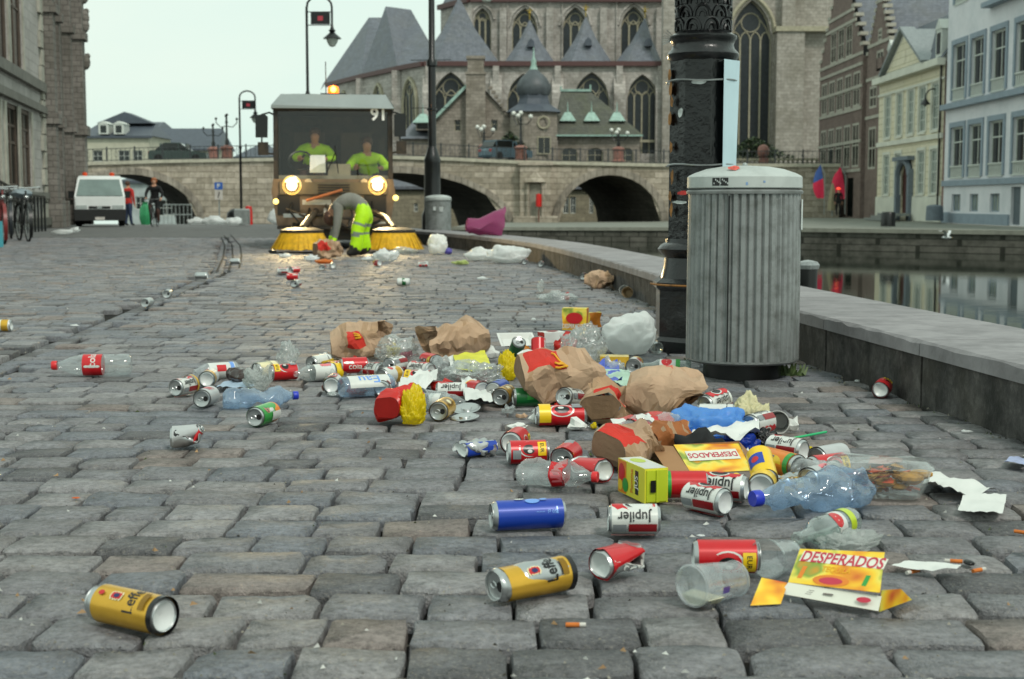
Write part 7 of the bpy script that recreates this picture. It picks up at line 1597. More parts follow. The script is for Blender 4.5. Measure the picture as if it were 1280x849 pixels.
def cup(label, p_mouth, p_base, L, Ra, Rb, m_=None, liquid=None, z=.002, tilt=None, logo=None, name='plastic_cup', cat='plastic cup', crumple=0):
    """tapered cup lying down: base radius Ra, mouth radius Rb"""
    m_ = m_ or CUP; mid, yaw, d = lay_on(p_mouth, p_base, z); t = thing(name, label, cat, (mid.x, mid.y, z), 0, 'plastic cups among the rubbish', rot=(0, 0, yaw)); k = (Rb - Ra) / L
    def P(r, x): return (r, x)
    M = Matrix(((0, 0, 1, 0), (1, 0, 0, 0), (0, 1, 0, 0), (0, 0, 0, 1))); sd = Vector((p_mouth[0], 3, 1))
    def fn(v): r = Ra + k * (v.x + L / 2); v = Vector((v.x, v.y, v.z + r)); v = v + Vector((0, noise.noise(v * 30 + sd), noise.noise(v * 30 + sd * 2))) * crumple; return Vector((v.x, v.y, max(v.z, .0005)))
    n = 8; m = MB(); m.lathe([(.0005, -L / 2 + .006), (Ra * .85, -L / 2 + .006), (Ra * .9, -L / 2)] + [(Ra + (Rb - Ra) * i / n, -L / 2 + .002 + (L - .002) * i / n) for i in range(n + 1)] + [(Rb + .0025, L / 2), (Rb + .0025, L / 2 - .003), (Rb, L / 2 - .003)], 30, 0, M); m.deform(fn); cb_ = m.build('cup_wall', m_, t, angle=40)
    if liquid:
        m = MB(); 
        for s_ in range(1): m.lathe([(Ra * .8 if False else 0, -L / 2 + .008), (Ra * .93, -L / 2 + .008), (Ra * 1.0, -L / 2 + .05)], 24, 0, M)
        m.deform(fn); m.v = [(x, y, min(z_, Ra * .45)) for x, y, z_ in m.v]; m.build('liquid_rest', liquid, t)
    if logo:
        m = MB(); front = 150 if math.cos(yaw) > 0 else 30
        for (tc, ac, rt, ra, c) in logo:
            pts = []
            for i in range(4):
                u, v = ((-1, -1), (1, -1), (1, 1), (-1, 1))[i]; x = -L / 2 + (tc + rt * u) * L; r = Ra + k * (x + L / 2) + .0006; a = math.radians(front + ac + ra * v); pts.append((x, r * math.cos(a), r * math.sin(a)))
            m.add(pts, [(0, 1, 2, 3)], CI[c])
        m.deform(fn); m.build('print', CM, t)
    return t
cup('large frosted plastic cup with a little milky drink lying left of the flattened orange box', (926, 742), (856, 762), .125, .040, .032, None, mat('milky_drink', 'cdc9ae', .3), logo=[(.45, 40, .08, 10, 'purple')])
cup('clear plastic cup with mouth facing the viewer behind the flattened orange box', (960, 722), (985, 712), .09, .03, .038, PET)
cup('clear cup lying in the can row', (462, 478), (490, 470), .1, .03, .04, PET, logo=[(.5, 30, .15, 14, 'grey')])
cup('clear cup lying mouth left before the napkin', (528, 513), (560, 510), .1, .028, .038, PET)
cup('white paper cup tipped against the cream paper beside the blue bag', (968, 548), (978, 532), .09, .028, .036, mat('white_cup', 'c9c8c4', .6, var=.06), z=.01)
cup('grey white cup at the kerb wall behind the litter bin leftmost', (775, 371), (788, 367), .08, .03, .04, mat('white_cup', 'c9c8c4'), crumple=.004)
cup('round paper cup end at the kerb wall behind the litter bin rightmost', (778, 375), (792, 369), .08, .03, .042, mat('tan_cup', 'a58e6e', .7), crumple=.006)
cup('clear plastic cup with dark base left in the bottle row', (335, 474), (318, 468), .1, .03, .038, PET)
# clear tray with food rests
def tub(label, px0, py, px1, py1, W, D, Hh):
    mid, yaw, d = lay_on((px0, py), (px1, py1), 0); t = thing('food_container', label, 'food container', (mid.x, mid.y, .004), yaw); m = MB()
    def ring(w_, d_, z, n=24): return [(w_ * math.copysign(abs(math.cos(a)) ** .5, math.cos(a)), d_ * math.copysign(abs(math.sin(a)) ** .5, math.sin(a)), z + .004 * noise.noise(Vector((a * 2, z * 30, 1)))) for a in [2 * math.pi * i / n for i in range(n)]]
    rs_ = [ring(.001, .001, .002), ring(W * .8, D * .8, .0), ring(W * .95, D * .95, Hh * .6), ring(W, D, Hh), ring(W * 1.05, D * 1.05, Hh), ring(W * .9, D * .9, Hh * 1.2), ring(.002, .002, Hh * 1.25)]; n = 24
    m.add([p for r in rs_ for p in r], [(k * n + i, k * n + (i + 1) % n, (k + 1) * n + (i + 1) % n, (k + 1) * n + i) for k in range(6) for i in range(n)], 0, True); m.build('shell', PET, t)
    m = MB(); rn = random.Random(4)
    for i in range(150): a = rn.uniform(0, 6.28); r = rn.random() ** .5; c = Vector((W * .7 * r * math.cos(a) + W * .12, D * .6 * r * math.sin(a), rn.uniform(.006, Hh * .9) * (1.15 - abs(a - 3.1) * .15))); m.add([c + Vector((rn.uniform(-.024, .024), rn.uniform(-.016, .016), rn.uniform(-.006, .01))) for _ in range(4)], [(0, 1, 2, 3), (0, 2, 1, 3)], rn.choice((0, 0, 1)))
    for i in range(9): m.sphere((rn.uniform(-.1, .0), rn.uniform(-.03, .03), rn.uniform(.02, .06)), rn.uniform(.012, .022), 8, 5, 0, (1.5, 1, .6))
    tag(m.build('food_rest', [mat('fried_food', 'b8842f', .5, var=.4, vs=60), mat('sauce', 'd8531a', .35, var=.2)], t), kind='stuff')
    m = MB(); m.sheet(lambda u, v: Vector((-W * (.25 + .55 * u), -D * .55 + D * .5 * v, .012 + .006 * math.sin(3 * u))), 4, 3); m.build('sauce_pool', mat('sauce', 'd8531a'), t)
tub('clear takeaway container with fried food and orange sauce at the pile right end', 1052, 618, 1146, 622, .125, .07, .075)
# ---------------------------------------------------------------- paper, card, plastic
def paper_mat(name, col, var=.12, bump=.5, rough=.75): return mat(name, col, rough, 0, var=var, vs=9, bump=bump, bs=26, bd=.006)
KRAFT = paper_mat('kraft_paper', 'b3957a'); KRAFTD = paper_mat('kraft_paper_worn', 'a28365', .2); MREDP = paper_mat('red_print', 'c22c1e', .12); KGOLD = mat('gold_print', 'e0a31f', .6, var=.05); WPAP = paper_mat('white_paper', 'd6d8d4', .04, .3); PINKP = paper_mat('purple_print', 'c05a4a')
def facet(p, s, amp):
    """crumple: flat facets with sharp creases"""
    d, pts = noise.voronoi(p * s); return (d[1] - d[0]) * amp
def paper_bag(label, px, py, Lx, W, T, rz, tilt=0, roll=0, panel=None, mats_=None, z=0, mouth=.6, crum=.02, seed=0, arches=None, marks=None, open_=True, name='paper_bag', cat='paper bag', nu=26, nv=17):
    """crumpled bag lying on its side: bottom at -X, mouth at +X; u runs round the section, v along the length"""
    p0 = G(px, py, 0); t = thing(name, label, cat, (p0.x, p0.y, z), 0, 'paper bags in the rubbish pile', rot=(0, 0, rad(rz))); sd = Vector((seed * 3.1, seed * 1.7, seed)); Rm = Euler((rad(roll), rad(tilt), 0)).to_matrix()
    def S(u, v, off=0):
        a = 2 * math.pi * u; ca, sa = math.cos(a), math.sin(a); e = .32
        th = T * (.55 + .45 * min(1, v * 4)) * (1 - (1 - mouth) * v ** 2); wd = W * (1 + .08 * math.sin(v * 5 + seed))
        y = wd / 2 * math.copysign(abs(ca) ** e, ca); q = th / 2 * math.copysign(abs(sa) ** .7, sa); x = -Lx / 2 + Lx * v
        x += .04 * math.sin(a * 2 + seed) * v ** 3
        p = Vector((x, y, q)); n = Vector((0, ca, sa)); k = crum * (.35 + .65 * v)
        p = p + n * (k * 1.3 - k * 3.0 * abs(noise.noise(p * 7 + sd)) - k * 1.5 * abs(noise.noise(p * 17 + sd * 2)) + off) + Vector((noise.noise(p * 12 + sd * 2) * k, 0, 0))
        return Rm @ p
    zs = min(S(i / 24, j / 8).z for i in range(24) for j in range(9))
    def SS(u, v, off=0): p = S(u, v, off); p.z -= zs * .86; p.z = max(p.z, .0015 + off); return p
    mt = mats_ or [KRAFT, KRAFTD, MREDP, PINKP]; m = MB()
    def mf(u, v):
        if panel and any(a <= u <= b and c_ <= v <= d for a, b, c_, d in panel): return 2
        if marks and any(a <= u <= b and c_ <= v <= d for a, b, c_, d in marks): return 3
        return 1 if noise.noise(Vector((u * 5, v * 6, seed))) > .28 else 0
    rt = random.Random(seed); jit = [[(rt.uniform(-.3, .3) / nu, rt.uniform(-.3, .3) / nv) for _ in range(nu)] for _ in range(nv + 1)]
    vs = [SS(i % nu / nu + jit[j][i % nu][0] * (1 if 0 < j < nv else 0), j / nv + jit[j][i % nu][1] * (1 if 0 < j < nv else 0)) for j in range(nv + 1) for i in range(nu)]; fs = []; mm = []
    for j in range(nv):
        for i in range(nu):
            q = [j * nu + i, j * nu + (i + 1) % nu, (j + 1) * nu + (i + 1) % nu, (j + 1) * nu + i]; k = mf((i + .5) / nu, (j + .5) / nv)
            fs += [(q[0], q[1], q[2]), (q[0], q[2], q[3])] if rt.random() < .5 else [(q[0], q[1], q[3]), (q[1], q[2], q[3])]; mm += [k, k]
    m.add(vs, fs, mm, False)
    m.sheet(lambda u, v: SS(u, 0).lerp(SS((.5 - u) % 1 if False else (1 - u), 0), v * .5 if False else v), nu // 2, 4, 0, False)   # closed bottom
    if not open_: m.sheet(lambda u, v: SS(u, 1).lerp(SS(1 - u, 1), v), nu // 2, 4, 0, False)
    o = m.build('bag_sheet', mt, t, angle=None)
    if arches:
        g = MB()
        for (uc, vc, su, sv) in arches:
            for s_ in (-1, 1):
                pts = [SS(uc + su * (s_ * .5 + .5 * math.cos(math.pi * i / 8)), vc + sv * math.sin(math.pi * i / 8), .006) for i in range(9)]; g.tube(pts, .0038, 5)
        g.build('printed_emblem', KGOLD, o)
    return t
paper_bag('brown paper bag with red printed panel and gold arches at the pile back left', 448, 447, 0.261, 0.191, 0.131, 8, tilt=-6, roll=14, panel=[(.27, .5, .28, .56)], arches=[(.37, .42, .04, .12)], seed=1, crum=.022, mouth=.8)
for o in ():
    pass
paper_bag('largest crumpled brown paper bag standing highest at the pile back', 572, 452, 0.257, 0.203, 0.172, 195, tilt=8, roll=-8, seed=2, crum=.034, mouth=.9)
paper_bag('brown paper bag with wide red panel and gold arches in the pile middle', 692, 506, .245, .19, .15, 12, tilt=4, roll=18, panel=[(.2, .36, .06, .6)], arches=[(.29, .46, .045, .14)], seed=3, crum=.028, mouth=1.0)
paper_bag('plain tan paper bag with small pink print before the litter bin', 822, 528, .21, .17, .14, -8, tilt=8, roll=12, seed=4, crum=.02, mouth=1.15, marks=[(.2, .23, .55, .66)])
paper_bag('crumpled brown paper with red print right of the tall red can', 758, 530, 0.145, 0.119, 0.111, 70, panel=[(.25, .5, .1, .5)], seed=5, crum=.045, mats_=[KRAFTD, KRAFT, MREDP, PINKP])
paper_bag('crumpled tan paper with red scraps behind the yellow juice carton', 782, 586, 0.122, 0.115, 0.101, 40, panel=[(.2, .45, 0, .5)], seed=6, crum=.04)
paper_bag('brown orange crumpled paper left of the open orange box', 838, 572, .14, .12, .08, 20, seed=7, crum=.03, mats_=[paper_mat('orange_kraft', '9a5a2a'), KRAFTD, MREDP, PINKP])
paper_bag('small crumpled brown bag lying in front of the left brush', 408, 324, .3, .26, .24, 20, panel=[(.3, .5, 0, .5)], seed=8, crum=.05)
paper_bag('crumpled brown paper at the wall behind the cups', 748, 361, .22, .16, .12, -10, seed=9, crum=.04)
paper_bag('crumpled red plastic sheet left of the yellow bag', 493, 528, .11, .09, .09, 60, seed=10, crum=.035, mats_=[mat('red_plastic', 'c22018', .35, var=.15), mat('red_plastic2', 'a3180f', .35, var=.2), WPAP, WPAP], name='plastic_wrap', cat='plastic wrap')
paper_bag('crumpled red and white plastic packet left of the blue bag', 806, 553, .2, .09, .055, 4, seed=11, crum=.025, z=.012, mats_=[mat('red_plastic', 'c22018'), WPAP, WPAP, WPAP], panel=[(.55, .75, .35, .7)], name='plastic_wrap', cat='plastic wrap')
paper_bag('crumpled brown wet paper tucked under the plain tan bag', 842, 520, 0.128, 0.096, 0.072, -30, seed=12, crum=.035, mats_=[KRAFTD, mat('wet_paper', '4a3627', .5), MREDP, PINKP])
# ---- plastic bags and film
def soft(label, px, py, W, D, Hh, mat_, z=0, seed=0, amp=.3, rz=0, name='plastic_bag', cat='plastic bag', fr=7, sub=4, lean=0, part='film', fine=.14, sm=True):
    p0 = G(px, py, 0); t = thing(name, label, cat, (p0.x, p0.y, z), rad(rz), 'plastic bags and film'); bm = bmesh.new(); bmesh.ops.create_icosphere(bm, subdivisions=sub + (py > 380 and sub == 4), radius=1); sd = Vector((seed * 2.3, seed * 5.1, seed * 1.3)); m = MB(); vs = []
    for v in bm.verts:
        n = v.co.normalized(); k = 1 + amp * noise.noise(n * 1.6 + sd) - amp * .7 * (1 - abs(noise.noise(n * fr * .5 + sd))) ** 3 * .5 - amp * .8 * abs(noise.noise(n * fr * .75 + sd * 2)) - amp * fine * abs(noise.noise(n * fr * 1.7 + sd)) + amp * .35
        q = Vector((n.x * W / 2 * k + lean * max(0, n.z) , n.y * D / 2 * k, (n.z * .5 + .42) * Hh * k)); vs.append(Vector((q.x, q.y, max(q.z, .002 + .004 * abs(noise.noise(q * 20))))))
    bm.verts.index_update(); fs = [tuple(x.index for x in f.verts) for f in bm.faces]; bm.free(); m.add(vs, fs, 0, sm); m.build(part, mat_, t, angle=None)
    return t
def plastic(name, col, alpha=.15, trans=.35, rough=.3):
    if name in MATS: return MATS[name]
    m, n, o = _base(name); c = hx(col); p = n.nodes.new('ShaderNodeBsdfPrincipled'); p.inputs['Base Color'].default_value = (*c, 1); p.inputs['Roughness'].default_value = rough
    vec = _coords(n); n.links.new(_bump(n, _noise(n, vec, 30, 5, .65), .7, .006), p.inputs['Normal'])
    tl = n.nodes.new('ShaderNodeBsdfTranslucent'); tl.inputs[0].default_value = (*c, 1); a = n.nodes.new('ShaderNodeMixShader'); a.inputs[0].default_value = trans; n.links.new(p.outputs[0], a.inputs[1]); n.links.new(tl.outputs[0], a.inputs[2])
    tr = n.nodes.new('ShaderNodeBsdfTransparent'); b = n.nodes.new('ShaderNodeMixShader'); n.links.new(_ramp(n, _noise(n, vec, 9, 3), [(.3, (alpha * .4,) * 3), (.7, (min(.9, alpha * 1.6),) * 3)]), b.inputs[0]); n.links.new(a.outputs[0], b.inputs[1]); n.links.new(tr.outputs[0], b.inputs[2]); n.links.new(b.outputs[0], o.inputs[0])
    MATS[name] = m; return m
WPL = plastic('white_plastic', 'f2f5f4', .02, .42); BPL = plastic('blue_plastic', '74b6ff', .06, .5); YPL = plastic('yellow_plastic', 'f0d90f', .1, .4); PKPL = plastic('pink_plastic', 'a34a78', .05, .35); CPL = plastic('milky_film', 'c9cfcc', .5, .3)
soft('big white plastic bag leaning against the lamp post foot', 786, 443, .26, .2, .225, WPL, seed=1, amp=.2, fr=3.2, fine=.05, rz=-8, lean=.025)
soft('blue plastic bag under two beer cans', 893, 556, .25, .18, .12, BPL, seed=2, amp=.3, fr=4, fine=.1)
soft('blue plastic bag end sticking out behind the open orange box', 925, 566, .12, .1, .06, plastic('dark_blue_plastic', '1a3fb0', .05), seed=22, amp=.3, fr=4)
soft('yellow plastic bag folded beside the red plastic sheet', 516, 531, .09, .08, .12, YPL, seed=3, amp=.4)
soft('clear knotted bag with yellow and pink sweets at the pile back', 497, 452, .2, .16, .115, FILM, seed=4, amp=.3)
soft('yellow rest inside the clear knotted bag', 490, 449, .06, .05, .09, YPL, seed=5, amp=.5, sub=3, name='sweet_wrapper', cat='wrapper'); soft('pink rest inside the clear knotted bag', 508, 450, .08, .05, .04, plastic('pink_wrap', 'b8305a', .1), seed=6, amp=.6, sub=3, name='sweet_wrapper', cat='wrapper')
soft('clear crumpled film across the pile centre', 590, 486, .25, .18, .11, FILM, seed=7, amp=.45)
soft('pinkish rest showing through the clear film in the pile centre', 600, 480, .07, .06, .06, plastic('pink_rest', 'd0577a', .2), seed=27, amp=.4, sub=3, name='food_wrapper', cat='wrapper')
soft('yellow striped plastic wrapper standing left of the wide paneled bag', 634, 476, .08, .07, .12, YPL, seed=8, amp=.35)
soft('clear bag with red print behind the wide paneled bag', 728, 458, .19, .16, .19, FILM, seed=9, amp=.35)
soft('small clear wrap standing behind the bottle row', 360, 456, .09, .07, .1, FILM, seed=10, amp=.5)
soft('crumpled clear wrap lying on the brown broken bottle', 322, 488, .1, .08, .09, CPL, seed=11, amp=.5)
soft('crumpled cream paper ball right of the beer cans on the blue bag', 938, 534, .11, .09, .11, paper_mat('cream_paper', 'c9c39c', .1, .6), seed=12, amp=.35, name='paper_ball', cat='paper')
soft('black plastic lump behind the upper right can', 952, 562, .09, .07, .06, plastic('black_plastic_film', '0c0c0d', .0, .05), seed=13, amp=.4)
soft('white plastic rag behind the lying glass bottle in front', 1058, 690, .11, .08, .045, CPL, seed=14, amp=.5)
soft('left white plastic bag of the two lying at the far wall', 602, 326, .42, .3, .16, WPL, seed=15, amp=.35); soft('right larger white plastic bag of the two at the far wall', 634, 329, .5, .4, .22, WPL, seed=16, amp=.35)
soft('tied white bag standing before the far ribbed bin', 547, 318, .28, .22, .3, WPL, seed=17, amp=.3)
soft('small purple wrap beside the tied white bag', 560, 318, .12, .1, .1, plastic('purple_wrap', '6a62b8', .05), seed=18, amp=.4, sub=3)
soft('white plastic heap at the worker feet', 482, 327, .3, .24, .14, WPL, seed=19, amp=.55); soft('flat white plastic scrap left of the heap by the worker', 462, 326, .2, .12, .06, WPL, seed=20, amp=.5, sub=3)
soft('grey white scrap under the right brush', 506, 318, .34, .2, .1, CPL, seed=21, amp=.5, sub=3); soft('pale green wrap on the street between can and white bags', 576, 331, .2, .14, .05, plastic('pale_green_wrap', 'c8d68a', .1), seed=22, amp=.6, sub=3)
soft('crumpled clear bag with red label alone behind the pile', 700, 378, .3, .16, .075, FILM, seed=23, amp=.5, rz=4); 
m_ = soft('clear upright corner of torn film behind the pile', 676, 366, .06, .04, .12, FILM, seed=24, amp=.4, sub=3)
soft('red tape round the crumpled clear bag behind the pile', 709, 376, .035, .05, .07, plastic('red_tape', 'd2493f', .2), seed=25, amp=.3, sub=3, name='red_tape', cat='tape')
soft('white scrap left of the brown bag by the left brush', 389, 326, .2, .14, .08, WPL, seed=26, amp=.5, sub=3); soft('orange and yellow wrapper before the brown bag by the brush', 405, 330, .2, .12, .06, plastic('orange_wrap', 'd9772b', .05), seed=28, amp=.5, sub=3)
soft('dark scrap left of the left brush', 341, 317, .12, .1, .06, plastic('black_plastic_film', '0c0c0d'), seed=29, amp=.4, sub=3); soft('white scrap right of the dark scrap by the left brush', 356, 322, .16, .1, .06, WPL, seed=30, amp=.5, sub=3)
for i, (px, py, w_, h_, l) in enumerate([(245, 280.5, .5, .2, 'white scrap farthest left beyond the rail loops'), (268, 281, .8, .25, 'longest white scrap beyond the rail loops'), (292, 281.5, .5, .25, 'white scrap below the black sack'), (345, 279.5, .5, .45, 'rounded white bag left of the sweeper')]): b = at(px, py, 43); s_ = soft(l, px, 300, w_, w_ * .6, h_, WPL, seed=40 + i, amp=.4, sub=3); s_.location = b
soft('white scrap on the street at the left before the bicycles', 78, 293, .5, .3, .12, WPL, seed=45, amp=.4, sub=3); soft('small white scrap right of the bicycles', 93, 291, .25, .2, .15, WPL, seed=46, amp=.4, sub=3)
soft('white scrap alone in the street middle distance', 603, 350, .11, .07, .03, WPL, seed=47, amp=.4, sub=3); soft('small white cube of foam before the pile back', 667, 401, .03, .02, .02, WPL, seed=48, amp=.1, sub=2, name='foam_scrap', cat='scrap')
soft('white scrap on the left street before the drain joint', 93, 408, .05, .03, .012, WPL, seed=49, amp=.4, sub=3)
soft('white scrap on the wall foot right of the litter bin', 1071, 478, .02, .015, .012, WPL, seed=50, amp=.4, sub=2); soft('white crumb in the joint right of the white and red can', 876, 671, .02, .014, .006, WPL, seed=51, amp=.3, sub=2, name='crumb', cat='scrap')
soft('torn white scrap near the wall at the right edge', 1208, 541, .035, .02, .01, WPL, seed=52, amp=.5, sub=2)
REDW = plastic('red_wrapper', 'cf2a22', .05, .3); TRANS = clear('milky_clear', (.88, .9, .9), .5, .3, .1, wrinkle=.6)
for px, py, w_, h_, mm, l, nm, k in [(612, 452, .09, .07, WPAP, 'crumpled white paper between yellow flap and yellow wrapper', 'paper_ball', 12), (556, 468, .1, .07, TRANS, 'milky clear wrap over the right end of the can row', 'wrapper', 71), (660, 462, .1, .08, WPAP, 'crumpled white paper behind the wide paneled bag', 'paper_ball', 73), (706, 448, .1, .1, REDW, 'red wrapper beside the clear bag with red print', 'wrapper', 74), (600, 498, .08, .05, REDW, 'red wrapper under the clear film right of the napkin', 'wrapper', 75), (526, 484, .1, .06, WPAP, 'crumpled white paper right of the yellow plastic bag', 'paper_ball', 76), (768, 478, .09, .09, TRANS, 'milky clear wrap above the plain tan bag', 'wrapper', 77), (846, 480, .06, .05, WPAP, 'crumpled white paper between glass bottle and tan bag', 'paper_ball', 78), (410, 464, .08, .05, plastic('yellow_wrap', 'd8b02a', .05), 'small yellow wrapper behind the white label bottle', 'wrapper', 79), (800, 520, .09, .06, TRANS, 'clear crushed cup under the plain tan bag', 'plastic_cup', 80), (990, 540, .05, .05, WPAP, 'small white paper right of the white paper cup', 'paper_ball', 81), (1040, 586, .07, .03, REDW, 'red wrapper behind the red beer can at the pile right', 'wrapper', 82), (880, 580, .14, .09, BLKC, 'black cloth scrap behind the open orange box', 'cloth_scrap', 83), (906, 552, .1, .09, WPAP, 'crumpled white paper on the blue bag centre', 'paper_ball', 84), (650, 446, .1, .05, plastic('orange_card', 'd98a22', 0), 'orange wrapper scrap behind the dark red can', 'wrapper', 85), (556, 494, .1, .05, REDW, 'red scrap between brown gold can and white paper', 'wrapper', 86)]:
    soft(l, px, py, w_, w_ * .8, h_, mm, seed=k, amp=.5, sub=2 if mm in (WPAP, KRAFT) else 3, sm=mm not in (WPAP, KRAFT), name=nm, cat=nm.replace('_', ' '), part='sheet', z=.01 if py < 500 else 0)
USED = set(); NB = [q for q in COL.objects if q.parent is None and q.get('category') and len(q['label'].split()) <= 11 and q['category'] in ('drink can', 'plastic bottle', 'carton', 'napkin', 'juice carton', 'paper bag')]
rg = random.Random(77); CLRS = [WPAP, TRANS, FILM, WPAP, KRAFT, REDW, YPL]
for i in range(84):
    px = rg.uniform(400, 1010); c0 = 455 + (px - 400) * .17; py = c0 + rg.uniform(-12, 40); w_ = rg.uniform(.03, .075); k = i % 7
    lab, nm = [('white paper scrap', 'paper_scrap'), ('milky plastic scrap', 'plastic_scrap'), ('clear film scrap', 'film_scrap'), ('white paper scrap', 'paper_scrap'), ('brown paper scrap', 'brown_scrap'), ('red wrapper scrap', 'red_scrap'), ('yellow wrapper scrap', 'yellow_scrap')][k]
    p_ = G(px, py); near = sorted(NB, key=lambda q: (q.location - p_).length); lab = next(lab + ' beside the ' + q['label'] for q in near if (lab, q['label']) not in USED and not USED.add((lab, q['label'])))
    o = soft(lab, px, py, w_, w_ * rg.uniform(.6, 1), w_ * rg.uniform(.3, .7), CLRS[k], seed=100 + i, amp=.6, sub=2 if nm in ('paper_scrap', 'brown_scrap') else 3, sm=nm not in ('paper_scrap', 'brown_scrap'), fine=.3, name=nm, cat='scrap', part='sheet', rz=rg.uniform(0, 180)); o['group'] = ['white paper scraps in the pile', 'milky plastic scraps in the pile', 'clear film scraps in the pile', 'white paper scraps in the pile', 'brown paper scraps in the pile', 'red wrapper scraps in the pile', 'yellow wrapper scraps in the pile'][k]
# pink open sack on the wall
p = at(607, 291, 21.5); t = thing('pink_sack', 'large pink plastic sack lying open to the right on the river wall', 'sack', (p.x, p.y, WH), rad(8)); m = MB()
M = Matrix(((0, 0, 1, 0), (1, 0, 0, 0), (0, 1, 0, .2), (0, 0, 0, 1))); m.lathe([(.0, -.3), (.1, -.3), (.13, -.26), (.14, -.1), (.18, .08), (.22, .2), (.235, .24)], 32, 0, M, wob=lambda a, z: 1 + .07 * math.sin(3 * a + z * 9) + .04 * math.sin(7 * a - z * 14)); m.deform(lambda v: Vector((v.x + .16 * max(0, v.z - .1) * (v.x > 0) + .03 * noise.noise(v * 9), v.y, max(.003, v.z * (1 - .25 * (v.x < -.05)) + .05 * noise.noise(v * 6) - .06 * abs(noise.noise(v * 11)))))); m.build('sack_film', PKPL, t)
# ---- flat papers and napkins
def sheet_paper(label, pts, mat_, z=.006, curl=.012, seed=0, name='napkin', cat='napkin', thick=None):
    P = [G(x, y, z) for x, y in pts]; c = sum(P, Vector()) / len(P); t = thing(name, label, cat, (c.x, c.y, z), 0, 'paper scraps'); sd = Vector((seed, seed * 2, 0)); q = [p - c for p in P]
    def f(u, v): p = (q[0] * (1 - u) + q[1] * u) * (1 - v) + (q[3] * (1 - u) + q[2] * u) * v; return Vector((p.x, p.y, .003 + curl * (noise.noise(p * 14 + sd) + .5) + curl * .6 * abs(noise.noise(p * 40 + sd))))
    m = MB(); m.sheet(f, 14, 10); m.build('sheet', mat_, t, angle=None); return t
sheet_paper('twisted white napkin right of the takeaway container', [(1152, 612), (1200, 626), (1246, 617), (1168, 596)], WPAP, seed=1, curl=.02)
sheet_paper('folded white napkin lowest at the right edge of the rubbish', [(1197, 643), (1253, 648), (1258, 624), (1204, 623)], WPAP, seed=2, curl=.01)
sheet_paper('white napkin draped in the pile centre', [(582, 508), (617, 510), (608, 486), (575, 480)], WPAP, z=.02, seed=3, curl=.035)
sheet_paper('white paper with red and blue print over the can row', [(497, 494), (545, 484), (548, 468), (502, 478)], WPAP, z=.05, seed=4, curl=.03)
sheet_paper('white and blue carton sheet behind the crumpled brown paper', [(742, 486), (778, 484), (772, 458), (740, 462)], mat('carton_blue', '4a5fc0', .5, var=.35, vs=14), z=.05, seed=5, curl=.03)
sheet_paper('green and white carton sheet above the crumpled brown paper', [(755, 484), (790, 486), (786, 468), (752, 466)], mat('carton_green', 'a9c7b4', .5, var=.2, vs=12), z=.06, seed=6, curl=.02)
sheet_paper('blue and white paper at the right photo edge', [(1254, 582), (1284, 588), (1290, 577), (1262, 575)], mat('blue_white_paper', 'a5afd0', .6, var=.25, vs=20), seed=7)
sheet_paper('small tan paper lying on pink paper before the river wall', [(1085, 583), (1128, 584), (1128, 576), (1088, 576)], mat('pink_paper', 'a8756c', .7), seed=8)
sheet_paper('torn white wrapper strip beside the cigarette ends', [(1112, 712), (1196, 722), (1202, 714), (1130, 708)], WPAP, seed=9, curl=.012)
sheet_paper('yellow and green box flap behind the clear film', [(572, 466), (616, 464), (606, 442), (566, 446)], mat('lime_card', 'd3cf2a', .55, var=.15, vs=12), z=.06, seed=10, curl=.012)
sheet_paper('white card edge left of the yellow and green flap', [(566, 470), (590, 470), (570, 448), (560, 450)], WPAP, z=.05, seed=11, curl=.012)
sheet_paper('curved white plastic strip across the blue bag', [(862, 558), (950, 546), (948, 536), (868, 549)], WPAP, z=.05, seed=12, curl=.03)
sheet_paper('white and grey paper under the white cup beside cans', [(392, 486), (426, 482), (420, 476), (396, 478)], mat('pale_blue_paper', '9fb3c6', .6), seed=13) if False else None
sheet_paper('pale blue paper scrap under the brown broken bottle', [(268, 488), (318, 486), (312, 478), (280, 480)], mat('pale_blue_paper', '9fb3c6', .6), seed=14)
# white tray, foil lid
p = G(646, 442); t = thing('food_tray', 'white foam tray lying behind the yellow wrapper', 'tray', (p.x, p.y, .05), rad(10), rot=(rad(24), 0, rad(12))); m = MB(); m.add([(-.08, -.05, .02), (.08, -.05, .02), (.08, .06, .02), (-.08, .06, .02), (-.065, -.035, 0), (.065, -.035, 0), (.065, .045, 0), (-.065, .045, 0), (-.09, -.06, .02), (.09, -.06, .02), (.09, .07, .02), (-.09, .07, .02)], [(4, 5, 6, 7), (0, 1, 5, 4), (1, 2, 6, 5), (2, 3, 7, 6), (3, 0, 4, 7), (8, 9, 1, 0), (9, 10, 2, 1), (10, 11, 3, 2), (11, 8, 0, 3)]); m.build('tray', mat('foam_white', 'd4d6d2', .6, var=.04), t)
for i, (px, py, l) in enumerate([(581, 524, 'lower silver foil lid beside the brown gold can'), (583, 518, 'upper silver foil lid stacked on the lower one')]):
    p = G(px, py); t = thing('foil_lid', l, 'foil lid', (p.x, p.y, .004 + .014 * i), rot=(rad(6 + 8 * i), rad(-5), 0)); m = MB(); m.lathe([(.048, 0), (.05, .004), (.045, .006), (.04, .003), (.02, .003), (.018, .007), (0, .007)], 26); m.build('disc', ALU, t)
for i, (px, py, l) in enumerate([(758, 371, 'grey cup lid at the wall behind the litter bin')]): pass
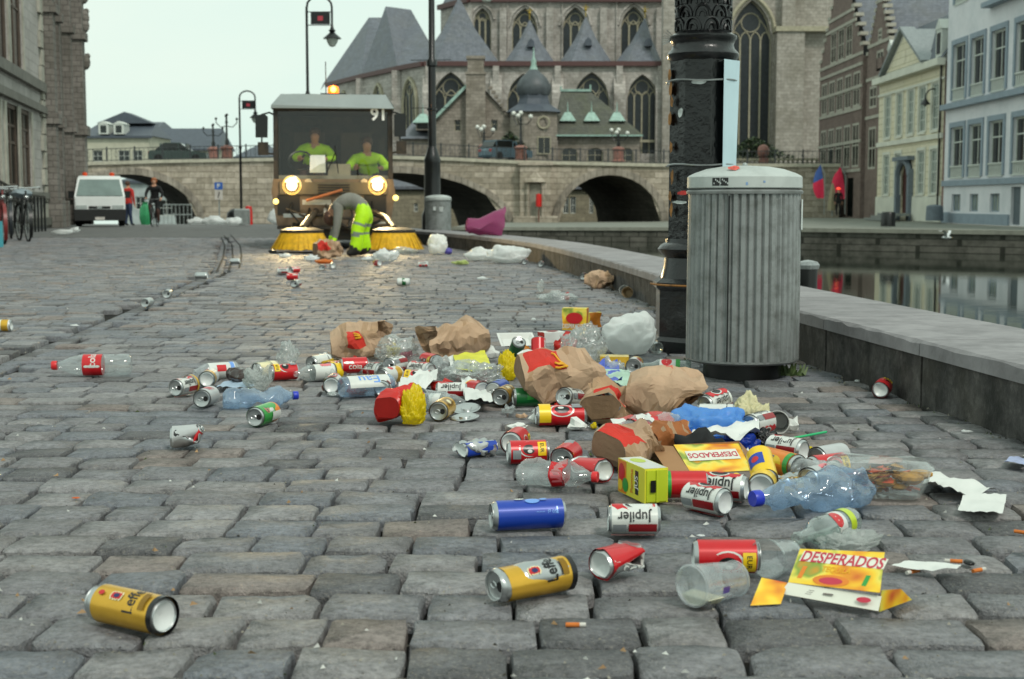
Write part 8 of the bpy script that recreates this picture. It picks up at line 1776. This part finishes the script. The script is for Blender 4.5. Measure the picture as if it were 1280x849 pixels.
# ---- cartons
def card(k, c, c2=None):
    return mat('card_' + k, c, .45, var=.1, vs=12)
def blot_mat(name, stops, scale=9):
    if name in MATS: return MATS[name]
    m, n, o = _base(name); p = n.nodes.new('ShaderNodeBsdfPrincipled'); n.links.new(p.outputs[0], o.inputs[0]); p.inputs['Roughness'].default_value = .4
    n.links.new(_ramp(n, _noise(n, _coords(n), scale, 2), stops), p.inputs['Base Color']); MATS[name] = m; return m
DESP = blot_mat('card_sunset', [(.3, hx('c8541c')), (.42, hx('e9a41c')), (.5, hx('f0c62c')), (.58, hx('e6d457')), (.66, hx('7f9a3a')), (.75, hx('d98a1c'))], 11)
PINKT = mat('print_crimson', 'bb2f45', .5, var=.05); CREAMC = mat('card_cream', 'dcdccf', .5, var=.05); INNER = mat('card_inner', '9a7450', .8, var=.12); GREYB = mat('card_greyband', '6d6660', .55, var=.15, vs=15)
PRINTS = [DESP, CREAMC, PINKT, INNER, GREYB, KGOLD, CM[CI['green']], CM[CI['orange']], CM[CI['black']], CM[CI['yellow']], CM[CI['lime']], CM[CI['red']], CM[CI['white']]]
def panel_text(mb, s_, w_, o, ex, ey, m, off=.0009, stretch=1.4, bold=.02):
    n = ex.cross(ey).normalized(); vs, fs, h = text2d(s_, bold); mb.add([o + ex * x * w_ + ey * y * w_ * stretch + n * off for x, y in vs], fs, m)
def panel_ell(mb, o, ex, ey, rx, ry, m, off=.0006, n=16):
    nn = ex.cross(ey).normalized(); mb.add([o + ex * rx * math.cos(2 * math.pi * i / n) + ey * ry * math.sin(2 * math.pi * i / n) + nn * off for i in range(n)], [tuple(range(n))], m)
def panel_rect(mb, o, ex, ey, w_, h, m, off=.0004): nn = ex.cross(ey).normalized(); mb.add([o + ex * a * w_ / 2 + ey * b * h / 2 + nn * off for a, b in ((-1, -1), (1, -1), (1, 1), (-1, 1))], [(0, 1, 2, 3)], m)
def plate(mb, q, m, back=3, th=.0012):
    """thin card: four corners, printed face and plain back"""
    n = (q[1] - q[0]).cross(q[3] - q[0]).normalized(); q = list(q); q[2] = q[2] - n * (q[2] - q[0]).dot(n); r = [p - n * th for p in q]; mb.add(q + r, [(0, 1, 2, 3), (7, 6, 5, 4), (0, 4, 5, 1), (1, 5, 6, 2), (2, 6, 7, 3), (3, 7, 4, 0)], [m, back, back, back, back, back])
# flattened box in front: tilted panel, white lower panel, side flaps
A0, A1 = G(975, 742, .012), G(1098, 764, .012)
B0, B1 = at(1000, 686, A0.y + .085), at(1108, 697, A1.y + .11)
C0, C1 = at(985, 728, A0.y + .012), at(1100, 741, A1.y + .015)
org0 = Vector(((A0.x + A1.x) / 2, (A0.y + A1.y) / 2, 0)); t = thing('beer_carton', 'torn flattened yellow orange beer carton with large lettering lowest in the heap', 'carton', tuple(org0))
def lo_(p): return p - org0
_n = (C1 - C0).cross(B0 - C0).normalized(); B1 = B1 - _n * (B1 - C0).dot(_n)
m = MB(); plate(m, [lo_(C0), lo_(C1), lo_(B1), lo_(B0)], 0); pan = m.build('front_panel', PRINTS, t)
ex = (lo_(C1) - lo_(C0)).normalized(); ey = (lo_(B0) - lo_(C0)); ey = (ey - ex * ey.dot(ex)).normalized(); ctr = (lo_(C0) + lo_(C1) + lo_(B0) + lo_(B1)) / 4; hgt = (lo_(B0) - lo_(C0)).length; wid = (lo_(C1) - lo_(C0)).length
m = MB(); o1 = ctr + ey * hgt * .26; panel_rect(m, o1 + ex * .002, ex, ey, wid * .93, hgt * .3, 1); panel_text(m, 'DESPERADOS', wid * .9, o1 + ex * .002, ex, ey, 2, stretch=1.5); panel_ell(m, ctr - ey * hgt * .36, ex, ey, wid * .2, hgt * .16, 7); panel_ell(m, ctr - ey * hgt * .37, ex, ey, wid * .13, hgt * .1, 2, .0009)
panel_rect(m, ctr - ex * wid * .35 - ey * hgt * .2, ex, ey, wid * .05, hgt * .35, 7); panel_rect(m, ctr + ex * wid * .36 - ey * hgt * .25, ex, ey, wid * .05, hgt * .3, 6); panel_text(m, 'TEQUILA', wid * .32, ctr - ey * hgt * .06, ex, ey, 5); m.build('lettering', PRINTS, pan)
m = MB(); plate(m, [lo_(A0), lo_(A1), lo_(C1) + Vector((0, -.001, 0)), lo_(C0) + Vector((0, -.001, 0))], 1); w1 = m.build('white_panel', PRINTS, t)
m = MB(); ey2 = (lo_(C0) - lo_(A0)); ey2 = (ey2 - ex * ey2.dot(ex)).normalized(); c2_ = (lo_(A0) + lo_(A1) + lo_(C0) + lo_(C1)) / 4; panel_ell(m, c2_ + ex * wid * .36 - ey2 * .003, ex, ey2, .014, .006, 2); panel_rect(m, c2_ - ex * .005, ex, ey2, .02, .004, 4)
for i in range(3): panel_rect(m, c2_ - ex * (.06 - .002 * i) + ey2 * .004 * (i - 1), ex, ey2, .045, .001, 4)
m.build('print', PRINTS, w1)
f0 = [G(938, 757, .004), G(976, 755, .004), at(985, 728, A0.y + .02), at(952, 722, A0.y + .03)]; m = MB(); plate(m, [lo_(x) for x in f0], 0); m.build('side_flap', PRINTS, t)
f1 = [G(1099, 765, .004), G(1140, 750, .004), at(1141, 741, A1.y + .05), at(1102, 738, A1.y + .02)]; m = MB(); plate(m, [lo_(x) for x in f1], 0); m.build('side_flap', PRINTS, t)
# open six pack box, lettering upside down to the viewer
yb = G(850, 600).y; q0, q1, q2, q3 = at(864, 592, yb), at(940, 588, yb + .02), at(924, 552, yb + .17), at(842, 556, yb + .16)
org0 = Vector((q0.x, q0.y, 0)); t = thing('beer_carton', 'open yellow orange beer carton with upside down lettering on top of cans', 'carton', tuple(org0)); m = MB(); Q = [lo_(x) for x in (q0, q1, q2, q3)]; plate(m, Q, 0); pan = m.build('top_panel', PRINTS, t)
ex = (Q[1] - Q[0]).normalized(); ey = (Q[3] - Q[0]); ey = (ey - ex * ey.dot(ex)).normalized(); ctr = sum(Q, Vector()) / 4; wid = (Q[1] - Q[0]).length; hgt = (Q[3] - Q[0]).dot(ey)
m = MB(); panel_rect(m, ctr + ey * hgt * .08, -ex, -ey, wid * .86, hgt * .34, 1); panel_text(m, 'DESPERADOS', wid * .82, ctr + ey * hgt * .08, -ex, -ey, 2, stretch=1.7); m.build('lettering', PRINTS, pan)
e0, e1 = at(868, 600, yb - .012), at(938, 597, yb + .008); m = MB(); plate(m, [lo_(e0), lo_(e1), Q[1], Q[0]], 4)
sl = m.build('front_strip', PRINTS, t); m = MB(); exx = (lo_(e1) - lo_(e0)).normalized(); eyy = (Q[0] - lo_(e0)).normalized(); c3_ = (lo_(e0) + lo_(e1) + Q[0] + Q[1]) / 4
for i in (-1, 0, 1): panel_ell(m, c3_ + exx * i * .04 , exx, eyy, .009, .006, 9)
m.build('round_print', PRINTS, sl)
m = MB(); g0, g1 = at(805, 567, yb + .06), at(812, 556, yb + .17); g2 = at(836, 592, yb + .0); plate(m, [lo_(g2), Q[0], Q[3], lo_(g1)], 3); m.build('inner_flap', PRINTS, t); m = MB(); plate(m, [Q[1], Q[1] + Vector((.04, .05, -.03)), Q[2] + Vector((.05, .0, -.03)), Q[2]], 3); m.build('inner_flap', PRINTS, t)
m = MB(); plate(m, [Q[3] + Vector((0, .01, -.1)), Q[2] + Vector((0, .01, -.1)), Q[2], Q[3]], 3); m.build('back_panel', PRINTS, t)
# small standing carton far back and flat gold carton
def box_carton(label, px, py, W, D, Hh, rz, mats_, front=(), rot=None, z=0, name='carton', cat='carton', crum=.004, top=None):
    p = G(px, py); t = thing(name, label, cat, (p.x, p.y, z), 0, None, rot=rot or (0, 0, rad(rz))); m = MB(); n = 6
    def fv(v): return v + Vector((noise.noise(v * 18), noise.noise(v * 18 + Vector((4, 0, 0))), .5 * noise.noise(v * 20))) * crum
    w_, d = W / 2, D / 2
    faces = [(Vector((-w_, -d, 0)), Vector((W, 0, 0)), Vector((0, 0, Hh)), 0), (Vector((w_, -d, 0)), Vector((0, D, 0)), Vector((0, 0, Hh)), 1), (Vector((w_, d, 0)), Vector((-W, 0, 0)), Vector((0, 0, Hh)), 0), (Vector((-w_, d, 0)), Vector((0, -D, 0)), Vector((0, 0, Hh)), 1), (Vector((-w_, -d, Hh)), Vector((W, 0, 0)), Vector((0, D, 0)), 2)]
    for o, a, b, k in faces: m.sheet(lambda u, v: fv(o + a * u + b * v), n, n, k, False)
    bo = m.build('carton_body', mats_, t, angle=None)
    if front:
        g = MB()
        for it in front:
            fo_, fa, fb = {'f': (faces[0][0], faces[0][1], faces[0][2]), 'r': faces[1][:3], 't': faces[4][:3], 'l': faces[3][:3]}[it[0]]
            ea, eb = fa.normalized(), fb.normalized(); o = fo_ + fa * it[2] + fb * it[3]; o = fv(o)
            off = .0012 + crum * .6
            if it[1] == 'e': panel_ell(g, o, ea, eb, it[4], it[5], it[6], off)
            elif it[1] == 'r': panel_rect(g, o, ea, eb, it[4], it[5], it[6], off)
            else: panel_text(g, it[1], it[4], o, ea, eb, it[6], off + .0006, stretch=it[5])
        g.build('print', PRINTS, bo)
    return t
box_carton('small orange beer carton standing at the pile back before the white bag', 719, 426, .13, .08, .115, -10, [DESP, mat('card_orange', 'd07a1c', .5, var=.3, vs=20), DESP], [('f', 'e', .5, .55, .045, .03, 11), ('f', 'DESPERADOS', .5, .2, .12, 1.6, 1)], z=.06)
box_carton('torn orange carton flap behind the small standing carton', 742, 420, .07, .05, .08, 15, [mat('card_orange', 'd07a1c'), DESP, DESP], z=.05, crum=.014)
box_carton('gold carton lying under the white plastic bag', 768, 460, .13, .09, .045, -4, [mat('card_gold', 'd5aa2f', .4, var=.2, vs=16), mat('card_gold', 'd5aa2f'), mat('card_palegold', 'e0c873', .4, var=.15)], z=.01)
box_carton('red and yellow food box behind the clear crumpled bag', 690, 440, .12, .09, .05, 20, [WPAP, MREDP, WPAP], [('t', 'e', .5, .5, .03, .02, 11)], z=.05)
# juice carton lying, pointing at the viewer
a, b = G(776, 606), G(822, 628); 
p = G(803, 622); d = (G(838, 628) - G(778, 600)); yaw = math.atan2(d.y, d.x)
t = thing('juice_carton', 'yellow green fruit juice carton lying before the open orange box', 'juice carton', (p.x, p.y, .003), yaw + math.pi)
Lc, Wc, Hc = .165, .062, .085; m = MB(); JY = mat('juice_yellow', 'd9d23a', .4, var=.06); JG = mat('juice_lime', 'b9c72a', .4, var=.06); JT = mat('juice_pale', 'd5d9a8', .4, var=.06)
m.box(-Lc / 2, -Wc / 2, 0, Lc / 2, Wc / 2, Hc); bo = m.build('carton_body', JY, t); 
m = MB(); X, Y, Z = Vector((1, 0, 0)), Vector((0, 1, 0)), Vector((0, 0, 1))
m2 = MB(); m2.box(-Lc / 2 - .004, -Wc / 2 + .004, .004, -Lc / 2 - .0001, Wc / 2 - .004, Hc - .004); m2.box(-Lc / 2 - .008, -.003, .003, -Lc / 2 - .0041, .003, Hc - .003); m2.build('end_fold', JG, t)
for sgn, oy in ((1, Wc / 2), (-1, -Wc / 2)):
    e1_ = -X * sgn if sgn > 0 else X; c_ = Vector((0, oy, Hc / 2))
    panel_rect(m, c_ + X * .055, e1_, Z, .05, Hc * .96, 7); panel_ell(m, c_ + X * .058 + Z * .01, e1_, Z, .02, .024, 11, .0009); panel_ell(m, c_ + X * .035 - Z * .018, e1_, Z, .018, .018, 6, .0011); panel_ell(m, c_ + X * .066 - Z * .022, e1_, Z, .014, .014, 9, .0013)
    panel_rect(m, c_ - X * .035, e1_, Z, .02, Hc * .7, 8); panel_text(m, 'JUS', .035, c_ - X * .035, Z, -e1_, 1, .0012, 1.2); panel_text(m, 'Pomme', .06, c_ - X * .005, Z, -e1_, 7, .0012, 1)
panel_rect(m, Vector((-Lc / 2 - .0045, .012, Hc / 2)), -Y, Z, .014, .03, 8, .004); panel_rect(m, Vector((0, 0, Hc)), X, Y, Lc * .96, Wc * .94, 12); panel_ell(m, Vector((.03, 0, Hc)), X, Y, .03, .018, 10, .0008)
m.build('print', PRINTS, bo)
# ---- straw, cigarette ends, leaf
a, b = G(985, 549, .02), G(1033, 540, .03); t = thing('drinking_straw', 'green drinking straw right of the pile above the upper right can', 'straw', tuple(a)); m = MB(); m.tube([(0, 0, 0), b - a], .0038, 8, cap=False); m.build('tube', mat('green_straw', '26b070', .4, var=.05), t)
FIL = mat('cigarette_filter', 'c9702c', .8, var=.2, vs=60); CPAP = mat('cigarette_paper', 'c5c2ba', .8, var=.2); ASH = mat('ash', '4a4744', .9)
def butt(label, a, b, k=.55):
    A_, B_ = G(*a, .005), G(*b, .005); d = (B_ - A_).normalized(); t = thing('cigarette_end', label, 'cigarette end', tuple(A_), 0, 'cigarette ends'); m = MB(); m.tube([(0, 0, 0), d * .024], .0042, 8); m.build('filter', FIL, t); m = MB(); m.tube([d * .0241, d * (.024 + .02 * k)], .004, 8); m.build('paper', CPAP, t)
butt('cigarette end lying on the torn white wrapper', (1148, 713), (1130, 717)); butt('cigarette end right of the torn white wrapper', (1203, 702), (1185, 701)); butt('cigarette end beside a black scrap furthest right', (1216, 714), (1232, 711)); butt('cigarette end near the bottom of the street below the gold can', (707, 781), (722, 781)); butt('cigarette end at the right photo edge below the folded napkin', (1268, 664), (1275, 665)); butt('cigarette end left of the blue crushed can', (572, 565), (582, 566))
soft('black scrap between two cigarette ends', 1211, 707, .02, .03, .012, plastic('black_plastic_film', '0c0c0d'), seed=60, amp=.3, sub=2, name='black_scrap', cat='scrap')
soft('orange peel scrap alone on the left street', 95, 624, .022, .012, .006, plastic('orange_peel', 'e2691c', .0), seed=61, amp=.3, sub=2, name='peel_scrap', cat='scrap')
# small weeds at the bin foot
p = G(985, 469); t = thing('weed', 'small green weed growing at the litter bin foot by the wall', 'plant', tuple(p)); m = MB(); rn = random.Random(9)
for i in range(60):
    a = rn.uniform(0, 6.28); r = rn.uniform(.0, .045); h_ = rn.uniform(.01, .05); c = Vector((r * math.cos(a) * 1.6, r * math.sin(a), 0)); s_ = .008; e_ = c + Vector((rn.uniform(-.02, .02), rn.uniform(-.02, .02), h_)); m.add([c + Vector((-s_, 0, 0)), c + Vector((s_, 0, 0)), e_ + Vector((s_ * .4, 0, 0)), e_ - Vector((s_ * .4, 0, 0))], [(0, 1, 2, 3)])
tag(m.build('leaves', mat('weed_green', '55683a', .6, var=.3, vs=30), t), kind='stuff')
